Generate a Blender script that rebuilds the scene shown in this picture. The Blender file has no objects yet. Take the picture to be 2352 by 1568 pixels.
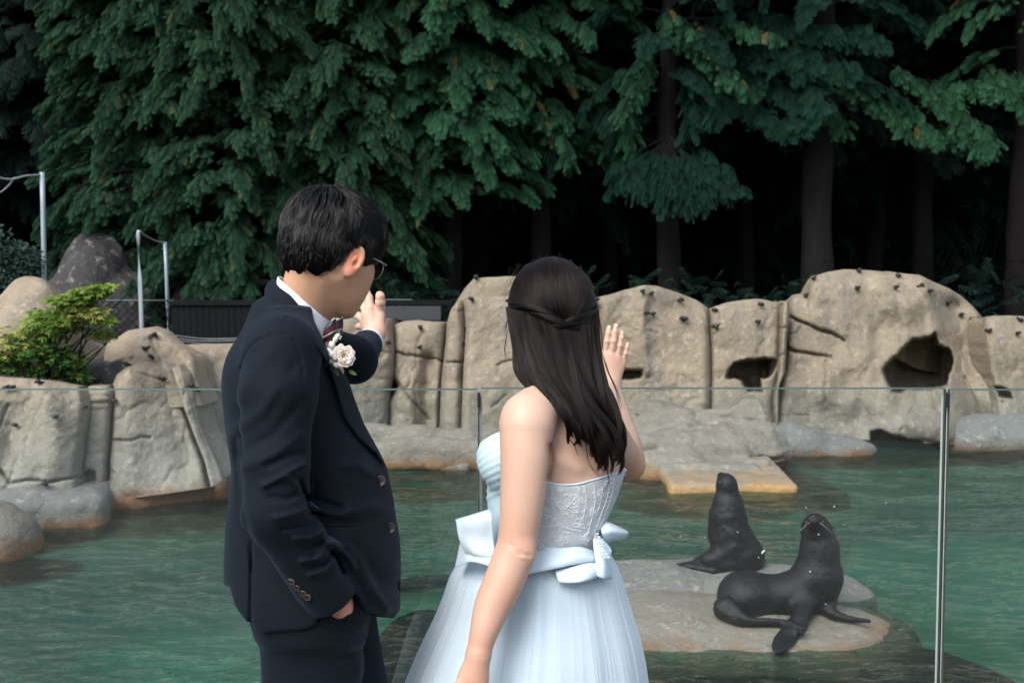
import bpy, math, random
import numpy as np
from mathutils import Vector, Matrix, Euler
random.seed(7)
RNG = np.random.default_rng(7)
SC = bpy.context.scene
COL = SC.collection
R = math.radians

# ------------------------------------------------------------------ camera, sky, sun, exposure
CAM_Z, PITCH, FPX = 1.55, R(3.14), 35.0 / 36.0 * 2352.0
cam_d = bpy.data.cameras.new('camera'); cam_d.lens = 35; cam_d.sensor_width = 36
cam_d.clip_start = 0.05; cam_d.clip_end = 400
cam_d.dof.use_dof = True; cam_d.dof.focus_distance = 2.1; cam_d.dof.aperture_fstop = 9.0
cam = bpy.data.objects.new('camera', cam_d); COL.objects.link(cam)
cam.location = (0, 0, CAM_Z); cam.rotation_euler = (R(90) - PITCH, 0, 0)
SC.camera = cam
SUN_EL, SUN_AZ = R(44), R(212)          # azimuth measured clockwise from +Y (behind the camera, to the left)
world = bpy.data.worlds.new('World'); SC.world = world; world.use_nodes = True
nt = world.node_tree; nt.nodes.clear()
wo = nt.nodes.new('ShaderNodeOutputWorld'); bg = nt.nodes.new('ShaderNodeBackground')
sky = nt.nodes.new('ShaderNodeTexSky'); sky.sky_type = 'NISHITA'; sky.sun_disc = False
sky.sun_elevation = SUN_EL; sky.sun_rotation = SUN_AZ; sky.air_density = 1.0; sky.dust_density = 3.0; sky.ozone_density = 1.0
hs = nt.nodes.new('ShaderNodeHueSaturation'); hs.inputs['Saturation'].default_value = 0.55
nt.links.new(sky.outputs[0], hs.inputs['Color']); nt.links.new(hs.outputs[0], bg.inputs[0])
bg.inputs[1].default_value = 0.15; nt.links.new(bg.outputs[0], wo.inputs[0])
sd = bpy.data.lights.new('sun', 'SUN'); sd.energy = 1.5; sd.angle = R(35); sd.color = (1.0, 0.975, 0.945)
sun = bpy.data.objects.new('sun', sd); COL.objects.link(sun)
sv = Vector((math.sin(SUN_AZ) * math.cos(SUN_EL), math.cos(SUN_AZ) * math.cos(SUN_EL), math.sin(SUN_EL)))
sun.rotation_euler = sv.to_track_quat('Z', 'Y').to_euler()
SC.view_settings.view_transform = 'Standard'; SC.view_settings.look = 'None'
SC.view_settings.exposure = 0.85; SC.view_settings.gamma = 1.0; SC.view_settings.use_curve_mapping = False
SC.render.engine = 'CYCLES'
SC.cycles.max_bounces = 6; SC.cycles.diffuse_bounces = 3; SC.cycles.glossy_bounces = 3
SC.cycles.transparent_max_bounces = 16; SC.cycles.transmission_bounces = 4
SC.cycles.caustics_reflective = False; SC.cycles.caustics_refractive = False
SC.cycles.use_denoising = True

# ------------------------------------------------------------------ helpers
def at(px, py, Y):
    """point of the place seen at (px, py) of the 2352x1568 photo, Y metres in front of the camera"""
    u = (np.asarray(px, float) - 1176.0) / FPX; v = (784.0 - np.asarray(py, float)) / FPX
    cy, sy = math.cos(PITCH), math.sin(PITCH)
    dy = cy + v * sy; dz = -sy + v * cy
    s = np.asarray(Y, float) / dy
    return np.stack(np.broadcast_arrays(u * s, np.asarray(Y, float) + 0 * s, CAM_Z + dz * s), -1)
def A(px, py, Y): return Vector(at(px, py, Y).tolist())
def onz(px, py, z):
    v = (784.0 - py) / FPX
    cy, sy = math.cos(PITCH), math.sin(PITCH)
    s = (z - CAM_Z) / (-sy + v * cy)
    return A(px, py, (cy + v * sy) * s)

def tag(o, label=None, cat=None, group=None, kind=None):
    if label: o['label'] = label
    if cat: o['category'] = cat
    if group: o['group'] = group
    if kind: o['kind'] = kind
    return o
def empty(name, loc=(0, 0, 0)):
    o = bpy.data.objects.new(name, None); COL.objects.link(o); o.location = loc; o.empty_display_size = 0.1
    return o
def link(name, me, mat=None, parent=None, smooth=True):
    o = bpy.data.objects.new(name, me); COL.objects.link(o)
    if mat is not None and not me.materials: me.materials.append(mat)
    if parent is not None:
        o.parent = parent
        if parent.location.length > 0 or parent.parent:
            bpy_m = Matrix.Translation(parent.location) if not parent.parent else Matrix.Translation(parent.parent.location) @ Matrix.Translation(parent.location)
            o.matrix_parent_inverse = bpy_m.inverted()
    return o
def np_mesh(name, V, quads=None, tris=None, smooth=True):
    me = bpy.data.meshes.new(name)
    V = np.asarray(V, np.float32)
    faces = []
    me.vertices.add(len(V)); me.vertices.foreach_set('co', V.ravel())
    q = np.zeros((0, 4), np.int32) if quads is None else np.asarray(quads, np.int32).reshape(-1, 4)
    t = np.zeros((0, 3), np.int32) if tris is None else np.asarray(tris, np.int32).reshape(-1, 3)
    loops = np.concatenate([q.ravel(), t.ravel()])
    me.loops.add(len(loops)); me.loops.foreach_set('vertex_index', loops)
    me.polygons.add(len(q) + len(t))
    st = np.concatenate([np.arange(len(q)) * 4, len(q) * 4 + np.arange(len(t)) * 3]).astype(np.int32)
    me.polygons.foreach_set('loop_start', st)
    me.polygons.foreach_set('use_smooth', np.full(len(q) + len(t), smooth))
    me.update(calc_edges=True)
    return me
def join_np(parts):
    Vs, Qs, n = [], [], 0
    for V, Q in parts:
        Vs.append(np.asarray(V, float)); Qs.append(np.asarray(Q) + n); n += len(V)
    return np.concatenate(Vs), np.concatenate(Qs)

# lattice noise
_T = np.random.default_rng(3).random((64, 64, 64)).astype(np.float32) * 2 - 1
def vnoise(x, y, z):
    x, y, z = np.broadcast_arrays(np.asarray(x, np.float32), np.asarray(y, np.float32), np.asarray(z, np.float32))
    xi = np.floor(x).astype(np.int32); yi = np.floor(y).astype(np.int32); zi = np.floor(z).astype(np.int32)
    fx = x - xi; fy = y - yi; fz = z - zi
    fx = fx * fx * (3 - 2 * fx); fy = fy * fy * (3 - 2 * fy); fz = fz * fz * (3 - 2 * fz)
    def g(a, b, c): return _T[(xi + a) & 63, (yi + b) & 63, (zi + c) & 63]
    x00 = g(0,0,0) * (1 - fx) + g(1,0,0) * fx; x10 = g(0,1,0) * (1 - fx) + g(1,1,0) * fx
    x01 = g(0,0,1) * (1 - fx) + g(1,0,1) * fx; x11 = g(0,1,1) * (1 - fx) + g(1,1,1) * fx
    return (x00 * (1 - fy) + x10 * fy) * (1 - fz) + (x01 * (1 - fy) + x11 * fy) * fz
def fbm(x, y, z, s=1.0, o=4):
    a, t = 1.0, 0.0
    for k in range(o):
        t = t + a * vnoise(x * s + 7.3 * k, y * s + 3.1 * k, z * s + 5.7 * k); s = s * 2.03; a *= 0.5
    return t

# signed distance shapes -> one smooth mesh
def cap(a, b, r0, r1=None):
    a = np.asarray(a, float); b = np.asarray(b, float); r1 = r0 if r1 is None else r1
    ba = b - a; L2 = max(float(ba @ ba), 1e-12)
    def f(x, y, z):
        dx, dy, dz = x - a[0], y - a[1], z - a[2]
        t = np.clip((dx * ba[0] + dy * ba[1] + dz * ba[2]) / L2, 0, 1)
        return np.sqrt((dx - t * ba[0]) ** 2 + (dy - t * ba[1]) ** 2 + (dz - t * ba[2]) ** 2) - (r0 + (r1 - r0) * t)
    m = max(r0, r1); return f, np.minimum(a, b) - m, np.maximum(a, b) + m
def limb(pts, n=36):
    """smooth tapering limb through (x, y, z, r) points"""
    C = spline(np.array([[*p[0], p[1]] for p in pts], float), n)
    def f(x, y, z):
        d = None
        for a, b in zip(C[:-1], C[1:]):
            ba = b[:3] - a[:3]; L2 = max(float(ba @ ba), 1e-12); dx, dy, dz = x - a[0], y - a[1], z - a[2]
            t = np.clip((dx * ba[0] + dy * ba[1] + dz * ba[2]) / L2, 0, 1)
            e = np.sqrt((dx - t * ba[0]) ** 2 + (dy - t * ba[1]) ** 2 + (dz - t * ba[2]) ** 2) - (a[3] + (b[3] - a[3]) * t)
            d = e if d is None else np.minimum(d, e)
        return d
    m = C[:, 3].max(); return f, C[:, :3].min(0) - m, C[:, :3].max(0) + m
def ell(c, r, M=None):
    c = np.asarray(c, float); r = np.asarray(r, float); M = None if M is None else np.asarray(M, float)
    def f(x, y, z):
        dx, dy, dz = x - c[0], y - c[1], z - c[2]
        if M is not None:
            dx, dy, dz = (M[0,0]*dx + M[1,0]*dy + M[2,0]*dz, M[0,1]*dx + M[1,1]*dy + M[2,1]*dz, M[0,2]*dx + M[1,2]*dy + M[2,2]*dz)
        k0 = np.sqrt((dx / r[0]) ** 2 + (dy / r[1]) ** 2 + (dz / r[2]) ** 2)
        k1 = np.sqrt((dx / r[0] ** 2) ** 2 + (dy / r[1] ** 2) ** 2 + (dz / r[2] ** 2) ** 2) + 1e-9
        return k0 * (k0 - 1) / k1
    m = r.max() if M is not None else r
    return f, c - m, c + m
def rbox(c, r, rad, M=None):
    c = np.asarray(c, float); r = np.asarray(r, float); M = None if M is None else np.asarray(M, float)
    def f(x, y, z):
        dx, dy, dz = x - c[0], y - c[1], z - c[2]
        if M is not None:
            dx, dy, dz = (M[0,0]*dx + M[1,0]*dy + M[2,0]*dz, M[0,1]*dx + M[1,1]*dy + M[2,1]*dz, M[0,2]*dx + M[1,2]*dy + M[2,2]*dz)
        qx, qy, qz = np.abs(dx) - r[0] + rad, np.abs(dy) - r[1] + rad, np.abs(dz) - r[2] + rad
        return np.sqrt(np.maximum(qx, 0) ** 2 + np.maximum(qy, 0) ** 2 + np.maximum(qz, 0) ** 2) + np.minimum(np.maximum(qx, np.maximum(qy, qz)), 0) - rad
    m = np.linalg.norm(r) if M is not None else r
    return f, c - m, c + m
def rot(rx=0, ry=0, rz=0): return np.array(Euler((R(rx), R(ry), R(rz))).to_matrix())
def frame(yv, zv=(0, 0, 1)):
    """matrix whose columns are x, y, z axes; y along yv"""
    y = Vector(yv).normalized(); x = y.cross(Vector(zv)).normalized(); z = x.cross(y)
    return np.array([[x[0], y[0], z[0]], [x[1], y[1], z[1]], [x[2], y[2], z[2]]])
def seg_poly_sd(poly, x, z):
    """signed distance (negative inside) to a closed 2-D polygon"""
    d = np.full(np.broadcast(x, z).shape, 1e9, np.float32); ins = np.zeros(d.shape, bool); n = len(poly)
    for i in range(n):
        ax, az = poly[i]; bx, bz = poly[(i + 1) % n]
        ex, ez = bx - ax, bz - az
        t = np.clip(((x - ax) * ex + (z - az) * ez) / max(ex * ex + ez * ez, 1e-12), 0, 1)
        d = np.minimum(d, (x - ax - t * ex) ** 2 + (z - az - t * ez) ** 2)
        c = ((az > z) != (bz > z))
        with np.errstate(divide='ignore', invalid='ignore'):
            xi = ax + (z - az) * ex / (ez if abs(ez) > 1e-9 else 1e-9)
        ins ^= c & (x < xi)
    return np.where(ins, -1, 1) * np.sqrt(d)
def line_d(pts, x, z):
    d = 1e9
    for (ax, az), (bx, bz) in zip(pts[:-1], pts[1:]):
        ex, ez = bx - ax, bz - az
        t = np.clip(((x - ax) * ex + (z - az) * ez) / max(ex * ex + ez * ez, 1e-12), 0, 1)
        d = np.minimum(d, (x - ax - t * ex) ** 2 + (z - az - t * ez) ** 2)
    return np.sqrt(d)

class Shape:
    def __init__(s): s.ops = []
    def add(s, p, k=0.01): s.ops.append(('u', p, k)); return s
    def cut(s, p, k=0.004): s.ops.append(('s', p, k)); return s
    def mod(s, fn): s.ops.append(('m', (fn, None, None), 0)); return s      # fn(d, x, y, z) -> d
    def _ap(s, m, d, e, k):
        if m == 'u':
            h = np.clip(0.5 + 0.5 * (d - e) / k, 0, 1); return d + (e - d) * h - k * h * (1 - h)
        h = np.clip(0.5 - 0.5 * (d + e) / k, 0, 1); return d + (-e - d) * h + k * h * (1 - h)
    def ev(s, x, y, z):
        d = np.full(np.broadcast(x, y, z).shape, 1.0)
        for m, (f, lo, hi), k in s.ops:
            d = f(d, x, y, z) if m == 'm' else s._ap(m, d, f(x, y, z), k)
        return d
    def grad(s, P, e=0.001):
        x, y, z = P[:, 0], P[:, 1], P[:, 2]
        g = np.stack([s.ev(x + e, y, z) - s.ev(x - e, y, z), s.ev(x, y + e, z) - s.ev(x, y - e, z), s.ev(x, y, z + e) - s.ev(x, y, z - e)], -1)
        return g / (np.linalg.norm(g, axis=1, keepdims=True) + 1e-9)
    def bounds(s):
        L = [o[1][1] for o in s.ops if o[0] == 'u']; H = [o[1][2] for o in s.ops if o[0] == 'u']
        return np.min(L, 0), np.max(H, 0)
    def net(s, h, pad=None, lo=None, hi=None):
        a, b = s.bounds(); pad = 3 * h if pad is None else pad
        a = a - pad if lo is None else np.asarray(lo, float); b = b + pad if hi is None else np.asarray(hi, float)
        n = np.ceil((b - a) / h).astype(int) + 2
        X = (a[0] + np.arange(n[0]) * h).astype(np.float32); Y = (a[1] + np.arange(n[1]) * h).astype(np.float32); Z = (a[2] + np.arange(n[2]) * h).astype(np.float32)
        BIG = 0.08
        F = np.full(n, BIG, np.float32)
        for m, (f, lo_, hi_), k in s.ops:
            if m == 'm':
                near = np.abs(F) < BIG * 0.9
                xs = np.where(near.any((1, 2)))[0]
                if len(xs) == 0: continue
                ii = np.nonzero(near)
                F[ii] = f(F[ii], X[ii[0]], Y[ii[1]], Z[ii[2]])
                continue
            e = max(k, 4 * h) + 0.01
            sl = []
            for ax, arr in ((0, X), (1, Y), (2, Z)):
                i0 = np.searchsorted(arr, lo_[ax] - e); i1 = np.searchsorted(arr, hi_[ax] + e)
                sl.append(slice(i0, i1))
            if any(q.stop <= q.start for q in sl): continue
            d = f(X[sl[0]][:, None, None], Y[sl[1]][None, :, None], Z[sl[2]][None, None, :])
            sub = F[sl[0], sl[1], sl[2]]
            F[sl[0], sl[1], sl[2]] = s._ap(m, sub, d.astype(np.float32), k)
        F[0] = F[-1] = BIG; F[:, 0] = F[:, -1] = BIG; F[:, :, 0] = F[:, :, -1] = BIG
        return surf_net(F, a, h)
def surf_net(F, org, h):
    S = F < 0
    c = np.zeros(np.array(F.shape) - 1, np.uint8)
    for i in (0, 1):
        for j in (0, 1):
            for k in (0, 1):
                c += S[i:F.shape[0] - 1 + i, j:F.shape[1] - 1 + j, k:F.shape[2] - 1 + k]
    act = (c > 0) & (c < 8); ix = np.argwhere(act)
    idm = np.full(act.shape, -1, np.int32); idm[act] = np.arange(len(ix))
    val = {}
    for i in (0, 1):
        for j in (0, 1):
            for k in (0, 1): val[i, j, k] = F[ix[:, 0] + i, ix[:, 1] + j, ix[:, 2] + k]
    acc = np.zeros((len(ix), 3)); cnt = np.zeros(len(ix))
    for ax in range(3):
        for p in (0, 1):
            for q in (0, 1):
                a = [p, q]; a.insert(ax, 0); b = [p, q]; b.insert(ax, 1)
                va, vb = val[tuple(a)], val[tuple(b)]
                cr = (va < 0) != (vb < 0)
                t = np.where(cr, va / np.where(cr, va - vb, 1), 0)
                pos = np.zeros((len(ix), 3)); o = [p, q]; oi = 0
                for d in range(3):
                    if d == ax: pos[:, d] = t
                    else: pos[:, d] = o[oi]; oi += 1
                acc += pos * cr[:, None]; cnt += cr
    V = org + (ix + acc / cnt[:, None]) * h
    Q = []
    n = F.shape
    for ax in range(3):
        A0 = S[:-1] if ax == 0 else S[:, :-1] if ax == 1 else S[:, :, :-1]
        B0 = S[1:] if ax == 0 else S[:, 1:] if ax == 1 else S[:, :, 1:]
        e = np.argwhere(A0 != B0); u, w = [(1, 2), (2, 0), (0, 1)][ax]
        e = e[(e[:, u] > 0) & (e[:, w] > 0) & (e[:, u] < n[u] - 1) & (e[:, w] < n[w] - 1)]
        def cid(du, dw):
            t = e.copy(); t[:, u] -= du; t[:, w] -= dw; return idm[t[:, 0], t[:, 1], t[:, 2]]
        q = np.stack([cid(1, 1), cid(0, 1), cid(0, 0), cid(1, 0)], 1)
        ins = S[e[:, 0], e[:, 1], e[:, 2]]
        q[~ins] = q[~ins][:, ::-1]
        Q.append(q)
    return V, np.concatenate(Q)
def tube_np(P, rad, n=8, cap_ends=True, up=(0, 0, 1), flat=1.0):
    P = np.asarray(P, float); rad = np.broadcast_to(rad, len(P))
    T = np.gradient(P, axis=0); T /= np.linalg.norm(T, axis=1, keepdims=True) + 1e-9
    U = np.asarray(up, float) * np.ones_like(T)
    X = np.cross(T, U); X /= np.linalg.norm(X, axis=1, keepdims=True) + 1e-9
    Yv = np.cross(X, T)
    th = np.arange(n) / n * 2 * np.pi
    V = P[:, None] + rad[:, None, None] * (np.cos(th)[None, :, None] * X[:, None] + flat * np.sin(th)[None, :, None] * Yv[:, None])
    V = V.reshape(-1, 3); m = len(P)
    i = np.arange(m - 1)[:, None] * n; j = np.arange(n)[None]
    Q = np.stack([i + j, i + (j + 1) % n, i + n + (j + 1) % n, i + n + j], -1).reshape(-1, 4)
    if cap_ends:
        V = np.concatenate([V, P[:1], P[-1:]]); c0, c1 = m * n, m * n + 1; j = np.arange(0, n, 2)
        a = np.stack([np.full(len(j), c0), (j + 2) % n, (j + 1) % n, j], 1)
        b = np.stack([np.full(len(j), c1), (m - 1) * n + j, (m - 1) * n + (j + 1) % n, (m - 1) * n + (j + 2) % n], 1)
        Q = np.concatenate([Q, a, b])
    return V, Q
def grid_np(P, closed_u=False):
    """P[v][u] grid of points -> V, Q"""
    m, n = P.shape[:2]; i = np.arange(m - 1)[:, None]; j = np.arange(n if closed_u else n - 1)[None]
    jn = (j + 1) % n
    Q = np.stack([i * n + j, i * n + jn, (i + 1) * n + jn, (i + 1) * n + j], -1).reshape(-1, 4)
    return P.reshape(-1, 3), Q
def spline(pts, n):
    """Catmull-Rom through pts"""
    P = np.asarray(pts, float); P = np.concatenate([2 * P[:1] - P[1:2], P, 2 * P[-1:] - P[-2:-1]])
    t = np.linspace(0, len(P) - 3 - 1e-6, n); i = t.astype(int); f = (t - i)[:, None]
    a, b, c, d = P[i], P[i + 1], P[i + 2], P[i + 3]
    return 0.5 * (2 * b + (c - a) * f + (2 * a - 5 * b + 4 * c - d) * f ** 2 + (3 * b - a - 3 * c + d) * f ** 3)
def boxes_np(lst):
    Vs, Qs, n = [], [], 0
    for (x0, y0, z0, x1, y1, z1) in lst:
        Vs.append([(x0,y0,z0),(x1,y0,z0),(x1,y1,z0),(x0,y1,z0),(x0,y0,z1),(x1,y0,z1),(x1,y1,z1),(x0,y1,z1)])
        Qs.append(np.array([(0,3,2,1),(4,5,6,7),(0,1,5,4),(1,2,6,5),(2,3,7,6),(3,0,4,7)]) + n); n += 8
    return np.concatenate(Vs), np.concatenate(Qs)

# ------------------------------------------------------------------ materials
class NB:
    def __init__(s, name):
        s.m = bpy.data.materials.new(name); s.m.use_nodes = True; s.t = s.m.node_tree; s.t.nodes.clear()
        s.out = s.n('OutputMaterial')
    def n(s, typ, **kw):
        nd = s.t.nodes.new('ShaderNode' + typ)
        for k, v in kw.items():
            if k.startswith('_'): setattr(nd, k[1:], v)
            else: s.set(nd, k, v)
        return nd
    def set(s, nd, k, v):
        k = int(k[1:]) if k[0] == 'i' and k[1:].isdigit() else k.replace('9', ' ')
        i = nd.inputs[k]
        if isinstance(v, bpy.types.NodeSocket): s.t.links.new(v, i)
        elif isinstance(v, bpy.types.Node): s.t.links.new(v.outputs[0], i)
        else:
            if hasattr(i.default_value, '__len__') and len(i.default_value) == 4 and len(v) == 3: v = (*v, 1)
            i.default_value = v
    def coord(s, kind='Object', scale=(1, 1, 1)):
        tc = s.n('TexCoord'); mp = s.n('Mapping'); s.t.links.new(tc.outputs[kind], mp.inputs[0]); mp.inputs['Scale'].default_value = scale
        return mp.outputs[0]
    def noise(s, vec, scale, detail=4, rough=0.6, dist=0.0):
        return s.n('TexNoise', Vector=vec, Scale=scale, Detail=detail, Roughness=rough, Distortion=dist).outputs[0]
    def ramp(s, fac, stops, interp='LINEAR'):
        r = s.n('ValToRGB', Fac=fac); e = r.color_ramp.elements; r.color_ramp.interpolation = interp
        while len(e) > 1: e.remove(e[-1])
        e[0].position = stops[0][0]; c = stops[0][1]; e[0].color = (*c, 1) if hasattr(c, '__len__') else (c, c, c, 1)
        for p, c in stops[1:]:
            x = e.new(p); x.color = (*c, 1) if hasattr(c, '__len__') else (c, c, c, 1)
        return r.outputs[0]
    def mix(s, fac, a, b, mode='MIX'):
        m = s.n('Mix'); m.data_type = 'RGBA'; m.blend_type = mode
        for k, v in ((0, fac), (6, a), (7, b)):
            i = m.inputs[k]
            if isinstance(v, bpy.types.NodeSocket): s.t.links.new(v, i)
            else:
                if k and len(v) == 3: v = (*v, 1)
                i.default_value = v
        return m.outputs[2]
    def math(s, op, a, b=0.0, c=None):
        m = s.n('Math'); m.operation = op
        for k, v in ((0, a), (1, b), (2, c)):
            if v is None: continue
            if isinstance(v, bpy.types.NodeSocket): s.t.links.new(v, m.inputs[k])
            else: m.inputs[k].default_value = v
        return m.outputs[0]
    def bump(s, h, strength=0.4, dist=0.01, normal=None):
        b = s.n('Bump', Height=h, Strength=strength, Distance=dist)
        if normal is not None: s.t.links.new(normal, b.inputs['Normal'])
        return b.outputs[0]
    def bsdf(s, color, rough=0.6, spec=0.5, **kw):
        p = s.n('BsdfPrincipled'); s.set(p, 'Base9Color', color); s.set(p, 'Roughness', rough); s.set(p, 'Specular9IOR9Level', spec)
        for k, v in kw.items(): s.set(p, k, v)
        return p
    def done(s, shader):
        s.t.links.new(shader.outputs[0] if isinstance(shader, bpy.types.Node) else shader, s.out.inputs[0]); return s.m
def simple_mat(name, col, rough=0.6, spec=0.5, metal=0.0, bump=0.0, bscale=80, var=0.15, vscale=8):
    b = NB(name); v = b.coord()
    c = b.mix(b.ramp(b.noise(v, vscale), [(0.3, 0.0), (0.7, 1.0)]), tuple(x * (1 - var) for x in col), tuple(min(x * (1 + var), 1) for x in col))
    kw = {'Metallic': metal}
    if bump: kw['Normal'] = b.bump(b.noise(v, bscale, 5), bump, 0.004)
    return b.done(b.bsdf(c, rough, spec, **kw))
# ------------------------------------------------------------------ rock materials
WATER_Z = -0.55
def rock_mat(name, top, low, stain=(0.13, 0.13, 0.125), wet=(0.17, 0.085, 0.04), zlow=-0.1, seed=0.0, dark=0.5, wetz=-0.40, blotch=0.5, wetw=0.07):
    b = NB(name); v = b.coord(); vs = b.coord(scale=(1, 1, 0.22))
    big = b.noise(v, 0.9, 5, 0.6); fine = b.noise(v, 26, 6, 0.7); mid = b.noise(v, 4.5, 6, 0.65, 0.4)
    streak = b.noise(vs, 3.2, 6, 0.7, 0.6)
    sx = b.n('SeparateXYZ', Vector=v).outputs[2]
    zz = b.math('ADD', sx, b.math('MULTIPLY', b.math('SUBTRACT', mid, 0.5), 0.9))
    f_low = b.n('MapRange', Value=zz, i1=zlow + 0.55, i2=zlow - 0.35).outputs[0]
    c = b.mix(b.ramp(big, [(0.35, 0.0), (0.65, 1.0)]), tuple(x * 0.9 for x in top), tuple(min(1, x * 1.1) for x in top))
    c = b.mix(f_low, c, low)
    c = b.mix(b.math('MULTIPLY', b.ramp(streak, [(0.50, 0.0), (0.72, 1.0)]), dark), c, stain)
    c = b.mix(b.math('MULTIPLY', b.ramp(mid, [(0.52, 0.0), (0.75, 1.0)]), blotch), c, tuple(x * 0.55 for x in top))
    c = b.mix(b.math('MULTIPLY', b.ramp(b.noise(v, 9, 5, 0.7), [(0.56, 0.0), (0.68, 1.0)]), 0.35), c, (0.52, 0.5, 0.46))
    zw = b.math('ADD', sx, b.math('MULTIPLY', b.math('SUBTRACT', b.noise(v, 5, 4), 0.5), 0.22))
    c = b.mix(b.n('MapRange', Value=zw, i1=wetz + wetw, i2=wetz - 0.06).outputs[0], c, wet)
    c = b.mix(b.n('MapRange', Value=sx, i1=WATER_Z + 0.02, i2=WATER_Z - 0.10).outputs[0], c, (0.05, 0.042, 0.03))
    c = b.mix(0.55, c, b.mix(fine, (0.25, 0.25, 0.25), (0.8, 0.8, 0.8)), 'OVERLAY')
    pore = b.ramp(b.n('TexVoronoi', Vector=v, Scale=34.0).outputs[0], [(0.0, 0.0), (0.22, 1.0)]); crk = b.ramp(b.n('TexNoise', Vector=v, Scale=1.7, Detail=6.0, Roughness=0.55, Distortion=1.2).outputs[0], [(0.485, 1.0), (0.50, 0.0), (0.515, 1.0)])
    h = b.math('ADD', b.math('MULTIPLY', mid, 1.0), b.math('ADD', b.math('MULTIPLY', fine, 0.35), b.math('ADD', b.math('MULTIPLY', pore, 0.10), b.math('MULTIPLY', crk, 0.16))))
    n = b.bump(h, 0.6, 0.05); n = b.bump(b.noise(v, 110, 4, 0.7), 0.35, 0.008, n)
    return b.done(b.bsdf(c, 0.82, 0.3, Normal=n))
M_ROCK = rock_mat('beige_rock', (0.235, 0.200, 0.145), (0.225, 0.21, 0.18), dark=0.75)
M_ROCKL = rock_mat('beige_rock_left', (0.29, 0.24, 0.175), (0.25, 0.24, 0.21), zlow=0.25, dark=0.75)
M_SEALROCK = rock_mat('seal_rock', (0.20, 0.185, 0.155), (0.20, 0.185, 0.155), zlow=-1, wet=(0.20, 0.120, 0.068), wetz=-0.53, wetw=.022, dark=0.35)
M_GREYROCK = rock_mat('grey_rock', (0.155, 0.162, 0.16), (0.17, 0.168, 0.155), zlow=-0.6, dark=0.5, wetz=-0.5)
M_LEDGE = rock_mat('grey_ledge', (0.165, 0.165, 0.155), (0.165, 0.165, 0.155), zlow=-2, dark=0.45, wetz=-0.545, wetw=0.02)
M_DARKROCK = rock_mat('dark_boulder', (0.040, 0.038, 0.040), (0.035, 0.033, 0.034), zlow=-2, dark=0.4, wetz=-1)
M_PALEROCK = rock_mat('pale_rock', (0.20, 0.18, 0.145), (0.235, 0.22, 0.195), zlow=-0.35, wet=(0.22, 0.125, 0.06), wetz=-0.42, dark=0.55)
M_SLAB = rock_mat('orange_slab', (0.22, 0.21, 0.185), (0.22, 0.21, 0.185), zlow=-2, wet=(0.42, 0.25, 0.11), wetz=-0.455, dark=0.2)
M_BLACK = simple_mat('black_plastic', (0.012, 0.012, 0.013), 0.5)

# ------------------------------------------------------------------ ground, pool, water
def sheet(name, pts, z, mat, parent=None):
    V = np.array([(x, y, z) for x, y in pts]); me = bpy.data.meshes.new(name)
    me.from_pydata([tuple(p) for p in V], [], [tuple(range(len(V)))]); me.materials.append(mat)
    return link(name, me, None, parent)
b = NB('soil'); v = b.coord()
M_SOIL = b.done(b.bsdf(b.mix(b.noise(v, 3, 6), (0.018, 0.014, 0.010), (0.05, 0.04, 0.028)), 0.95, 0.1, Normal=b.bump(b.noise(v, 12, 6), 0.8, 0.05)))
tag(sheet('ground', [(-90, 15.2), (90, 15.2), (90, 160), (-90, 160)], 0.30, M_SOIL), kind='structure')
b = NB('pool_floor'); v = b.coord()
M_FLOOR = b.done(b.bsdf(b.mix(b.ramp(b.noise(v, 0.7, 4), [(0.35, 0.0), (0.7, 1.0)]), (0.10, 0.30, 0.24), (0.22, 0.42, 0.34)), 0.8, 0.2))
tag(sheet('pool_floor', [(-60, 2.6), (60, 2.6), (60, 15.4), (-60, 15.4)], -1.5, M_FLOOR), kind='structure')
M_CONC = simple_mat('concrete', (0.085, 0.085, 0.083), 0.85, 0.2, bump=0.4, bscale=60)
V, Q = boxes_np([(-60, -90, -1.6, 60, 3.02, 0.0)])
tag(link('terrace', np_mesh('terrace', V, Q, smooth=False), M_CONC), kind='structure')

SUNK = [  # sunken rock; its colours also stand in for reflections on the water
 ('sunken_rock', 'dark algae covered rock under water, its colour also holding reflections, at the bottom', 'mud', [(1.3, 4.8, -1.02, 2.2, 1.25, 0.425), (2.35, 5.6, -1.02, 0.76, 0.92, 0.42), (0.0, 4.7, -1.02, 1.7, 1.3, 0.425), (-0.35, 5.9, -0.98, 0.85, 0.7, 0.41), (1.3, 5.75, -1.02, 1.5, .45, .41), (-0.6, 6.7, -1.0, .35, .4, .3), (1.3, 6.3, -1.15, 1.55, 1.05, .5)]),
 ('sunken_rock', 'dark sunken rock under water beside the rounded boulder', 'mud', [(-3.85, 7.15, -0.98, 0.72, 0.42, 0.36)]),
 ('sunken_rock', 'brown underwater foot of the left bank, coloured partly for the reflected rock', 'brown', [(-4.4, 8.2, -1.0, 1.0, .75, .42), (-3.2, 9.1, -1.0, 1.3, .8, .43), (-2.2, 9.9, -1.0, 1.2, .75, .43), (-1.0, 10.3, -1.0, 1.3, .8, .42)]),
 ('sunken_rock', 'brown underwater shelf in front of the centre wall, coloured partly for its reflection', 'brown', [(-0.2, 10.6, -1.0, 1.2, .9, .42), (1.0, 10.9, -1.0, 1.2, .9, .42), (1.9, 9.6, -1.0, .9, .75, .43), (2.1, 10.6, -1.0, 1.3, .9, .43), (2.9, 10.3, -1.0, .5, 1.2, .42)]),
 ('sunken_rock', 'brown underwater foot of the right wall, coloured partly for its reflection', 'brown', [(3.6, 12.0, -1.0, 1.4, .7, .42), (5.2, 12.1, -1.0, 1.6, .6, .42), (7.2, 12.3, -1.0, 1.6, .6, .42)])]
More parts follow.
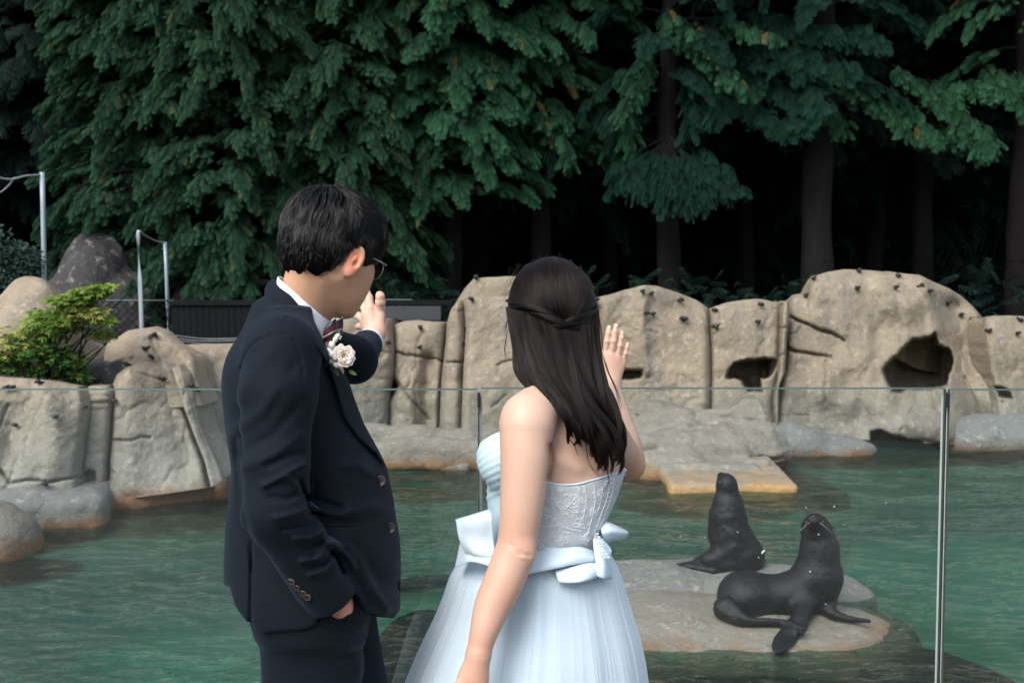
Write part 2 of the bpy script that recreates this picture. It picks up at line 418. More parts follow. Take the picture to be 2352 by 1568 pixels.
def water_depth(x, y):
    top = np.full(np.broadcast(x, y).shape, -1.5)
    for _, _, _, els in SUNK:
        for cx, cy_, cz, rx, ry, rz in els:
            q = 1 - ((x - cx) / rx) ** 2 - ((y - cy_) / ry) ** 2
            top = np.maximum(top, np.where(q > 0, cz + rz * np.sqrt(np.maximum(q, 0)), -1.5))
    return WATER_Z - np.minimum(top, WATER_Z - .01)
def water():
    # ripples are real relief: a fine sheet near, coarser far
    ys = 3.0 + 12.6 * (np.linspace(0, 1, 420) ** 1.35); xs_n = 520
    P = np.zeros((len(ys), xs_n, 3))
    for i, y in enumerate(ys):
        w = 0.62 * y + 1.2
        P[i, :, 0] = np.linspace(-w, w, xs_n); P[i, :, 1] = y
    x, y = P[..., 0], P[..., 1]
    swell = fbm(x * 0.9 + 0.3 * fbm(x, y, 0, 0.5, 2), y * 2.0, 1.7, 1.0, 2) * 0.030
    rip = (1 - np.abs(fbm(x * 2.2 + 0.5 * y, y * 5.0 + 0.4 * x, 4.0, 1.0, 3))) * 0.030
    gate = np.clip(0.6 + 0.9 * fbm(x, y, 9.0, 0.35, 2), 0.25, 1.3)
    P[..., 2] = WATER_Z + swell + rip * gate - 0.003
    V, Q = grid_np(P)
    b = NB('pool_water'); v = b.coord(scale=(1, 2.6, 1))
    fr = b.n('Fresnel', IOR=1.33)
    nrm = b.bump(b.noise(v, 8, 4, 0.6, 0.8), 0.9, 0.045); b.t.links.new(nrm, fr.inputs['Normal'])
    murk = b.ramp(b.noise(b.coord(scale=(1, 1.6, 1)), 0.55, 4, 0.6, 0.5), [(0.3, (0.018, 0.082, 0.060)), (0.7, (0.052, 0.150, 0.115))])
    dif = b.n('BsdfDiffuse', Color=murk, Normal=nrm)
    trn = b.n('BsdfTransparent', Color=(0.60, 0.88, 0.76))
    dp = b.n('Attribute'); dp.attribute_name = 'depth'
    body = b.n('MixShader', Fac=b.n('MapRange', Value=dp.outputs['Fac'], i1=0.12, i2=0.95, i3=0.97, i4=0.52).outputs[0]); b.t.links.new(dif.outputs[0], body.inputs[1]); b.t.links.new(trn.outputs[0], body.inputs[2])
    gl = b.n('BsdfGlossy', Color=(1, 1, 1), Roughness=0.04, Normal=nrm)
    ms = b.n('MixShader', Fac=fr.outputs[0]); b.t.links.new(body.outputs[0], ms.inputs[1]); b.t.links.new(gl.outputs[0], ms.inputs[2])
    m = b.done(ms)
    me = np_mesh('water', V, Q); a = me.attributes.new('depth', 'FLOAT', 'POINT'); a.data.foreach_set('value', water_depth(x, y).astype(np.float32).ravel())
    o = link('water', me, m); tag(o, kind='structure')
water()

# ------------------------------------------------------------------ rock walls
PATCHES = []
def cum(poly, t):
    P = np.asarray(poly, float); L = np.concatenate([[0], np.cumsum(np.linalg.norm(np.diff(P, axis=0), axis=1))]); L /= L[-1]
    return np.stack([np.interp(t, L, P[:, 0]), np.interp(t, L, P[:, 1])], -1)
def patch(parent, top, right, bottom, left, D, cracks=(), caves=(), folds=(), mat=None, label=None, px=3.4, amp=0.052, edge=7.0, rec=0.16, thick=0.7, seed=0, lean=0.35, toprad=0.10):
    """rock slab; outlines in photo pixels, D = (depth at left, depth at right) at its foot"""
    nu = max(10, int(np.ptp([p[0] for p in top + bottom]) / px)); nv = max(10, int(np.ptp([p[1] for p in left + right]) / px))
    u = np.linspace(0, 1, nu); v = np.linspace(0, 1, nv)
    T, B, Lf, Rt = cum(top, u), cum(bottom, u), cum(left, v), cum(right, v)
    U, Vv = np.meshgrid(u, v)
    c00, c10, c01, c11 = T[0], T[-1], B[0], B[-1]
    P = (1 - Vv)[..., None] * T[None] + Vv[..., None] * B[None] + (1 - U)[..., None] * Lf[:, None] + U[..., None] * Rt[:, None] \
        - ((1 - U) * (1 - Vv))[..., None] * c00 - (U * (1 - Vv))[..., None] * c10 - ((1 - U) * Vv)[..., None] * c01 - (U * Vv)[..., None] * c11
    Pw = np.ptp([p[0] for p in top + bottom]); Ph = np.ptp([p[1] for p in left + right])
    Y = D[0] * (1 - U) + D[1] * U + lean * (1 - Vv)
    wp = at(P[..., 0], P[..., 1], Y); x, z = wp[..., 0], wp[..., 2]
    n1 = fbm(x + seed, Y * 0, z, 0.9, 3); n2 = fbm(x + seed, 3.0, z, 4.0, 4)
    Y = Y - amp * 2.2 * n1 - amp * 0.35 * n2
    # faceted planes
    Y = Y + 0.030 * (1 - np.abs(fbm(x * 1.7 + seed, 2.0, z * 1.2, 1.0, 4))) ** 9 + 0.012 * np.abs(fbm(x + seed, 4., z, 7., 3)) - 0.014 * np.abs(vnoise(x * 2.6 + seed, 1., z * 1.9 + x))
    Y = Y + amp * 0.8 * np.abs(fbm(x * 1.3 + seed, 8.0, z * 0.8, 1.0, 2))
    jx = P[..., 0] + 3.5 * fbm(x, 1.0, z, 5.0, 3); jz = P[..., 1] + 3.5 * fbm(x, 5.0, z, 5.0, 3)
    for pts, w, d in cracks:
        e = line_d(pts, jx, jz); Y = Y + d * np.exp(-(e / w) ** 2)
    for pts, w, d in folds:                                       # broad hollows (+) and ridges (-)
        e = line_d(pts, P[..., 0], P[..., 1]); Y = Y + d * np.exp(-(e / w) ** 2)
    for poly, d in caves:
        e = seg_poly_sd(poly, jx + 3 * fbm(x, 2., z, 9., 3), jz + 3 * fbm(x, 9., z, 9., 3))
        s_ = np.clip(-e / 9.0, 0, 1); s_ = s_ * s_ * (3 - 2 * s_); Y = Y + d * s_ * (0.8 + 0.2 * np.clip(-e / 40, 0, 1))
    eu = np.minimum(U, 1 - U) * Pw; Y = Y + rec * np.exp(-(eu / edge) ** 1.3)
    ev_ = Vv * Ph; Y = Y + toprad * np.exp(-ev_ / 14.0)
    W = at(P[..., 0], P[..., 1], Y)
    # roll over the top and down the back
    rows = []
    base = W[0]
    for q, (dy, dz) in enumerate([(thick, -1.2), (thick * 0.9, -0.5), (thick * 0.7, -0.12), (thick * 0.4, -0.02), (thick * 0.18, 0.0)]):
        r_ = base.copy(); r_[:, 1] += dy; r_[:, 2] += dz + 0.03 * fbm(base[:, 0] * 1., q * 1.7, seed, 3., 2)
        rows.append(r_)
    W = np.concatenate([np.array(rows), W])
    l_ = W[:, :1].copy(); l_[..., 1] += 0.45; r_ = W[:, -1:].copy(); r_[..., 1] += 0.45
    W = np.concatenate([l_, W, r_], 1)
    V_, Q_ = grid_np(W)
    o = link('rock_slab', np_mesh('rock_slab', V_, Q_[:, ::-1]), mat or M_ROCK, parent)
    if label: o['label'] = label
    PATCHES.append((P[..., 0].ravel(), P[..., 1].ravel(), at(P[..., 0], P[..., 1], Y).reshape(-1, 3), o))
    return o
def Z1(x, y): return ((x / 2.613) / 1.063, (400 + y / 2.613) / 1.063)       # enlargements the outlines were read from
def Z3(x, y): return ((x / 1.808) / 1.063, (800 + y / 1.808) / 1.063)
def Z4(x, y): return ((850 + x / 2.613) / 1.063, (650 + y / 2.613) / 1.063)
def Z5(x, y): return ((1650 + x / 2.613) / 1.063, (600 + y / 2.613) / 1.063)

wl = empty('rock_wall', (-3.2, 8.8, WATER_Z)); tag(wl, 'pale beige rock bank with leaning slabs at the left side of the pool', 'rock wall')
cr_a = [(190, 889), (200, 930), (192, 1000), (182, 1075), (186, 1165)]
cr_b = [(257, 886), (262, 905), (254, 1000), (250, 1060), (250, 1150)]
patch(wl, [(-620, 900), (-400, 850), (-190, 880), (-90, 866), (0, 870), (90, 872), (160, 885), (190, 890)], cr_a, [(-620, 1190), (0, 1190), (186, 1165)], [(-620, 900), (-620, 1190)], (7.9, 8.9), mat=M_ROCKL,
      cracks=[([(-20, 1050), (22, 1108), (60, 1100), (110, 1106), (185, 1098)], 3.0, 0.07), ([(20, 930), (0, 980)], 4, 0.03)], folds=[([(110, 900), (130, 1060)], 30, -0.08), ([(30, 960), (10, 1080)], 26, 0.07)], seed=1)
patch(wl, [(190, 892), (222, 888), (257, 886)], cr_b, [(186, 1172), (250, 1160)], cr_a, (9.0, 9.15), mat=M_ROCKL,
      cracks=[([(190, 928), (255, 922)], 2.2, 0.05), ([(195, 905), (250, 910)], 1.8, 0.03)], caves=[([(178, 1100), (200, 1072), (218, 1078), (226, 1130), (190, 1146)], 0.14)], seed=2)
cr_c = [(392, 846), (420, 930), (440, 985), (470, 1060), (484, 1118)]
patch(wl, [(257, 888), (268, 862), (295, 840), (340, 832), (392, 846)], cr_c, [(250, 1160), (370, 1142), (484, 1122)], cr_b, (9.1, 9.45), mat=M_ROCKL,
      cracks=[([(262, 1008), (300, 1008), (320, 1000), (345, 1006)], 2.5, 0.05), ([(300, 855), (405, 880)], 3, 0.03)], folds=[([(300, 870), (300, 1100)], 34, -0.05), ([(390, 900), (430, 1070)], 24, 0.05)], seed=3, lean=0.5)
cr_d = [(440, 852), (452, 930), (472, 1000), (500, 1060), (514, 1098)]
patch(wl, [(392, 840), (412, 834), (440, 852)], cr_d, [(484, 1128), (514, 1104)], cr_c, (9.3, 9.5), mat=M_ROCKL, seed=4, lean=0.5, rec=0.1)
patch(wl, [(232, 880), (240, 812), (246, 785), (272, 773), (296, 758), (340, 754), (372, 766), (405, 790), (450, 815)], [(450, 815), (470, 930)], [(210, 950), (470, 950)], [(232, 880), (210, 950)], (9.75, 9.8), mat=M_ROCKL,
      cracks=[([(345, 770), (362, 812), (372, 840)], 3, 0.06), ([(250, 838), (300, 826)], 2, 0.04), ([(330, 778), (360, 770)], 3, 0.03)], folds=[([(360, 780), (440, 880)], 16, 0.08), ([(310, 780), (330, 900)], 22, -0.06)], seed=5, lean=0.3)
patch(wl, [(405, 796), (440, 794), (523, 792), (600, 790), (700, 740), (780, 722), (830, 728), (899, 733)], [(899, 733), (905, 800), (905, 860), (895, 900), (893, 1075)], [(440, 1085), (520, 1095), (893, 1075)], [(405, 796), (440, 1085)], (10.2, 12.0), mat=M_ROCKL,
      cracks=[([(835, 1020), (870, 990), (895, 940)], 2, 0.05), ([(860, 800), (897, 812)], 1.8, 0.04)], seed=6, lean=0.3)

wc = empty('rock_wall', (0.0, 12.0, WATER_Z)); tag(wc, 'beige rock wall of cracked blocks between the man and the woman', 'rock wall')
c1 = [(902, 748), (906, 780), (904, 830), (900, 865), (915, 885), (893, 925), (893, 1060)]
c2 = [(1026, 742), (1022, 800), (1014, 870), (1010, 960), (1008, 1060)]
patch(wc, [(904, 752), (925, 744), (960, 738), (1000, 740), (1026, 743)], c2, [(893, 1060), (1008, 1060)], c1, (12.0, 12.0),
      cracks=[([(905, 808), (950, 815), (1020, 832)], 2.4, 0.09), ([(903, 868), (935, 910), (985, 960)], 2.2, 0.08), ([(893, 965), (880, 985)], 2, 0.06)], folds=[([(985, 830), (975, 990)], 18, 0.16), ([(940, 860), (935, 1000)], 30, -0.08)], seed=7)
c3 = [(1066, 686), (1070, 760), (1064, 860), (1060, 960), (1058, 1060)]
patch(wc, [(1026, 745), (1036, 712), (1050, 692), (1066, 686)], c3, [(1008, 1060), (1058, 1060)], c2, (11.9, 11.9),
      cracks=[([(1030, 718), (1066, 712)], 2, 0.05), ([(1020, 832), (1064, 832)], 2.4, 0.08)], seed=8)
patch(wc, [(1062, 690), (1100, 684), (1160, 682), (1240, 684), (1310, 690), (1368, 684)], [(1368, 684), (1372, 900), (1372, 1080)], [(1058, 1072), (1372, 1085)], c3, (11.6, 11.9),
      cracks=[([(1145, 840), (1170, 826), (1200, 826)], 2.0, 0.06), ([(1130, 930), (1160, 910)], 2, 0.04)], folds=[([(1090, 930), (1095, 1000)], 22, 0.05)], seed=9)
patch(wc, [(1050, 690), (1068, 662), (1088, 640), (1120, 637), (1180, 636), (1260, 640), (1300, 700)], [(1300, 700), (1300, 760)], [(1050, 760), (1300, 760)], [(1050, 690), (1050, 760)], (12.35, 12.35), seed=10, lean=0.1)

wr = empty('rock_wall', (4.5, 12.4, WATER_Z)); tag(wr, 'tall rounded rock wall with two dark caves at the right side of the pool', 'rock wall')
c4 = [Z5(212, 400), Z5(218, 600), Z5(222, 820), Z5(218, 960), Z5(215, 1150)]
patch(wr, [(1364, 684), (1400, 676), (1440, 664), (1480, 654), (1510, 656), (1560, 672), (1600, 688), (1628, 707)], c4, [(1372, 1070), c4[-1]], [(1364, 684), (1372, 1070)], (12.3, 12.3),
      caves=[([Z4(1700, 720), Z4(1700, 660), Z4(1760, 645), Z4(1880, 650), Z4(1885, 690), Z4(1860, 725), Z4(1790, 735)], 0.5), ([Z4(1895, 700), Z4(1930, 690), Z4(1935, 720), Z4(1900, 722)], 0.18),
             ([Z4(2015, 700), Z4(2035, 700), Z4(2035, 722), Z4(2015, 722)], 0.1)], cracks=[([Z4(1930, 400), Z4(1990, 430)], 2, 0.03), ([(1480, 660), (1478, 760), (1486, 850)], 10, -0.05)], folds=[([(1430, 700), (1420, 860)], 30, 0.07)], seed=11)
c5 = [Z5(680, 370), Z5(670, 520), Z5(662, 690), Z5(650, 860), Z5(625, 1000), Z5(640, 1190)]
cave1 = [Z5(315, 840), Z5(335, 790), Z5(380, 738), Z5(450, 725), Z5(560, 712), Z5(652, 735), Z5(650, 790), Z5(600, 840), Z5(560, 850), Z5(560, 940), Z5(450, 940), Z5(420, 860)]
patch(wr, [Z5(225, 410), Z5(330, 370), Z5(430, 352), Z5(520, 342), Z5(620, 360), Z5(680, 372)], c5, [Z5(215, 1200), Z5(640, 1230)], c4, (12.3, 12.4),
      caves=[(cave1, 1.1), ([Z5(262, 850), Z5(275, 822), Z5(300, 830), Z5(295, 855)], 0.15)], cracks=[([Z5(245, 512), Z5(300, 505)], 2, 0.03)], seed=12)
c6 = [Z5(722, 350), Z5(725, 450), Z5(708, 600), Z5(705, 700), Z5(700, 800), Z5(660, 900), Z5(655, 1190)]
patch(wr, [Z5(682, 372), Z5(700, 350), Z5(722, 348)], c6, [Z5(640, 1230), Z5(655, 1230)], c5, (12.3, 12.3), cracks=[([Z5(660, 530), Z5(730, 528)], 2, 0.06), ([Z5(660, 700), Z5(720, 690)], 2, 0.06)], seed=13, edge=4, rec=0.14)
c7 = [Z5(1955, 455), Z5(1960, 600), Z5(1990, 780), Z5(2010, 880), Z5(2040, 1000), Z5(2060, 1180)]
cave2 = [Z5(1308, 790), Z5(1335, 735), Z5(1400, 680), Z5(1440, 640), Z5(1490, 600), Z5(1560, 592), Z5(1625, 578), Z5(1655, 540), Z5(1680, 630), Z5(1740, 650), Z5(1775, 740), Z5(1760, 850), Z5(1720, 905), Z5(1600, 935), Z5(1370, 935), Z5(1345, 880)]
patch(wr, [Z5(722, 350), Z5(760, 322), Z5(838, 312), Z5(855, 250), Z5(885, 192), Z5(960, 168), Z5(1070, 150), Z5(1230, 155), Z5(1400, 172), Z5(1560, 188), Z5(1640, 228), Z5(1740, 270), Z5(1820, 318), Z5(1900, 390), Z5(1955, 455)],
      c7, [Z5(655, 1300), Z5(900, 1320), Z5(1200, 1330), Z5(1560, 1340), Z5(1780, 1345), Z5(1900, 1290), Z5(2060, 1250)], c6, (12.3, 12.9),
      caves=[(cave2, 1.9), ([Z5(1235, 1180), Z5(1300, 1170), Z5(1420, 1215), Z5(1580, 1250), Z5(1580, 1290), Z5(1500, 1300), Z5(1240, 1320)], 0.7), ([Z5(1815, 705), Z5(1835, 720), Z5(1855, 800), Z5(1850, 830), Z5(1822, 790)], 0.2)],
      cracks=[([Z5(725, 450), Z5(800, 490), Z5(900, 530), Z5(1000, 565), Z5(1080, 610)], 3.2, 0.16), ([Z5(720, 570), Z5(770, 560), Z5(800, 520)], 2, 0.06), ([Z5(710, 658), Z5(800, 680), Z5(900, 705), Z5(990, 715)], 3.2, 0.14),
              ([Z5(1080, 575), Z5(1110, 600), Z5(1105, 660), Z5(1140, 730)], 2, 0.05), ([Z5(960, 740), Z5(965, 860), Z5(960, 1000)], 2.4, 0.05), ([Z5(660, 1080), Z5(850, 1085)], 2, 0.04),
              ([Z5(1220, 170), Z5(1330, 215), Z5(1480, 270)], 2.2, 0.04), ([Z5(1430, 1180), Z5(1520, 1020)], 2, 0.04), ([Z5(1850, 830), Z5(1900, 960), Z5(1945, 1110)], 3, 0.1), ([Z5(1580, 1245), Z5(1700, 1270), Z5(1780, 1250)], 2.4, 0.08)],
      folds=[([Z5(1590, 230), Z5(1630, 400), Z5(1660, 540)], 16, -0.10), ([Z5(1780, 400), Z5(1850, 700), Z5(1960, 1200)], 40, 0.35), ([Z5(1300, 250), Z5(1500, 380)], 34, -0.12), ([Z5(1200, 700), Z5(1000, 800)], 30, -0.08), ([Z5(1200, 300), Z5(1290, 500), Z5(1270, 700)], 18, 0.07),
             ([Z5(800, 900), Z5(1100, 1000)], 30, -0.10), ([Z5(1500, 1130), Z5(1700, 1150)], 30, -0.15), ([Z5(900, 560), Z5(1000, 640)], 16, 0.06)], seed=14, lean=0.75, amp=0.09, toprad=0.25)
patch(wr, [Z5(1958, 460), Z5(2040, 452), Z5(2150, 450), Z5(2300, 458), Z5(2500, 470), Z5(2900, 440), Z5(3400, 470), Z5(3900, 480)], [Z5(3900, 480), Z5(3900, 1260)], [Z5(2060, 1260), Z5(3900, 1260)], c7, (12.9, 13.4),
      caves=[([Z5(2040, 975), Z5(2020, 890), Z5(2050, 880), Z5(2120, 905), Z5(2165, 980)], 0.4)], cracks=[([Z5(2075, 990), Z5(2080, 1180)], 2, 0.05), ([Z5(2090, 1120), Z5(2220, 1150)], 2, 0.05)], seed=15)

# the black pegs fixed to the rock
pg = [Z1(1000, 1095), Z1(975, 1245), Z1(823, 1280), Z1(1155, 1275), Z1(1215, 1275), Z1(1042, 1378), Z1(1220, 1412), Z1(1270, 1447), Z1(265, 1392), Z1(50, 1422), Z1(85, 1422), Z1(745, 1112), Z1(745, 1508), Z1(545, 1550), Z1(948, 1175),
      Z3(72, 425), Z3(245, 388), Z3(202, 692), Z4(795, 215), Z4(993, 230), Z4(770, 343), Z4(850, 343), Z4(460, 388), Z4(450, 513), Z4(247, 487), Z4(752, 398), Z4(740, 490), Z4(810, 8),
      Z4(1885, 168), Z4(1927, 165), Z4(1897, 297), Z4(1945, 297), Z4(2108, 218), Z4(2133, 340), Z4(1575, 222), Z4(1568, 350), Z5(43, 470), Z5(240, 408), Z5(243, 512), Z5(535, 372), Z5(525, 490),
      Z5(880, 210), Z5(833, 325), Z5(1175, 165), Z5(1167, 283), Z5(1420, 182), Z5(1400, 270), Z5(1543, 262), Z5(1622, 295), Z5(1735, 370), Z5(1820, 430), Z5(1887, 462), Z5(1990, 543), Z5(2183, 465), Z5(2180, 560)]
pv = [tube_np([(0, 0.03, 0), (0, -0.05, 0.0), (0, -0.075, -0.004)], [0.017, 0.015, 0.011], 8), tube_np([(-0.028, -0.062, 0.010), (0.0, -0.066, 0.014), (0.030, -0.06, 0.006)], [0.012, 0.019, 0.013], 8)]
ME_PEG = np_mesh('peg', *join_np(pv)); ME_PEG.materials.append(M_BLACK)
for i, (px_, py_) in enumerate(pg):
    best = min(PATCHES, key=lambda p: np.min((p[0] - px_) ** 2 + (p[1] - py_) ** 2) + 0.002 * 1)
    k = int(np.argmin((best[0] - px_) ** 2 + (best[1] - py_) ** 2))
    o = link('peg', ME_PEG, None, best[3])
    w_ = best[2][k]; o.matrix_parent_inverse = Matrix.Identity(4)
    bo = best[3].matrix_parent_inverse
    o.matrix_parent_inverse = Matrix.Identity(4); o.location = Vector(w_.tolist()); o.rotation_euler = (random.uniform(-.3, .3), random.uniform(-.6, .6), random.uniform(-.4, .4))
    s_ = 0.85 * w_[1] / 12.0 + 0.25; o.scale = (s_,) * 3

# ------------------------------------------------------------------ loose boulders and ledges
def boulder(name, label, prims, mat, h=0.03, amp=0.03, sc=3.0, k=0.06, cracks=None, cat='rock', group=None, parent=None, strata=0.0, facet=0.0):
    s = Shape()
    for p in prims: s.add(p, k)
    def dis(d, x, y, z):
        d = d + amp * fbm(x, y, z, sc, 4) + facet * np.abs(vnoise(x * 2.2, y * 2.2, z * 2.2))
        if strata: d = d + strata * np.abs(vnoise(x * 0.8, y * 1.5, z * 14 + 1.5 * vnoise(x, y, z)))
        return d
    s.mod(dis)
    V_, Q_ = s.net(h, pad=0.06)
    o = link(name, np_mesh(name, V_, Q_), mat, parent)
    if cat and parent is None: tag(o, label, cat, group)
    return o
W0 = WATER_Z
def pz(px, py, z): p = onz(px, py, z); return np.array([p.x, p.y, p.z])
p = pz(-10, 1300, W0); boulder('boulder', 'smooth rounded beige boulder standing in the water at the lower left', [ell((p[0] - 0.26, p[1] + 0.35, -0.50), (0.42, 0.42, 0.38)), ell((p[0] - 0.7, p[1] + 0.5, -0.45), (0.5, 0.5, 0.45))], M_PALEROCK, 0.022, 0.03, 2.5)
p = pz(150, 1215, W0); boulder('boulder', 'low grey stained boulder under the left bank beside the rounded boulder', [rbox((p[0] - 0.16, p[1] + 0.42, -0.48), (0.36, 0.4, 0.20), 0.12, rot(0, 0, 18)), ell((p[0] - 0.5, p[1] + 0.4, -0.45), (0.4, 0.4, 0.26))], M_GREYROCK, 0.022, 0.03, 3)
a_, b_ = pz(200, 1185, W0), pz(470, 1150, W0)
boulder('rock_ledge', 'orange brown wet ledge along the foot of the left bank', [cap((a_[0], a_[1] + 0.32, -0.52), (b_[0], b_[1] + 0.30, -0.49), 0.24, 0.24), cap((a_[0] - .3, a_[1] + 0.62, -0.6), (b_[0], b_[1] + 0.5, -0.52), 0.25, 0.25)], M_ROCKL, 0.022, 0.03, 4, cat='rock')
p = pz(492, 1148, W0); boulder('boulder', 'small brown boulder at the right tip of the left bank ledge', [ell((p[0], p[1] + 0.15, -0.47), (0.10, 0.14, 0.20))], M_ROCKL, 0.014, 0.02, 6)
a_, b_ = pz(520, 1095, W0), pz(1090, 1085, W0)
boulder('rock_ledge', 'pale flat rock shelf at the water behind the man and the glass', [cap((a_[0], a_[1] + 0.4, -0.45), (a_[0] + 1.2, b_[1] + 0.5, -0.46), 0.25), rbox(((a_[0] + b_[0]) / 2 + .2, b_[1] + 0.65, -0.42), (1.9, 0.6, 0.2), 0.12, rot(-4, 0, 0)), rbox((b_[0] - 0.9, b_[1] + 0.75, -0.33), (0.9, 0.45, 0.2), 0.1, rot(-8, 3, 4)),
         cap((b_[0] - 2.2, b_[1] + .7, -.36), (b_[0] - 1.7, b_[1] + .95, -.02), .3, .26)], M_PALEROCK, 0.035, 0.045, 2.5, strata=0.02)
p = pz(1050, 1083, W0); boulder('boulder', 'small blue grey boulder on the water edge left of the glass joint', [rbox((p[0] + .02, p[1] + 0.18, -0.42), (0.22, 0.16, 0.075), 0.05, rot(4, 6, 0)), rbox((p[0] - .05, p[1] + 0.1, -0.53), (0.17, 0.12, 0.07), 0.05)], M_GREYROCK, 0.014, 0.015, 6)
# layered shelf in front of the right wall
a_ = pz(1500, 1075, W0)
boulder('rock_ledge', 'layered sloping rock shelf in front of the low cave', [rbox((1.55, 11.6, -0.55), (0.55, 0.7, 0.38), 0.15, rot(-10, 0, 0)), ell((2.2, 11.7, -0.50), (1.15, 0.75, 0.46), rot(-16, -6, 4)), rbox((2.3, 12.0, -0.30), (0.85, 0.5, 0.32), 0.18, rot(-28, -8, 2)), ell((1.7, 12.1, -.20), (.7, .45, .38)), rbox((2.0, 11.3, -.58), (.9, .5, .16), .08, rot(-6, -3, -6)), ell((1.8, 11.15, -0.5), (0.75, 0.5, 0.3))], M_PALEROCK, 0.028, 0.07, 2.2, strata=0.075, facet=.06)
p = pz(1860, 1052, W0); boulder('boulder', 'blue grey boulder lying at the foot of the right wall', [ell((p[0] - 0.25, p[1] + 0.35, -0.48), (0.72, 0.35, 0.32)), ell((p[0] + 0.3, p[1] + 0.35, -0.52), (0.65, 0.3, 0.22))], M_GREYROCK, 0.026, 0.03, 3)
p = pz(2290, 1040, W0); boulder('boulder', 'blue grey boulder at the water edge near the right frame edge', [ell((p[0] + 0.2, p[1] + 0.45, -0.46), (0.85, 0.4, 0.36)), ell((p[0] + 1.2, p[1] + 0.5, -0.52), (0.8, 0.4, 0.3))], M_GREYROCK, 0.03, 0.03, 3)
# flat slab with orange front
a_, b_ = pz(1560, 1134, W0), pz(1828, 1134, W0)
mx = (a_[0] + b_[0]) / 2
boulder('rock_slab', 'flat grey slab with bright orange waterline behind the upright seal', [rbox((mx - 0.02, a_[1] + 0.62, -0.52), (0.66, 0.62, 0.11), 0.06, rot(4, 0, 0)), rbox((mx - 0.15, a_[1] + 0.95, -0.46), (0.55, 0.35, 0.09), 0.06, rot(-3, 0, 0))], M_SLAB, 0.018, 0.018, 3.0, k=0.05)
# seal rock: low domed slab, pieces blended, with dark submerged flanks
SR = Shape()
def srp(px, py, z): return pz(px, py, z)
boulder('seal_rock', 'low rounded brown rock in the pool that carries both seals', [ell((0.7, 6.0, -0.70), (0.7, 0.5, 0.21)), ell((1.5, 5.98, -0.70), (0.8, 0.42, 0.195)),
    ell((1.30, 6.22, -0.70), (1.25, 0.74, 0.215)), ell((1.80, 6.22, -0.69), (0.74, 0.58, 0.19)), ell((0.9, 6.3, -0.70), (0.9, 0.66, 0.21)),
    ell((1.25, 6.4, -1.25), (1.6, 1.0, 0.55))], M_SEALROCK, 0.018, 0.014, 3.0, k=0.10, facet=0.012)
boulder('rock_ledge', 'grey rounded rock shelf behind the front seal', [ell((0.80, 7.0, -0.60), (0.70, 0.44, 0.185)), ell((1.30, 7.02, -0.60), (0.66, 0.42, 0.20)), ell((1.72, 6.9, -0.60), (0.55, 0.34, 0.185)), ell((1.2, 7.0, -1.1), (1.35, .65, .45))], M_LEDGE, 0.018, 0.016, 3.0, k=0.08, facet=0.03)
boulder('boulder', 'rounded grey boulder at the right end of the seal rock', [ell((2.12, 6.70, -0.60), (0.38, 0.30, 0.225)), ell((2.18, 6.6, -1.0), (0.42, .5, .40))], M_LEDGE, 0.016, 0.02, 3.0, facet=0.03)
M_MUD = simple_mat('algae_rock', (0.010, 0.009, 0.007), 0.9, 0.1)  # near black: algae, plus dark reflections put into the colour
M_BROWN = simple_mat('brown_sunken_rock', (0.085, 0.060, 0.040), 0.9, 0.1, var=.5, vscale=3)  # rock brown with the reflected bank put into the same colour
for nm_, lab_, m_, els in SUNK:
    boulder(nm_, lab_, [ell(e[:3], e[3:]) for e in els], m_ == 'mud' and M_MUD or M_BROWN, 0.05, 0.03, 2.0, k=0.03)

# ------------------------------------------------------------------ bank behind: boulders, poles, fences
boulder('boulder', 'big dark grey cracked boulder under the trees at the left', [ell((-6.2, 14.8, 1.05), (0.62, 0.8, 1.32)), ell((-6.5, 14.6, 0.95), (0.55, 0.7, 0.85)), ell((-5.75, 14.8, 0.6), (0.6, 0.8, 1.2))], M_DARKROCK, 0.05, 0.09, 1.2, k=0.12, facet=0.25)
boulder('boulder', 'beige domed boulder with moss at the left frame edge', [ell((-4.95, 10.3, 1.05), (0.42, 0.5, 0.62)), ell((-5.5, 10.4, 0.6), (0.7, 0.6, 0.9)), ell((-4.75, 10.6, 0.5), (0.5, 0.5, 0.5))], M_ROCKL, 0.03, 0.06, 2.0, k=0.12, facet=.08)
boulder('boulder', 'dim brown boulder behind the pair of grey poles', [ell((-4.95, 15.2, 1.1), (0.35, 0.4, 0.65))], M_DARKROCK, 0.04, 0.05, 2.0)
M_POLE = simple_mat('galvanised_pole', (0.30, 0.36, 0.40), 0.5, 0.5, 0.3, var=0.1)
M_ROPE = simple_mat('grey_rope', (0.22, 0.24, 0.25), 0.9, 0.1)
def pole(label, pts, rad, group=None):
    V_, Q_ = tube_np([at(*p) for p in pts], rad, 10)
    o = link('metal_pole', np_mesh('metal_pole', V_, Q_), M_POLE); tag(o, label, 'pole', group); return o
pole('tall thick grey pole standing behind the dark boulder at far left', [(97, 396, 13.2), (99, 480, 13.2), (103, 700, 13.2), (104, 760, 13.2)], 0.032)
pole('bent-top grey pole rising behind the leaning slabs', [(323, 534, 12.0), (319, 531, 12.0), (317, 540, 12.0), (321, 640, 12.0), (326, 760, 12.0), (327, 800, 12.0)], 0.026)
pole('thinner grey pole to the right of the bent-top pole', [(379, 556, 12.8), (382, 620, 12.8), (385, 700, 12.8), (386, 790, 12.8)], 0.022)
def rope(name, label, pts, rad=0.008, mat=None, cat='rope', group=None):
    V_, Q_ = tube_np(spline([at(*p) for p in pts], 24), rad, 6); o = link(name, np_mesh(name, V_, Q_), mat or M_ROPE); tag(o, label, cat, group); return o
rope('rope', 'pale rope running from the tall pole to the left frame edge', [(96, 402, 13.2), (60, 404, 13.0), (20, 412, 12.8), (-30, 400, 12.6)], 0.014)
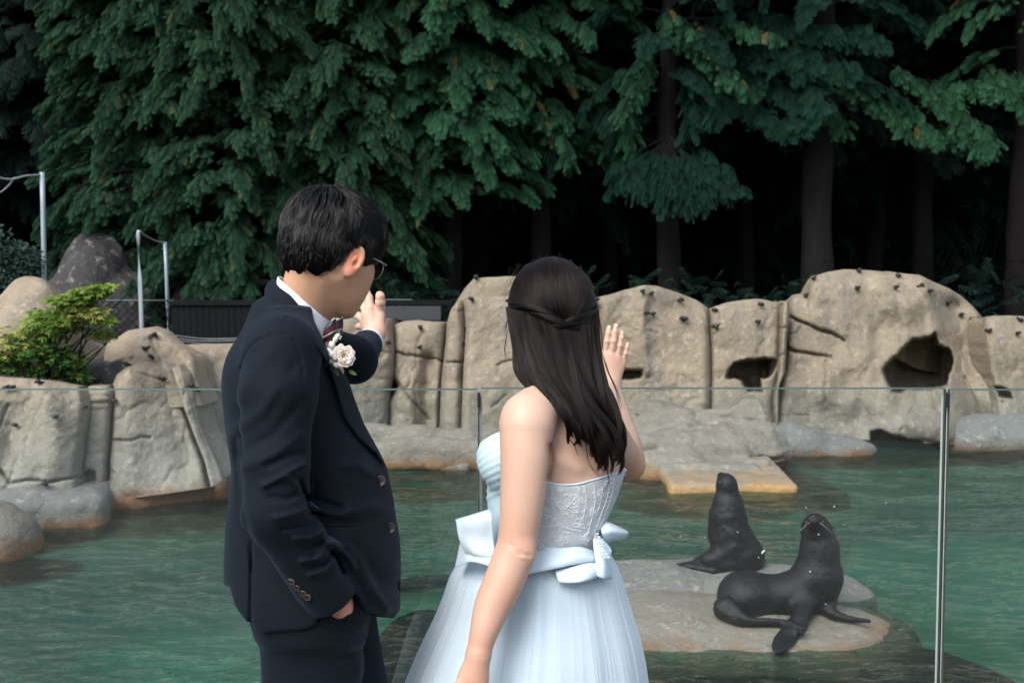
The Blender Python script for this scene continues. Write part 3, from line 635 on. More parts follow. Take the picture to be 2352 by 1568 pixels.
rope('rope', 'loose rope end drooping from the pale rope at far left', [(34, 408, 12.9), (18, 428, 12.8), (0, 442, 12.7), (-20, 446, 12.6)], 0.010)
rope('rope', 'dark sagging rope between the two grey poles', [(322, 532, 12.0), (340, 545, 12.2), (360, 554, 12.6), (379, 557, 12.8)], 0.010)
for i, (y0, y1) in enumerate(((770, 778), (776, 783), (781, 790))):
    rope('cable', ['topmost', 'middle', 'lowest'][i] + ' of three grey cables sagging behind the left bank', [(400, y0, 11.4), (440, y0 + 5, 11.5), (490, y1, 11.6), (620, y1 - 3, 11.8)], 0.007, cat='cable')
M_FENCE = simple_mat('black_painted_wood', (0.005, 0.006, 0.007), 0.7, 0.12)
def picket(label, x0, x1, Y, ytop, ybot, step=0.14, w=0.07, rails=(0.08, 0.9), group=None):
    f = empty('picket_fence', A((x0 + x1) / 2, ybot, Y)); tag(f, label, 'fence', group)
    a, b2 = at(x0, ytop, Y), at(x1, ytop, Y); zb = at(x0, ybot, Y)[2]; zt = a[2]
    V_, Q_ = boxes_np([(0, -0.012, 0, w, 0.012, zt - zb)]); mp = np_mesh('picket', V_, Q_, smooth=False); mp.materials.append(M_FENCE)
    n = int((b2[0] - a[0]) / step)
    for i in range(n):
        o = bpy.data.objects.new('picket', mp); COL.objects.link(o); o.parent = f
        o.location = Vector((a[0] + i * step, Y, zb)) - f.location; o.rotation_euler = (0, random.uniform(-.01, .01), 0)
    for fr in rails:
        z = zb + (zt - zb) * fr
        V_, Q_ = boxes_np([(a[0] - .05, Y - 0.05, z - 0.035, b2[0] + .05, Y - 0.0135, z + 0.035)])
        link('rail', np_mesh('rail', V_, Q_, smooth=False), M_FENCE, f)
    return f
picket('black picket fence far back under the big cedar', 392, 660, 14.9, 641, 705)
picket('lower black board fence in front, behind the left bank', 395, 1030, 13.4, 693, 800, step=0.085, w=0.078, rails=(0.985,))
o = link('plank', np_mesh('plank', *boxes_np([(*at(880, 704, 14.2), *(at(946, 687, 14.2) + np.array([0, .05, 0])))]), smooth=False), simple_mat('grey_plank', (0.13, 0.15, 0.16), 0.8)); tag(o, 'short grey plank lying on the dark fence beside the raised hand', 'plank')
o = link('beam', np_mesh('beam', *boxes_np([(*at(795, 735, 13.2), *(at(1012, 703, 13.2) + np.array([0, .08, 0])))]), smooth=False), simple_mat('dark_beam', (0.03, 0.035, 0.04), 0.7)); tag(o, 'dark horizontal beam behind the centre rock blocks', 'beam')
# net fence at the left (wire mesh)
M_WIRE = simple_mat('dull_steel', (0.06, 0.075, 0.08), 0.6)
def net_fence(name, label, x0, x1, Y, ytop, ybot, cell=0.10, rad=0.004, mat=None, mesh_kind=True):
    f = empty(name, A((x0 + x1) / 2, ybot, Y)); tag(f, label, 'fence')
    a, b2 = at(x0, ytop, Y), at(x1, ytop, Y); zb = at(x0, ybot, Y)[2]; zt = a[2]; W_, H_ = b2[0] - a[0], zt - zb
    parts = []
    nn = int((W_ + H_) / cell)
    for i in range(nn):
        for sgn in (1, -1):
            s0 = i * cell - H_
            t0, t1 = max(0, -s0 / 1.0), min(H_, W_ - s0)
            if t1 <= t0: continue
            xa, xb = s0 + t0, s0 + t1
            if sgn < 0: xa, xb = W_ - xa, W_ - xb
            parts.append(tube_np([(a[0] + xa, Y, zb + t0), (a[0] + xb, Y + .001 * sgn, zb + t1)], rad, 4, False))
    o = link('wire_mesh', np_mesh('wire_mesh', *join_np(parts), smooth=False), mat or M_FENCE, f); o['kind'] = 'stuff'
    link('top_rail', np_mesh('top_rail', *tube_np([(a[0], Y, zt), (b2[0], Y, zt)], 0.012 if mat is None else 0.004, 8)), M_WIRE if mat is None else mat, f)
    for xx in np.arange(a[0], b2[0] + .01, max(W_ / 2, .8)):
        link('post', np_mesh('post', *tube_np([(xx, Y, zb - .6), (xx, Y, zt)], 0.022, 8)), M_FENCE, f)
net_fence('wire_fence', 'black wire mesh fence left of the bent-top pole', 205, 400, 12.4, 690, 800)
M_LINK = simple_mat('dull_wire', (0.002, 0.003, 0.003), 0.9, 0.0)
net_fence('chain_link_fence', 'dim chain link fence in the forest shade behind the right wall', 1880, 2500, 17.2, 600, 740, cell=0.13, rad=0.0028, mat=M_LINK)
o = link('wooden_post', np_mesh('wooden_post', *boxes_np([(*at(229, 880, 10.4), *(at(243, 831, 10.4) + np.array([0, .12, 0])))]), smooth=False), M_FENCE); tag(o, 'short black wooden post among the leaves of the bright shrub', 'post')
M_WOOD = simple_mat('weathered_wood', (0.10, 0.095, 0.085), 0.85)
o = link('wooden_rail', np_mesh('wooden_rail', *join_np([tube_np([at(-60, 848, 9.9), at(100, 832, 10.1), at(160, 828, 10.2)], 0.035, 6)])), M_WOOD); tag(o, 'weathered wooden rail under the bright shrub at the left', 'rail')
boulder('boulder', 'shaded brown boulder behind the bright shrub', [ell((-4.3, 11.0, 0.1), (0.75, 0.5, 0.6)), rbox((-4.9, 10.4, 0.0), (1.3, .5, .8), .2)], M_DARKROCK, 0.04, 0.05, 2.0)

# ------------------------------------------------------------------ glass balustrade
def glass():
    b = NB('balustrade_glass'); fc = b.n('LayerWeight', Blend=.5).outputs['Facing']; fr = b.n('Math'); fr.operation = 'MULTIPLY_ADD'; fr.inputs[1].default_value = .92; fr.inputs[2].default_value = .035; b.t.links.new(b.math('POWER', fc, 5.0), fr.inputs[0])
    dirt = b.ramp(b.noise(b.coord(), 2.2, 5, 0.7), [(0.4, 0.0), (0.75, 0.012)])
    tr = b.n('BsdfTransparent', Color=(0.955, 0.985, 0.975)); gl = b.n('BsdfGlossy', Color=(1, 1, 1), Roughness=0.0); df = b.n('BsdfDiffuse', Color=(0.6, 0.62, 0.62))
    m1 = b.n('MixShader', Fac=fr.outputs[0]); b.t.links.new(tr.outputs[0], m1.inputs[1]); b.t.links.new(gl.outputs[0], m1.inputs[2])
    m2 = b.n('MixShader', Fac=dirt); b.t.links.new(m1.outputs[0], m2.inputs[1]); b.t.links.new(df.outputs[0], m2.inputs[2])
    MG = b.done(m2)
    b = NB('glass_edge'); ME_ = b.done(b.bsdf((0.055, 0.085, 0.08), 0.3, 0.5))
    MP = simple_mat('steel_post', (0.75, 0.78, 0.74), 0.5, 0.5, 0.0, var=0.1)
    MS = simple_mat('black_seal', (0.01, 0.012, 0.012), 0.5)
    YG, T = 2.80, 0.014
    x = lambda px: float(at(px, 950, YG)[0]); zt = float(at(1600, 890, YG)[2])
    runs = [(-420, 1097, zt - 0.003, 'left glass balustrade panel running behind the man'), (1105, 2171, zt, 'middle glass balustrade panel in front of the seals behind the woman'), (2181, 3000, zt - 0.004, 'right glass balustrade panel cut by the right frame edge')]
    first = None
    for (a, c, z, lab) in runs:
        pr = [(0, .02), (0, z - .004), (.004, z), (T - .004, z), (T, z - .004), (T, .02)]
        V_ = [(x(xx), YG + p_[0], p_[1]) for xx in (a, c) for p_ in pr]; Q_ = [(i, i + 1, i + 7, i + 6) for i in range(5)] + [(5, 0, 6, 11)] + [(0, 5, 4, 1), (1, 4, 3, 2), (6, 7, 10, 11), (7, 8, 9, 10)]
        me = np_mesh('glass_panel', V_, Q_, smooth=False); me.materials.append(MG); me.materials.append(ME_)
        for p_ in me.polygons:
            if abs(p_.normal.y) < 0.9: p_.material_index = 1
        o = bpy.data.objects.new('glass_panel', me); COL.objects.link(o); tag(o, lab, 'glass panel', 'glass balustrade panels')
    for px_, lab in ((1101, 'slim steel post at the glass joint left of the woman'), (2176, 'slim steel post at the glass joint near the right frame edge')):
        xc = x(px_); e = empty('steel_post', (xc, YG + 0.02, 0)); tag(e, lab, 'post', 'steel posts between the glass panels')
        link('shaft', np_mesh('shaft', *boxes_np([(xc - 0.0050, YG + 0.016, 0, xc + 0.0068, YG + 0.03, zt - 0.025)]), smooth=False), MP, e)
        link('seal', np_mesh('seal', *boxes_np([(xc - 0.0040, YG + 0.001, 0.02, xc - 0.0026, YG + 0.0155, zt - 0.02)]), smooth=False), MS, e)
        link('clamp', np_mesh('clamp', *boxes_np([(xc - 0.0055, YG - 0.004, zt - 0.055, xc + 0.003, YG + 0.0125, zt - 0.015)]), smooth=False), MS, e)
    # bird droppings and water spots stuck on the pane
    M_ = simple_mat('dried_spot', (0.75, 0.76, 0.74), 0.8)
    def Z7(X_, Y_): return ((1500 + X_ / 2.671) / 1.063, (1080 + Y_ / 2.671) / 1.063)
    sp = [(968, 712, 5, 1), (975, 705, 4, 1), (940, 748, 2.2, 1), (803, 582, 3.4, 0), (1434, 415, 4, 0), (1250, 423, 2.6, 0), (1772, 393, 2, 0), (1332, 598, 3.4, 0), (1276, 840, 2.6, 1), (1498, 535, 1.8, 0), (1150, 682, 1.4, 0), (1862, 190, 1.4, 0), (1204, 1415, 1.6, 0), (1650, 1440, 1.6, 0), (1366, 1010, 1.4, 0), (1378, 1052, 1.6, 1), (430, 612, 1.6, 1), (590, 620, 1.6, 1), (290, 1480, 1.3, 0), (1210, 1540, 1.6, 0)]
    parts = []
    for X_, Y_, r_, st in sp:
        c = at(*Z7(X_, Y_), YG - 0.0006); n = 9; k = np.arange(n) / n * 2 * np.pi
        rr = r_ * 0.00052 * (0.7 + 0.6 * RNG.random(n)); ang = R(40)
        dx, dz = rr * np.cos(k), rr * np.sin(k) * (2.4 if st else 1)
        ring = np.stack([c[0] + dx * math.cos(ang * st) + dz * math.sin(ang * st), np.full(n, c[1]), c[2] - dx * math.sin(ang * st) + dz * math.cos(ang * st)], 1)
        V_ = np.concatenate([ring, [c - [0, 0.0005, 0]]]); Q_ = np.array([(i, (i + 1) % n, n, n) for i in range(n)])
        parts.append((V_, Q_))
    V_, Q_ = join_np(parts)
    o = link('dried_spots', np_mesh('dried_spots', V_, tris=Q_[:, :3]), M_); tag(o, 'small white dried splashes scattered on the middle glass panel', 'stains', kind='stuff')
glass()
# ------------------------------------------------------------------ conifers
def leaf_mat(name, a, c, brown=None):
    b = NB(name); oi = b.n('ObjectInfo'); rnd = oi.outputs['Random']
    col = b.mix(rnd, a, c)
    if brown is not None: col = b.mix(b.math('GREATER_THAN', b.math('FRACT', b.math('MULTIPLY', rnd, 37.7)), 0.985), col, brown)
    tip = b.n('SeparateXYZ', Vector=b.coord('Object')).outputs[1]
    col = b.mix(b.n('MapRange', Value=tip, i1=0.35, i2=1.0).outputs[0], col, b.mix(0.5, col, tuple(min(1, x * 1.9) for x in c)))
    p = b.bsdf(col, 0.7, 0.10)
    tr = b.n('BsdfTranslucent', Color=col); m = b.n('MixShader', Fac=0.12); b.t.links.new(p.outputs[0], m.inputs[1]); b.t.links.new(tr.outputs[0], m.inputs[2])
    return b.done(m)
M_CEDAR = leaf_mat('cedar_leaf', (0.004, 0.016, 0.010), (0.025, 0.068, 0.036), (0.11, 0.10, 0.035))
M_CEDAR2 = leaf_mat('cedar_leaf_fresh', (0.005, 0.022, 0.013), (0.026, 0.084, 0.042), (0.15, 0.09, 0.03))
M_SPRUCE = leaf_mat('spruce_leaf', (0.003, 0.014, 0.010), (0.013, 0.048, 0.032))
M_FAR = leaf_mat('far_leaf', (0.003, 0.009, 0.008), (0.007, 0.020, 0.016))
b = NB('bark'); v = b.coord(scale=(1, 1, 0.12)); nz = b.noise(v, 16, 6, 0.7, 0.5)
M_BARK = b.done(b.bsdf(b.mix(nz, (0.005, 0.0048, 0.0048), (0.020, 0.019, 0.019)), 0.95, 0.1, Normal=b.bump(nz, 0.9, 0.04)))

M_BARKD = simple_mat('shaded_bark', (0.010, 0.009, 0.009), 0.95, 0.05)  # darker copy of the bark, forest shade put into its colour
TREES = {}
def frond_mesh(kind, seed, mat):
    rr = random.Random(seed); V, T = [], []
    def kite(p, d, n, L, w):
        d = d.normalized(); s = d.cross(n).normalized(); i = len(V)
        V.extend([p, p + d * L * 0.45 + s * w, p + d * L - n * L * 0.12, p + d * L * 0.45 - s * w]); T.extend([(i, i + 1, i + 2), (i, i + 2, i + 3)])
    N = Vector((0, 0, 1))
    def P(t): return Vector((0.03 * math.sin(t * 4 + seed), t, 0.08 * t - 0.26 * t * t))
    def D(t): return (P(t + .02) - P(t)).normalized()
    if kind == 'cedar':
        n = 11
        for i in range(n + 1):
            t = 0.08 + 0.92 * i / n; l = 0.42 * max(0, 1 - t) ** 0.7 * (0.55 + t) + 0.07
            for sgn in (-1, 1):
                if i == n and sgn > 0: continue
                base = P(t); d = D(t); side = d.cross(N).normalized() * sgn
                ang = R(52 - 12 * t + rr.uniform(-8, 8)) if i < n else 0
                dd = (d * math.cos(ang) + side * math.sin(ang) - N * rr.uniform(.25, .75)).normalized()
                nn = (side.cross(dd) if False else (N - dd * N.dot(dd))).normalized(); m = 6
                for j in range(m):
                    q = (j + 0.3) / m; pp = base + dd * l * q - N * 0.22 * l * q * q
                    for s2 in (-1, 1):
                        s3 = dd.cross(nn).normalized() * s2
                        kite(pp, dd * 0.8 + s3 * 0.5 - N * 0.25, (nn + s3 * rr.uniform(-.7, .7)).normalized(), 0.062 * (1.15 - 0.6 * q), 0.012)
                kite(base + dd * l * 0.7 - N * .12 * l, dd - N * 0.3, nn, l * 0.42, 0.012)
                kite(base, dd - N * .06, nn, l * .8, 0.012)
    else:
        n = 8
        for i in range(n + 1):
            t = 0.1 + 0.9 * i / n; l = 0.34 * max(0, 1 - t) ** 0.5 * (0.6 + .6 * t) + 0.10
            for sgn in (-1, 1):
                base = P(t); d = D(t); side = d.cross(N).normalized() * sgn; ang = R(48 + rr.uniform(-10, 10)) if i < n else R(6)
                dd = (d * math.cos(ang) + side * math.sin(ang) - N * rr.uniform(.1, .5)).normalized()
                nn = (N - dd * N.dot(dd)).normalized(); s3 = dd.cross(nn)
                m = 6
                for j in range(m):
                    q = j / m; pp = base + dd * l * q
                    for k in range(4):
                        a2 = k * math.pi / 2 + 0.5 + j; rad = s3 * math.cos(a2) + nn * math.sin(a2)
                        kite(pp, dd * 0.8 + rad * 0.75, rad.cross(dd).normalized(), 0.070, 0.010)
                kite(base + dd * l * .9, dd, nn, 0.06, 0.014); kite(base, dd, nn, l, 0.010)
    me = bpy.data.meshes.new('frond'); me.from_pydata([tuple(v_) for v_ in V], [], T); me.materials.append(mat)
    return me
def frond_set(name, kind, mat, k=3):
    c = bpy.data.collections.new(name)
    for i in range(k):
        o = bpy.data.objects.new('frond', frond_mesh(kind, i * 7 + 1, mat)); c.objects.link(o)
    return c
def gn_tree(coll):
    g = bpy.data.node_groups.new('scatter', 'GeometryNodeTree')
    g.interface.new_socket('Geometry', in_out='INPUT', socket_type='NodeSocketGeometry'); g.interface.new_socket('Geometry', in_out='OUTPUT', socket_type='NodeSocketGeometry')
    N = g.nodes.new; gi = N('NodeGroupInput'); go = N('NodeGroupOutput')
    m2p = N('GeometryNodeMeshToPoints'); iop = N('GeometryNodeInstanceOnPoints'); ci = N('GeometryNodeCollectionInfo')
    ci.inputs['Collection'].default_value = coll; ci.inputs['Separate Children'].default_value = True; ci.inputs['Reset Children'].default_value = True
    ar = N('GeometryNodeInputNamedAttribute'); ar.data_type = 'FLOAT_VECTOR'; ar.inputs['Name'].default_value = 'rot'
    asc = N('GeometryNodeInputNamedAttribute'); asc.data_type = 'FLOAT'; asc.inputs['Name'].default_value = 'scl'
    e2r = N('FunctionNodeEulerToRotation'); L = g.links.new
    L(gi.outputs[0], m2p.inputs[0]); L(m2p.outputs[0], iop.inputs['Points']); L(ci.outputs[0], iop.inputs['Instance']); iop.inputs['Pick Instance'].default_value = True
    L(ar.outputs[0], e2r.inputs[0]); L(e2r.outputs[0], iop.inputs['Rotation']); L(asc.outputs[0], iop.inputs['Scale']); L(iop.outputs[0], go.inputs[0])
    return g
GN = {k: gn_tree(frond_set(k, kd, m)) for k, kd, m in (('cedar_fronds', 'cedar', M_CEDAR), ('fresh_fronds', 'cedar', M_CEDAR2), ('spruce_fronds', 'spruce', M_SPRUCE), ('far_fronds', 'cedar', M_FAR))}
def scatter(name, P, DIR, S, gn, parent=None, tilt=None):
    """fronds at P pointing along DIR, blade up"""
    P = np.asarray(P); DIR = np.asarray(DIR); n = len(P)
    me = bpy.data.meshes.new(name); me.vertices.add(n); me.vertices.foreach_set('co', P.astype(np.float32).ravel())
    y = DIR / (np.linalg.norm(DIR, axis=1, keepdims=True) + 1e-9)
    pitch = np.arcsin(np.clip(y[:, 2], -1, 1)); yaw = np.arctan2(-y[:, 0], y[:, 1])
    roll = RNG.normal(0, 0.55, n) if tilt is None else tilt
    # euler XYZ: roll about the frond axis (Y) is applied second
    E = np.stack([pitch, roll * 0.0, yaw], 1)
    cr, sr = np.cos(roll), np.sin(roll)
    # matrix = Rz(yaw) Rx(pitch) Ry(roll) -> euler XYZ
    cp, sp, cw, sw = np.cos(pitch), np.sin(pitch), np.cos(yaw), np.sin(yaw)
    m00 = cw * cr - sw * sp * sr; m10 = sw * cr + cw * sp * sr; m20 = -cp * sr
    m21 = sp; m22 = cp * cr
    E = np.stack([np.arctan2(m21, m22), np.arcsin(np.clip(-m20, -1, 1)), np.arctan2(m10, m00)], 1)
    a = me.attributes.new('rot', 'FLOAT_VECTOR', 'POINT'); a.data.foreach_set('vector', E.astype(np.float32).ravel())
    a = me.attributes.new('scl', 'FLOAT', 'POINT'); a.data.foreach_set('value', np.asarray(S, np.float32))
    o = link(name, me, None, parent); o['kind'] = 'stuff' if parent is not None else o.get('kind', 'stuff')
    md = o.modifiers.new('scatter', 'NODES'); md.node_group = GN[gn]
    return o
def bough_pts(p0, az, L, rise, droop, n, rs):
    t = np.linspace(0, 1, n); d = np.array([math.sin(az), math.cos(az)])
    return np.stack([p0[0] + d[0] * L * t, p0[1] + d[1] * L * t, p0[2] + rise * L * t - droop * L * t ** 2.0], 1)
def conifer(label, px, Y, trunk_r, zb, zt, rad, gn, n_b, group=None, size=(0.22, 0.38), az_c=180, az_w=120, droop=0.55, dens=9.0, profile=None, ztop=11.0, lean=0.0, sag=0.5, seed=0, cat='tree', rise=0.22):
    rs = np.random.default_rng(seed + 11)
    x0 = float(at(px, 600, Y)[0])
    e = empty('conifer', (x0, Y, 0.3)); tag(e, label, cat, group)
    zz = np.linspace(-0.2, ztop, 26)
    rr = trunk_r * (1 - 0.55 * (zz + .2) / (ztop + .2)) * (1 + 0.5 * np.exp(-(zz - .2) * 2.2)) * (1 + 0.05 * rs.normal(size=len(zz)))
    P = np.stack([x0 + lean * zz + 0.04 * np.sin(zz * 1.3 + seed), np.full(len(zz), Y), zz], 1)
    link('trunk', np_mesh('trunk', *tube_np(P, rr, 14, up=(0, 1, 0))), M_BARKD if gn == 'far_fronds' or px == 2345 else M_BARK, e); TREES[label[:12] + str(px)] = e
    FP, FD, FS = [], [], []; limbs = []
    for i in range(n_b):
        f = (i + rs.random()) / n_b; z = zb + (zt - zb) * f
        L = rad * (profile(f) if profile else (1 - 0.5 * f)) * rs.uniform(0.72, 1.12)
        az = R(az_c + rs.uniform(-az_w, az_w))
        bp = bough_pts((x0 + lean * z, Y, z), az, L, rise * rs.uniform(.5, 1.5), droop * rs.uniform(0.7, 1.3), 12, rs)
        limbs.append(tube_np(bp, np.linspace(0.028, 0.006, 12) * (0.6 + L / 3), 5, False))
        m = int(dens * L)
        t = rs.uniform(0.22, 1.0, m) ** 0.75
        ip = np.stack([np.interp(t, np.linspace(0, 1, 12), bp[:, k]) for k in range(3)], 1)
        tang = np.gradient(bp, axis=0); tg = np.stack([np.interp(t, np.linspace(0, 1, 12), tang[:, k]) for k in range(3)], 1); tg /= np.linalg.norm(tg, axis=1, keepdims=True)
        side = np.stack([tg[:, 1], -tg[:, 0], 0 * tg[:, 0]], 1) * rs.choice([-1, 1], m)[:, None]
        w = rs.uniform(0.2, 1.1, m)[:, None] * (1.15 - t)[:, None]
        sub = rs.uniform(0, 0.42, m)[:, None] * (1.1 - t)[:, None] * L * 0.42
        d = tg * 0.8 + side * w * 1.2; d[:, 2] -= sag * rs.uniform(0.1, 1.3, m) * 0.45
        ip = ip + side * sub + np.stack([np.zeros(m), np.zeros(m), -0.35 * sub[:, 0] + rs.normal(0, 0.05, m)], 1)
        FP.append(ip); FD.append(d); FS.append(rs.uniform(size[0], size[1], m) * (1.12 - 0.35 * t))
    o = link('limbs', np_mesh('limbs', *join_np(limbs)), M_BARK, e); o['kind'] = 'stuff'
    c = scatter('crown', np.concatenate(FP), np.concatenate(FD), np.concatenate(FS), gn, e)
    return e
full = lambda f: 1.0 - 0.25 * f
G1 = 'lit cedars at the left and centre of the tree line'
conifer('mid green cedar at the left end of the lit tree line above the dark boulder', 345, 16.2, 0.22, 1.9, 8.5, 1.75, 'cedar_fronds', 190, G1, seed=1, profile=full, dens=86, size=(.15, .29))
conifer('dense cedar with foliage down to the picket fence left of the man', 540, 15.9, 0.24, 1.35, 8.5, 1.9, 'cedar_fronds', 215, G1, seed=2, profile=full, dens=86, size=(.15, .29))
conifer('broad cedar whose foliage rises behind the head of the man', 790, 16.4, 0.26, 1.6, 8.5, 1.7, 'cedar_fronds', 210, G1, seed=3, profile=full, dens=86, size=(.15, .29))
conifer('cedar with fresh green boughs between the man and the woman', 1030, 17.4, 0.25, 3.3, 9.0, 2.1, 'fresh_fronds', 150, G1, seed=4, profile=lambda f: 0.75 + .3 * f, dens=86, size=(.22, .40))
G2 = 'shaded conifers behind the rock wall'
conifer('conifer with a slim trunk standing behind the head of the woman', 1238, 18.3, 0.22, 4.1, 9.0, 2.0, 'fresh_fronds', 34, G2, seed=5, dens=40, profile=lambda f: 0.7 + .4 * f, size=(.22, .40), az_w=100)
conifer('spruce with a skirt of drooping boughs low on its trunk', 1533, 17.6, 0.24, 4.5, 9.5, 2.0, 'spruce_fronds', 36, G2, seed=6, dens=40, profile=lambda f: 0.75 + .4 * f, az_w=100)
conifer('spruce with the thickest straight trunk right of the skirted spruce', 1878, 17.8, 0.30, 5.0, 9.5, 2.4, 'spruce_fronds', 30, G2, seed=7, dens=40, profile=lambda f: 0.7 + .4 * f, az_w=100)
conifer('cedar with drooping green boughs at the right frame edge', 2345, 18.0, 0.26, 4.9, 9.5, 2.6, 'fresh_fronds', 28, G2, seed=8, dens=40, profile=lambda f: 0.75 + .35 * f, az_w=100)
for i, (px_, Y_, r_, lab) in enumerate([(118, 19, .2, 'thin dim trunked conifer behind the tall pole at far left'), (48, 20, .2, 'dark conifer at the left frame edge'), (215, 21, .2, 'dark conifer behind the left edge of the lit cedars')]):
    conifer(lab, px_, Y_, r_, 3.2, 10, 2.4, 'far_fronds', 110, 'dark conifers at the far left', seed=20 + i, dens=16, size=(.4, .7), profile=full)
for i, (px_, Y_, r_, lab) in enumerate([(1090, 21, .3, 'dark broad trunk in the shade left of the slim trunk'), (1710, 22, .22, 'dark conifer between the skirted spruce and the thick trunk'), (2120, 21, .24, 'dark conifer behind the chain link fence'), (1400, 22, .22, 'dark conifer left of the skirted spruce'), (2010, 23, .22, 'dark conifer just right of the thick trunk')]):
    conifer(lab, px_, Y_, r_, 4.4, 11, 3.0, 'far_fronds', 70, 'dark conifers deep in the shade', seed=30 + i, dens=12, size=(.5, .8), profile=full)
# boughs read one by one in the photograph
def hero(parent_name, boughs, gn, Y, seed, size=(0.3, 0.5), dens=16, sag=0.6, tmin=0.0):
    rs = np.random.default_rng(seed); FP, FD, FS, limbs = [], [], [], []
    for pts, dy in boughs:
        W = spline([at(x, y, Y + dy * k / max(1, len(pts) - 1)) for k, (x, y) in enumerate(pts)], 14)
        L = np.linalg.norm(np.diff(W, axis=0), axis=1).sum(); limbs.append(tube_np(W, np.linspace(0.009, 0.004, 14), 5, False))
        m = int(dens * L) + 2; t = rs.uniform(tmin, 1.0, m); tt = np.linspace(0, 1, 14)
        ip = np.stack([np.interp(t, tt, W[:, k]) for k in range(3)], 1); T = np.gradient(W, axis=0); tg = np.stack([np.interp(t, tt, T[:, k]) for k in range(3)], 1); tg /= np.linalg.norm(tg, axis=1, keepdims=True)
        side = np.stack([tg[:, 1], -tg[:, 0], 0 * t], 1); side /= np.linalg.norm(side, axis=1, keepdims=True) + 1e-6; side *= rs.choice([-1, 1, 1], m)[:, None]
        d = tg * 0.6 + side * rs.uniform(0.3, 1.0, m)[:, None]; d[:, 2] -= sag * rs.uniform(.4, 1.4, m)
        FP.append(ip + rs.normal(0, .05, (m, 3))); FD.append(d); FS.append(rs.uniform(size[0], size[1], m) * (1.1 - .4 * t))
    return limbs, FP, FD, FS
def bough_tree(px_owner, boughs, gn, Y=None, seed=0, YY=None, **kw):
    Y = YY or Y
    e = next(v_ for k_, v_ in TREES.items() if k_.endswith(str(px_owner)))
    l, p_, d_, s_ = hero('', boughs, gn, Y, seed, **kw)
    o = link('bough', np_mesh('bough', *join_np(l)), M_BARK, e); o['kind'] = 'stuff'
    scatter('bough_needles', np.concatenate(p_), np.concatenate(d_), np.concatenate(s_), gn, e)
sk = []
for k in range(24):
    a = -1 + 2 * k / 23 + random.uniform(-.06, .06); tip = (1535 + a * 140 + random.uniform(-22, 22), 470 - 50 * abs(a) ** 1.2 + random.uniform(-50, 18)); dy = -1.6 * math.cos(a * 1.4)
    sk.append(([(1538, 318 + random.uniform(-10, 14)), (1538 + (tip[0] - 1538) * .5, 318 + (tip[1] - 318) * .42), tip], dy))
sk.append(([(1560, 400), (1620, 425), (1705, 428)], -0.8))
bough_tree(1533, sk, 'spruce_fronds', 17.0, 61, tmin=0.45, size=(0.22, 0.36), dens=40, sag=0.9)
bough_tree(2345, YY=17.9, boughs=[([(1900, 130), (1960, 190), (2040, 240), (2080, 300)], -1.2), ([(1950, 200), (2010, 215), (2090, 250), (2150, 315)], -1.4), ([(2130, 180), (2200, 240), (2260, 300), (2280, 345)], -1.3), ([(2180, 200), (2260, 190), (2330, 220), (2400, 300)], -1.5), ([(2050, 150), (2130, 200), (2200, 270), (2230, 330)], -1.0),
     ([(2090, 300), (2150, 290), (2210, 320), (2260, 350)], -0.8), ([(1860, 190), (1900, 230), (1930, 270), (1925, 300)], -0.9), ([(2250, 150), (2320, 170), (2400, 190)], -1.0)], gn='fresh_fronds', seed=71, size=(0.26, 0.44), dens=32)
bough_tree(1533, YY=17.2, boughs=[([(1520, 20), (1590, 60), (1650, 130), (1720, 210)], -1.3), ([(1545, 60), (1610, 110), (1660, 170), (1710, 190)], -1.2), ([(1500, 100), (1480, 170), (1440, 230), (1430, 270)], -0.9), ([(1460, 140), (1450, 200), (1440, 260)], -0.7), ([(1446, 250), (1448, 300), (1447, 350)], -0.6), ([(1640, 30), (1720, 60), (1790, 90)], -1.2)], gn='fresh_fronds', seed=72, size=(0.24, 0.40), dens=28)
bough_tree(1878, YY=17.4, boughs=[([(1680, 60), (1760, 110), (1850, 140), (1960, 150)], -1.2), ([(1700, 130), (1780, 190), (1850, 230), (1900, 240)], -1.2), ([(1660, 180), (1730, 240), (1790, 280), (1860, 270)], -1.0), ([(1740, 20), (1840, 60), (1960, 70), (2030, 90)], -1.1), ([(1640, 130), (1660, 200), (1650, 260)], -1.0), ([(1600, 160), (1600, 230), (1580, 290)], -.9)], gn='spruce_fronds', seed=73, size=(0.28, 0.46), dens=86, sag=.9)
bough_tree(1238, YY=17.5, boughs=[([(1000, 40), (1060, 90), (1100, 150)], -1.3), ([(1090, 110), (1150, 150), (1200, 190), (1240, 230)], -1.2), ([(1180, 60), (1240, 80), (1300, 130)], -1.2), ([(1100, 200), (1150, 220), (1200, 270)], -1.0), ([(1130, 250), (1160, 300), (1150, 350)], -0.9), ([(1250, 20), (1320, 50), (1370, 90)], -1.3), ([(1240, 290), (1290, 320), (1310, 370)], -1.0), ([(1040, 220), (1070, 280), (1060, 330)], -1.0), ([(990, 120), (1010, 180), (1040, 230)], -1)], gn='fresh_fronds', seed=74, size=(0.24, 0.40), dens=28)
bough_tree(1238, YY=17.9, boughs=[([(1220, 240), (1250, 300), (1270, 370)], -.8), ([(1262, 250), (1300, 320), (1310, 375)], -.8), ([(1170, 330), (1165, 390), (1160, 450)], -.6), ([(1140, 340), (1135, 400), (1130, 440)], -.6)], gn='spruce_fronds', seed=75, size=(.22, .36), dens=30, sag=1.2)
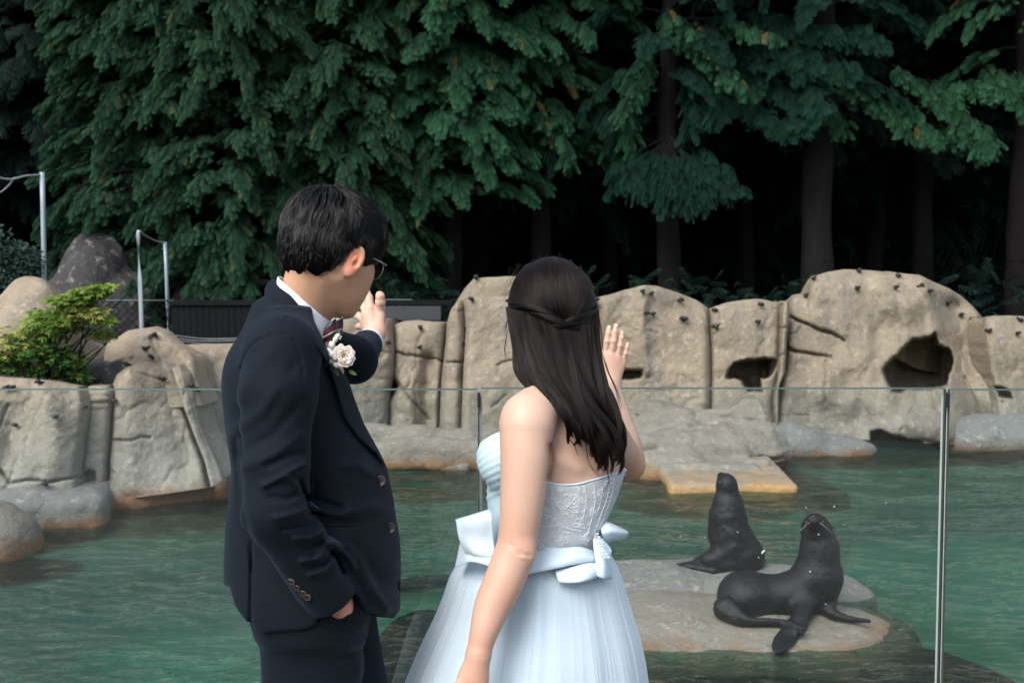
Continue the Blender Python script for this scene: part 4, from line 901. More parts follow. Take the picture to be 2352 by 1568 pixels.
# the woods round the pool (the one behind the camera is added to cut light)
# the wood behind reads as one dark mass
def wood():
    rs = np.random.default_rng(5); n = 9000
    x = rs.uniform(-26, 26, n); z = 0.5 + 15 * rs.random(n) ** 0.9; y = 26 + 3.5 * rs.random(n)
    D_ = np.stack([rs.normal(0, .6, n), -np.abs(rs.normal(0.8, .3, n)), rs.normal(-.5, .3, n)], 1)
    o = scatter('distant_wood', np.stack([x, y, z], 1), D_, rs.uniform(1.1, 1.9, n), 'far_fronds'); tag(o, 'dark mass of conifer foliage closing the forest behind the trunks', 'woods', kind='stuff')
    n = 5200; x = rs.uniform(-22, 22, n); y = rs.uniform(17.5, 27, n); z = 8.0 + 3.5 * rs.random(n)  # boughs overhead, mostly out of view, added to darken the forest interior
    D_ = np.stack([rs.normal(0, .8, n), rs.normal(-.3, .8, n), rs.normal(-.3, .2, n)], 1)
    o = scatter('added_canopy', np.stack([x, y, z], 1), D_, rs.uniform(1.2, 2.0, n), 'far_fronds'); tag(o, 'conifer boughs added overhead to shade the forest interior', 'canopy', kind='stuff')
    n = 4200; x = rs.uniform(-34, 34, n); z = 0.2 + 5.5 * rs.random(n); y = -17 - 3 * rs.random(n)  # unseen wood behind the camera, added to cut glass glare and frontal light
    o = scatter('added_rear_wood', np.stack([x, y, z], 1), np.stack([rs.normal(0, .6, n), np.abs(rs.normal(.8, .3, n)), rs.normal(-.5, .3, n)], 1), rs.uniform(1.3, 2.2, n), 'far_fronds'); tag(o, 'unseen dark conifer wood added behind the camera to cut frontal light', 'woods', kind='stuff')
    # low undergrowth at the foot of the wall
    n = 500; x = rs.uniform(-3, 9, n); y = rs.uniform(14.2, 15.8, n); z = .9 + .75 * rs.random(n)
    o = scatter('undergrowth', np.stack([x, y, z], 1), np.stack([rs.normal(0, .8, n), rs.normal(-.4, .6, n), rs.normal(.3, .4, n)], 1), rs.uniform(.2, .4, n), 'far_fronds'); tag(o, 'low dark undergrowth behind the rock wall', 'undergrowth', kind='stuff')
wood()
b = NB('wood_backdrop'); M_BD = b.done(b.bsdf((0.006, 0.009, 0.008), 1.0, 0.0))
V_, Q_ = boxes_np([(-45, 31, -1, 45, 31.5, 22), (-45, -22, -1, 45, -21.5, 5.5)])
o = link('backdrop_walls', np_mesh('backdrop_walls', V_, Q_, smooth=False), M_BD); tag(o, kind='structure')  # dark backing walls of both woods; the rear one added to block light

# ------------------------------------------------------------------ broadleaf shrubs
def leaf_blade(L=1.0):
    V = [(0, 0, 0), (0.22, 0.3, 0.03), (0.16, 0.7, 0.0), (0, 1.0, -0.10), (-0.16, 0.7, 0.0), (-0.22, 0.3, 0.03), (0, 0.45, -0.03)]
    T = [(0, 1, 6), (1, 2, 6), (2, 3, 6), (3, 4, 6), (4, 5, 6), (5, 0, 6)]
    return np.array(V) * L, np.array(T)
def maple_leaf():
    V = [(0, 0, 0)]; ang = [-80, -60, -40, -20, 0, 20, 40, 60, 80]; ln = [.55, .3, .8, .42, 1.0, .42, .8, .3, .55]
    for a, l in zip(ang, ln): V.append((math.sin(R(a)) * l, math.cos(R(a)) * l, -0.12 * l * l))
    return np.array(V), np.array([(0, i + 1, i) for i in range(1, 9)])[:, [0, 2, 1]]
def shrub(label, blobs, mats, n, size, seed, maple=False, cat='shrub', stems=None):
    rs = np.random.default_rng(seed)
    e = empty('shrub', tuple(blobs[0][0])); tag(e, label, cat)
    LV, LT = maple_leaf() if maple else leaf_blade()
    Vs = [[] for _ in mats]; Ts = [[] for _ in mats]; cnt = [0] * len(mats)
    wts = np.array([b_[3] for b_ in blobs], float); wts /= wts.sum()
    for i in range(n):
        c, r_, m_, _ = blobs[rs.choice(len(blobs), p=wts)]
        d = rs.normal(size=3); d /= np.linalg.norm(d); p = np.array(c) + d * np.array(r_) * rs.random() ** 0.45
        s = rs.uniform(*size); yv = np.array([d[0] + rs.normal(0, .4), min(d[1], .2) + rs.normal(0, .4) - .3, rs.normal(-.25, .35)])
        Mx = frame(yv, (rs.normal(0, .35), rs.normal(-.25, .35), 1))
        k = m_ if rs.random() < .75 else rs.integers(len(mats))
        Vs[k].append(p + (LV * s) @ Mx.T); Ts[k].append(LT + cnt[k]); cnt[k] += len(LV)
    for k, m in enumerate(mats):
        if not Vs[k]: continue
        o = link('leaves', np_mesh('leaves', np.concatenate(Vs[k]), tris=np.concatenate(Ts[k]), smooth=False), m, e); o['kind'] = 'stuff'
    st = []
    for c, r_, _, _ in blobs:
        c = np.array(c); g = np.array(blobs[0][0]) - [0, 0, .5]
        for q in range(3): st.append(tube_np(spline([g + rs.normal(0, .05, 3), (g + c) / 2 + rs.normal(0, .1, 3), c + rs.normal(0, .1, 3)], 8), np.linspace(.012, .004, 8), 5, False))
    link('stems', np_mesh('stems', *join_np(st)), M_BARK, e)['kind'] = 'stuff'
    return e
def leafy(name, col):
    b = NB(name); p = b.bsdf(b.mix(b.noise(b.coord(), 6, 3), tuple(x * .75 for x in col), tuple(x * 1.2 for x in col)), 0.5, 0.35)
    tr = b.n('BsdfTranslucent', Color=tuple(min(1, x * 1.2) for x in col)); m = b.n('MixShader', Fac=0.35); b.t.links.new(p.outputs[0], m.inputs[1]); b.t.links.new(tr.outputs[0], m.inputs[2]); return b.done(m)
M_L1, M_L2, M_L3 = leafy('lime_leaf', (0.20, 0.30, 0.055)), leafy('green_leaf', (0.08, 0.20, 0.045)), leafy('yellow_leaf', (0.33, 0.34, 0.10))
def bl(px, py, Y, r, m, w): return (at(px, py, Y), r, m, w)
shrub('bright lime and yellow leaved shrub on the left bank', [bl(90, 800, 9.5, (.30, .28, .20), 1, 3), bl(120, 740, 9.5, (.28, .25, .16), 0, 4), bl(40, 790, 9.4, (.22, .2, .18), 2, 2), bl(165, 690, 9.5, (.22, .2, .08), 0, 2.4), bl(205, 672, 9.5, (.18, .15, .06), 0, 1.4), bl(240, 660, 9.5, (.11, .12, .05), 0, .8), bl(200, 720, 9.5, (.22, .15, .08), 2, 1.8), bl(235, 735, 9.5, (.12, .12, .04), 0, .7),
    bl(150, 830, 9.6, (.2, .2, .14), 1, 2), bl(170, 865, 9.7, (.16, .2, .1), 1, 1.6), bl(70, 850, 9.5, (.2, .15, .1), 1, 1), bl(10, 830, 9.4, (.2, .2, .12), 1, 1.5), bl(230, 765, 9.6, (.12, .1, .05), 0, .5)], [M_L1, M_L2, M_L3], 3300, (.05, .095), 3, maple=True)
M_IVY = leafy('dark_ivy_leaf', (0.028, 0.062, 0.050))
shrub('dark blue green bush at the left frame edge behind the beige boulder', [bl(30, 585, 12.8, (.35, .3, .22), 0, 3), bl(65, 610, 12.8, (.2, .3, .15), 0, 1.5), bl(-30, 560, 12.8, (.35, .3, .3), 0, 2), bl(10, 640, 12.6, (.4, .3, .2), 0, 2)], [M_IVY], 1500, (.05, .085), 4)

pl = tube_np([at(1515, 501, 16.72), at(1515, 501, 16.70)], 0.062, 14)
o = link('tree_tag', np_mesh('tree_tag', *pl), simple_mat('grey_disc', (0.16, 0.17, 0.17), 0.6)); tag(o, 'small pale round tag nailed to the trunk of the skirted spruce', 'tag')
# ------------------------------------------------------------------ more helpers for figures
def proj(x, y, z):
    cy, sy = math.cos(PITCH), math.sin(PITCH); zz = z - CAM_Z
    w = y * cy - zz * sy
    return 1176 + FPX * x / w, 784 - FPX * (y * sy + zz * cy) / w, w
def poly_prim(poly, Y0, Y1, r=0.0):
    """prism whose outline is the given photo outline, between depths Y0 and Y1"""
    P = np.concatenate([at([p[0] for p in poly], [p[1] for p in poly], Y) for Y in (Y0, Y1)])
    def f(x, y, z):
        X_, Z_, w = proj(x, y, z)
        return np.maximum(np.maximum(seg_poly_sd(poly, X_, Z_) * w / FPX - r, y - Y1), Y0 - y)
    return f, P.min(0) - 0.01, P.max(0) + 0.01
def within(shape, poly_p, grow=0.004, shell=None):
    f0, lo, hi = poly_p
    def f(x, y, z):
        d = shape.ev(x, y, z)
        e = np.maximum(d - grow, f0(x, y, z))
        if shell: e = np.maximum(e, -(d + shell))
        return e
    return f, lo, hi
def loft(rows, p=2.2):
    """rows: (z, xc, a, yc, b) ascending z"""
    Rw = np.array(sorted(rows)); zs = Rw[:, 0]
    zi = np.linspace(zs[0], zs[-1], 160)
    C = [np.interp(zi, zs, Rw[:, k]) for k in range(1, 5)]
    ker = np.ones(9) / 9
    C = [np.convolve(np.pad(c, 4, mode='edge'), ker, mode='valid') for c in C]
    def f(x, y, z):
        xc, a, yc, b = [np.interp(z, zi, c) for c in C]
        dx, dy = np.abs(x - xc) / a, np.abs(y - yc) / b
        k = (dx ** p + dy ** p) ** (1 / p)
        return np.maximum(np.maximum((k - 1) * np.minimum(a, b) * 0.9, zs[0] - z), z - zs[-1])
    a, b = Rw[:, 2].max(), Rw[:, 4].max()
    return f, np.array([(Rw[:, 1] - Rw[:, 2]).min(), (Rw[:, 3] - Rw[:, 4]).min(), zs[0]]), np.array([(Rw[:, 1] + Rw[:, 2]).max(), (Rw[:, 3] + Rw[:, 4]).max(), zs[-1]])
def wrinkle(lines, ymax=99, ymin=-99):
    def g(d, x, y, z):
        X_, Z_, w = proj(x, y, z); o = 0
        for pts, wd, h in lines:
            o = o + h * np.exp(-(line_d(pts, X_, Z_) / wd) ** 2)
        return d - o * ((y < ymax) & (y > ymin))
    return g
def shape_obj(name, s, h, mat, parent=None, **kw):
    V_, Q_ = s.net(h, **kw); return link(name, np_mesh(name, V_, Q_), mat, parent)

# ------------------------------------------------------------------ seals
b = NB('seal_fur'); v = b.coord(); n1 = b.noise(v, 7, 5, 0.6, 0.5); n2 = b.noise(b.coord(scale=(1, 1, 0.4)), 130, 3, 0.8)
M_SEAL = b.done(b.bsdf(b.mix(n1, (0.0040, 0.0045, 0.0055), (0.013, 0.014, 0.016)), b.ramp(n1, [(0.3, 0.30), (0.7, 0.50)]), 0.28, Normal=b.bump(n2, 0.7, 0.006)))
M_FLIP = simple_mat('flipper_skin', (0.030, 0.034, 0.038), 0.5, 0.5, bump=0.3, bscale=90)
M_EYE = simple_mat('wet_eye', (0.004, 0.004, 0.005), 0.08, 0.8)
def z7(Y):
    return lambda X_, Y_, dy=0.0: at((1500 + X_ / 2.671) / 1.063, (1080 + Y_ / 2.671) / 1.063, Y + dy)
def g7(X_, Y_, z=-.468):
    p = onz((1500 + X_ / 2.671) / 1.063, (1080 + Y_ / 2.671) / 1.063, z); return np.array([p.x, p.y, p.z])
def seal_front():
    q = z7(6.10); s = Shape()
    s.add(ell(q(835, 1005, .02), (.155, .16, .142)), .05)
    s.add(ell(q(860, 960, .02), (.14, .14, .10)), .05)
    s.add(cap(q(880, 1010, .02), q(1180, 985), .135, .125), .06)
    s.add(cap(q(1200, 980), q(1330, 870), .125, .135), .06)
    s.add(ell(q(1320, 930), (.135, .13, .16)), .05)
    s.add(cap(q(1325, 850), q(1338, 700), .138, .114), .05)
    s.add(cap(q(1338, 700), q(1322, 600), .112, .098), .04)
    s.add(ell(q(1312, 548, -.01), (.086, .095, .082)), .03)
    s.add(cap(q(1308, 555, -.06), q(1301, 506, -.13), .052, .036), .03)
    s.add(ell(q(1283, 505, -.135), (.024, .02, .022)), .015).add(ell(q(1322, 505, -.135), (.024, .02, .022)), .015)
    s.add(ell(q(1302, 486, -.145), (.018, .014, .012)), .006)
    s.add(cap(q(1340, 960), q(1360, 1050), .10, .055), .05)
    # front flippers
    s.add(cap(q(1250, 1010, -.05), g7(1200, 1165, -.45), .075, .050), .04)
    f0, f1, f2 = g7(1205, 1165, -.455), g7(1140, 1240, -.47), g7(1070, 1335, -.515)
    Mx = frame(f2 - f0, (0.1, -.35, 1)); cf = (f1 + f2) / 2
    s.add(ell((f0 + f1) / 2, (.062, .10, .026), Mx), .03)
    s.add(ell((f0 + f2) / 2 + (f2 - f0) * .12, (.060, np.linalg.norm(f2 - f0) * .56, .015), Mx), .02)
    s.add(limb([(q(1370, 1000, .02), .07), (g7(1402, 1090, -.425), .042), (g7(1450, 1125, -.445), .028), (g7(1540, 1150, -.46), .020), (g7(1660, 1163, -.468), .010)]), .03)
    # hind flippers tucked along the rock
    s.add(limb([(g7(720, 1080, -.40), .07), (g7(800, 1155, -.445), .034), (g7(900, 1174, -.46), .027), (g7(1060, 1182, -.462), .020), (g7(1150, 1210, -.465), .020), (g7(1225, 1242, -.46), .014)]), .025)
    s.add(limb([(g7(740, 1060, -.38), .06), (g7(860, 1150, -.43), .026), (g7(1000, 1162, -.435), .019), (g7(1120, 1172, -.44), .017), (g7(1248, 1214, -.44), .012)]), .014)
    s.mod(lambda d, x, y, z: d + .004 * fbm(x, y, z, 9, 3) + 0.0015 * fbm(x, y, z, 40, 2))
    s.mod(wrinkle([([((1500 + 880 / 2.671) / 1.063, (1080 + 850 / 2.671) / 1.063), ((1500 + 850 / 2.671) / 1.063, (1080 + 1000 / 2.671) / 1.063)], 8, -.004),
                   ([((1500 + 1240 / 2.671) / 1.063, (1080 + 560 / 2.671) / 1.063), ((1500 + 1300 / 2.671) / 1.063, (1080 + 600 / 2.671) / 1.063), ((1500 + 1370 / 2.671) / 1.063, (1080 + 560 / 2.671) / 1.063)], 3, -.005)]))
    o = shape_obj('seal', s, .0075, M_SEAL); tag(o, 'front black fur seal lying on the brown rock with its head raised toward the camera', 'seal', 'fur seals on the rock')
    for a, c in (((1226, 566), (1196, 592)), ((1398, 545), (1436, 556))):
        link('ear', np_mesh('ear', *tube_np([q(*a, -.02), (q(*a, -.02) + q(*c, -.03)) / 2, q(*c, -.02)], [.010, .008, .003], 8)), M_SEAL, o)
    for a in ((1252, 520), (1362, 518)):
        e = Shape(); e.add(ell(q(*a, -.085), (.011,) * 3)); link('eye', np_mesh('eye', *e.net(.003)), M_EYE, o)
    wk = []
    for sx in (-1, 1):
        for k in range(5):
            p0 = q(1302 + sx * 16, 512, -.15); p1 = p0 + np.array([sx * (.05 + .01 * k), -.02, -.03 - .01 * k]); wk.append(tube_np([p0, (p0 + p1) / 2 + [0, 0, .006], p1], .0009, 4, False))
    link('whiskers', np_mesh('whiskers', *join_np(wk)), simple_mat('whisker', (.3, .28, .25), .4), o)['kind'] = 'stuff'
    n_ = Shape(); n_.add(ell(q(1302, 482, -.152), (.015, .010, .009))); link('nose', np_mesh('nose', *n_.net(.003)), M_EYE, o)
def seal_back():
    q = z7(6.98); s = Shape()
    s.add(cap(q(560, 795), q(720, 765), .050, .098), .06)
    s.add(ell(q(740, 765), (.20, .15, .092)), .05)
    s.add(ell(q(845, 750), (.145, .15, .118)), .05)
    s.add(cap(q(800, 700, .0), q(752, 600), .165, .142), .05)
    s.add(cap(q(752, 600), q(738, 480), .142, .118), .05)
    s.add(cap(q(738, 480), q(740, 390), .118, .096), .05)
    s.add(cap(q(742, 390), q(738, 300), .092, .078), .04)
    s.add(ell(q(733, 268, -.0), (.070, .080, .068)), .03)
    s.add(cap(q(725, 250, .02), q(697, 216, .05), .055, .028), .03)
    s.add(cap(q(620, 760, -.06), q(760, 690, -.10), .055, .06), .04)
    s.add(cap(q(540, 800), q(470, 800), .045, .026), .03)
    s.add(ell(q(420, 806), (.085, .05, .016), rot(0, -6, 0)), .02).add(cap(q(430, 808), q(325, 818), .018, .008), .015)
    s.add(cap(q(480, 806, -.04), q(640, 838, -.10), .022, .024), .02).add(cap(q(640, 838, -.10), q(760, 846, -.12), .022, .012), .02)
    s.mod(lambda d, x, y, z: d + .006 * fbm(x, y, z, 8, 3) + 0.002 * fbm(x, y, z, 40, 2))
    o = shape_obj('seal', s, .0085, M_SEAL); tag(o, 'rear black fur seal sitting upright on the grey ledge with its snout pointing up', 'seal', 'fur seals on the rock')
    for a in ((690, 262, -.06),):
        e = Shape(); e.add(ell(q(*a), (.011,) * 3)); link('eye', np_mesh('eye', *e.net(.003)), M_EYE, o)
    link('ear', np_mesh('ear', *tube_np([q(778, 285, -.06), q(784, 296, -.068), q(790, 312, -.065)], [.010, .008, .003], 8)), M_SEAL, o)
seal_front(); seal_back()
# ------------------------------------------------------------------ materials for people
def skin_mat(name, col, red):
    b = NB(name); v = b.coord()
    at_ = b.n('Attribute'); at_.attribute_name = 'blush'
    c = b.mix(b.noise(v, 14, 4), tuple(x * .93 for x in col), tuple(min(1, x * 1.05) for x in col))
    c = b.mix(at_.outputs['Fac'], c, red)
    c = b.mix(b.math('MULTIPLY', b.ramp(b.noise(v, 60, 3), [(0.74, 0.0), (0.78, 1.0)]), 0.35), c, tuple(x * .45 for x in col))
    p = b.bsdf(c, 0.48, 0.4, Normal=b.bump(b.noise(v, 420, 3), 0.12, 0.001))
    p.inputs['Subsurface Weight'].default_value = 0.25; p.inputs['Subsurface Radius'].default_value = (0.012, 0.005, 0.003); p.inputs['Subsurface Scale'].default_value = 0.6
    return b.done(p)
M_SKINM = skin_mat('skin_tan', (0.55, 0.325, 0.205), (0.66, 0.24, 0.14))
M_SKINMH = skin_mat('skin_hand', (0.62, 0.40, 0.31), (0.66, 0.29, 0.21))
M_SKINW = skin_mat('skin_light', (0.60, 0.405, 0.310), (0.52, 0.235, 0.155))
def blush(o, spots):
    me = o.data; n = len(me.vertices); co = np.empty(n * 3, np.float32); me.vertices.foreach_get('co', co); co = co.reshape(-1, 3)
    f = np.zeros(n)
    for c, r_, a in spots: f = np.maximum(f, a * np.exp(-(np.linalg.norm(co - np.asarray(c), axis=1) / r_) ** 2))
    at_ = me.attributes.new('blush', 'FLOAT', 'POINT'); at_.data.foreach_set('value', f.astype(np.float32))
b = NB('navy_wool'); v = b.coord(); wv = b.noise(v, 900, 2, 0.6)
pp = b.bsdf(b.mix(b.noise(v, 350, 3), (0.0022, 0.0046, 0.0080), (0.0050, 0.0090, 0.0145)), 0.80, 0.16, Normal=b.bump(wv, 0.35, 0.0008))
pp.inputs['Sheen Weight'].default_value = 0.08; pp.inputs['Sheen Roughness'].default_value = 0.45; pp.inputs['Sheen Tint'].default_value = (0.35, 0.5, 0.75, 1)
M_SUIT = b.done(pp)
M_SHIRT = simple_mat('white_cotton', (0.78, 0.80, 0.86), 0.7, 0.3, bump=0.15, bscale=500, var=0.02)
b = NB('black_hair'); hp = b.n('BsdfHairPrincipled'); hp.parametrization = 'MELANIN'; hp.inputs['Melanin'].default_value = 1.0; hp.inputs['IOR'].default_value = 1.45; hp.inputs['Melanin Redness'].default_value = 0.0; hp.inputs['Roughness'].default_value = 0.30; hp.inputs['Radial Roughness'].default_value = 0.45; hp.inputs['Random Roughness'].default_value = 0.3
M_HAIR = b.done(hp)
b = NB('dark_brown_hair'); hp = b.n('BsdfHairPrincipled'); hp.parametrization = 'MELANIN'; hp.inputs['Melanin'].default_value = 1.0; hp.inputs['IOR'].default_value = 1.36; hp.inputs['Melanin Redness'].default_value = 0.35; hp.inputs['Roughness'].default_value = 0.34; hp.inputs['Radial Roughness'].default_value = 0.4; hp.inputs['Random Color'].default_value = 0.35
M_HAIRW = b.done(hp)
M_HCAP = simple_mat('hair_mass', (0.003, 0.003, 0.0035), 0.95, 0.02)
def hair_curves(name, strands, rad, mat, parent):
    """strands: (n, m, 3)"""
    n, m = strands.shape[:2]
    cu = bpy.data.hair_curves.new(name); cu.add_curves([m] * n)
    cu.attributes['position'].data.foreach_set('vector', strands.astype(np.float32).ravel())
    t = np.linspace(0, 1, m); rr = np.broadcast_to(rad * (1 - 0.75 * t ** 3), (n, m))
    a = cu.attributes.get('radius') or cu.attributes.new('radius', 'FLOAT', 'POINT'); a.data.foreach_set('value', rr.astype(np.float32).ravel())
    cu.materials.append(mat); o = bpy.data.objects.new(name, cu); COL.objects.link(o); o.parent = parent; return o
def finger(s, base, tip, r0, r1, bend, kb=.006):
    b0, t0 = np.asarray(base, float), np.asarray(tip, float); d = t0 - b0; bend = np.asarray(bend, float)
    p1 = b0 + d * .45 + bend; p2 = b0 + d * .74 + bend * .8
    f = Shape()
    f.add(cap(b0, p1, r0, r0 * .93), .002).add(cap(p1, p2, r0 * .95, r1 * 1.04), .003).add(cap(p2, t0 - d / np.linalg.norm(d) * r1 * .9, r1 * 1.03, r1 * .92), .003)
    f.add(ell(p1, (r0 * 1.02,) * 3), .002)
    lo, hi = f.bounds(); s.add((lambda x, y, z, f=f: f.ev(x, y, z), lo, hi), kb)
    return [b0, p1, p2, t0]

# ------------------------------------------------------------------ the man
def man():
    YM = 2.05
    # --- head in its own frame
    yaw, pit, roll = -40, -17, 3
    HM = rot(0, 0, yaw) @ rot(pit, 0, 0) @ rot(0, roll, 0); HO = at(760, 578, YM)
    L = lambda x, y, z: HO + HM @ np.array([x, y, z])
    hm = HM
    s = Shape()
    s.add(ell(L(0, -.012, .022), (.074, .092, .086), hm), .01)
    s.add(ell(L(0, .030, -.028), (.061, .062, .082), hm), .03)
    for q in (-1, 1):
        s.add(cap(L(q * .052, -.005, -.050), L(q * .024, .060, -.100), .020, .019), .03)
        s.add(ell(L(q * .041, .056, -.022), (.024, .026, .024), hm), .025)
        s.add(ell(L(q * .030, .056, -.060), (.026, .028, .030), hm), .03)
    s.add(ell(L(0, .075, -.103), (.022, .018, .017), hm), .02)
    s.add(cap(L(0, .092, .004), L(0, .112, -.030), .008, .0115), .010)
    for q in (-1, 1): s.add(ell(L(q * .012, .098, -.036), (.009, .011, .008), hm), .006)
    s.add(cap(L(-.036, .082, .018), L(.036, .082, .018), .010), .014)
    for q in (-1, 1): s.cut(ell(L(q * .031, .096, .000), (.017, .012, .011), hm), .008)
    s.add(ell(L(0, .094, -.062), (.024, .010, .006), hm), .005).add(ell(L(0, .092, -.073), (.020, .010, .007), hm), .005)
    # neck and upper chest
    nb = at(700, 790, YM)
    s.add(cap(L(0, -.032, -.035), at(688, 742, YM), .052, .052), .03)
    s.add(cap(L(.0, .008, -.080), at(712, 735, YM), .028, .026), .025)
    for q in (-1, 1): s.add(cap(L(q * .036, -.03, -.05), at(712, 740, YM - q * .02), .012, .010), .02)
    # ears
    for q in (-1, 1):
        EM = hm @ rot(0, 0, -q * 34) @ rot(-14, 0, 0)
        c = L(q * .082, -.003, -.018)
        ea = Shape(); ea.add(ell(c, (.0075, .0190, .0340), EM), .003)
        ea.add(ell(c + EM @ np.array([0, .003, -.022]), (.0065, .009, .012), EM), .006)
        ea.cut(ell(c + EM @ np.array([q * .0075, .003, .006]), (.0055, .0105, .019), EM), .003)
        ea.add(ell(c + EM @ np.array([q * .003, .000, -.002]), (.004, .004, .014), EM), .003)
        ea.cut(ell(c + EM @ np.array([q * .009, .006, -.004]), (.010, .0065, .007), EM), .002)
        lo, hi = ea.bounds(); s.add((lambda x, y, z, f=ea: f.ev(x, y, z), lo, hi), .006)
    V1, Q1 = s.net(.0024)
    # --- raised left hand
    h = Shape(); Y2 = 2.50
    z6 = lambda X_, Y_, dy=0: at((750 + X_ / 5.228) / 1.063 + 4, (650 + Y_ / 5.228) / 1.063, Y2 + dy)
    wr_ = z6(850, 860, -.02)
    bases = [z6(905, 570, -.005), z6(782, 545, -.01), z6(735, 620, -.008), z6(708, 690, .006), z6(705, 765, .02)]
    tips = [z6(903, 318, -.02), z6(706, 290, .04), z6(625, 385, .055), z6(560, 605, .07), z6(612, 775, .07)]
    for bb, r_ in zip(bases[1:], (.0125, .0125, .0115, .0105)): h.add(cap(wr_, bb, .016, r_), .014)
    h.add(cap(wr_ + [.008, 0, .01], bases[0], .017, .0130), .010)
    h.add(ell(z6(850, 680, .006), (.026, .015, .036)), .012)
    J = []
    J.append(finger(h, bases[0], tips[0], .0128, .0108, (.002, -.004, 0), .003))
    J.append(finger(h, bases[1], tips[1], .0112, .0090, (.004, -.004, .004), .004)); J.append(finger(h, bases[2], tips[2], .0105, .0086, (.003, -.003, .003), .004))
    J.append(finger(h, bases[3], tips[3], .0098, .0082, (0, -.003, .004), .004)); J.append(finger(h, bases[4], tips[4], .0088, .0075, (0, -.003, .002), .004))
    h.add(cap(wr_, at(842, 812, 2.42), .0245, .027), .012)
    V2, Q2 = h.net(.0017)
    # --- the hand in the pocket, arms and trunk under the clothes
    u = Shape()
    sh, el, wr2 = at(640, 800, 1.87), at(636, 1172, 1.82), at(750, 1352, 1.885)
    u.add(cap(sh, el, .045, .038), .02).add(cap(el, wr2, .038, .026), .02)
    pk = at(776, 1386, 1.908); u.add(cap(wr2, pk, .026, .028), .02).add(ell((pk + at(790, 1420, 1.97)) / 2, (.03, .028, .045)), .02)
    u.add(cap(at(700, 820, 2.24), at(812, 826, 2.26), .042, .034), .02).add(cap(at(812, 826, 2.26), at(846, 800, 2.44), .032, .024), .02)
    u.add(loft([(at(0, y, YM)[2], (at(l, y, YM)[0] + at(r, y, YM)[0]) / 2, (at(r, y, YM)[0] - at(l, y, YM)[0]) / 2 - .03, YM, bb) for y, l, r, bb in
                ((780, 590, 760, .08), (900, 545, 780, .15), (1100, 560, 820, .135), (1300, 560, 830, .14), (1420, 600, 830, .14))]), .03)
    u.add(cap(nb + [0, 0, .03], at(690, 840, YM), .055, .09), .04)
    V3, Q3 = u.net(.007)
    V_, Q_ = join_np([(V1, Q1), (V2, Q2), (V3, Q3)])
    me = np_mesh('person', V_, Q_); me.materials.append(M_SKINM); me.materials.append(M_SKINMH)
    mi = np.zeros(len(Q_), np.int32); mi[len(Q1):len(Q1) + len(Q2)] = 1; me.polygons.foreach_set('material_index', mi)
    body = link('person', me); tag(body, 'man in navy suit with bow tie and glasses, waving, seen from behind', 'person')
    blush(body, [(L(.085, -.01, -.01), .022, .95), (L(.085, -.01, -.03), .018, .9), (tips[0], .012, .6), (tips[1], .01, .5), (tips[2], .01, .5), (bases[1], .01, .45), (bases[2], .01, .4), (wr_, .02, .4), (z6(940, 800), .02, .5)] + [(pk, .05, .9)])
    # nails
    # --- hair
    hs_ = Shape()
    hs_.add(ell(L(0, -.010, .036), (.082, .101, .093), hm), .01)
    hs_.add(ell(L(0, .032, .048), (.073, .072, .068), hm), .03)
    hs_.add(ell(L(.0, -.042, -.015), (.068, .058, .073), hm), .02)
    iy = [-.2, -.10, -.05, -.032, -.022, -.012, .014, .022, .036, .055, .12]; iz = [-.070, -.070, -.064, -.040, -.008, .016, .020, -.010, -.014, .004, .010]
    def cutf(d, x, y, z):
        dx, dy, dz = x - HO[0], y - HO[1], z - HO[2]
        ly = HM[0, 1] * dx + HM[1, 1] * dy + HM[2, 1] * dz; lz = HM[0, 2] * dx + HM[1, 2] * dy + HM[2, 2] * dz; lx = HM[0, 0] * dx + HM[1, 0] * dy + HM[2, 0] * dz
        e = (np.interp(ly, iy, iz) + .010 * vnoise(lx * 70, ly * 70, 3.3) - lz) * .8
        k = .008; hh = np.clip(.5 - .5 * (e - d) / k, 0, 1); d2 = e + (d - e) * hh + k * hh * (1 - hh)
        th = np.arctan2(lx, ly + .05)
        lock = vnoise(th * 5.5 + 40, lz * 5 + 9, 2.2) * .005 + vnoise(th * 14 + 40 + lz * 20, lz * 9 + 3, 7.2) * .0022
        top = np.clip((lz - .01) / .06, 0, 1)
        return d2 + lock * (.35 + .65 * top)
    hs_.mod(cutf)
    V_, Q_ = hs_.net(.003); hair = link('hair', np_mesh('hair', V_, Q_), M_HCAP, body)
    # strands: combed from the crown to all sides, a swept fringe in front
    rs = np.random.default_rng(21); n = 24000
    cr = L(.012, -.058, .128)
    d = rs.normal(size=(n, 3)); d[:, 2] = np.abs(d[:, 2]) * .9 - .45; d /= np.linalg.norm(d, axis=1, keepdims=True)
    P = np.stack([L(*(q * np.array([.08, .095, .085]) + np.array([0, -.01, .03]))) for q in d])
    keep = (d[:, 2] > -.75); P = P[keep]; n = len(P)
    ln = rs.uniform(.6, 1.0, n) * np.where(((P - HO) @ HM)[:, 2] > .02, 1.0, .5)
    m = 12; out = np.zeros((n, m, 3)); ph = rs.uniform(0, 6.28, n)
    crl = (cr - HO) @ HM; P0 = P.copy()
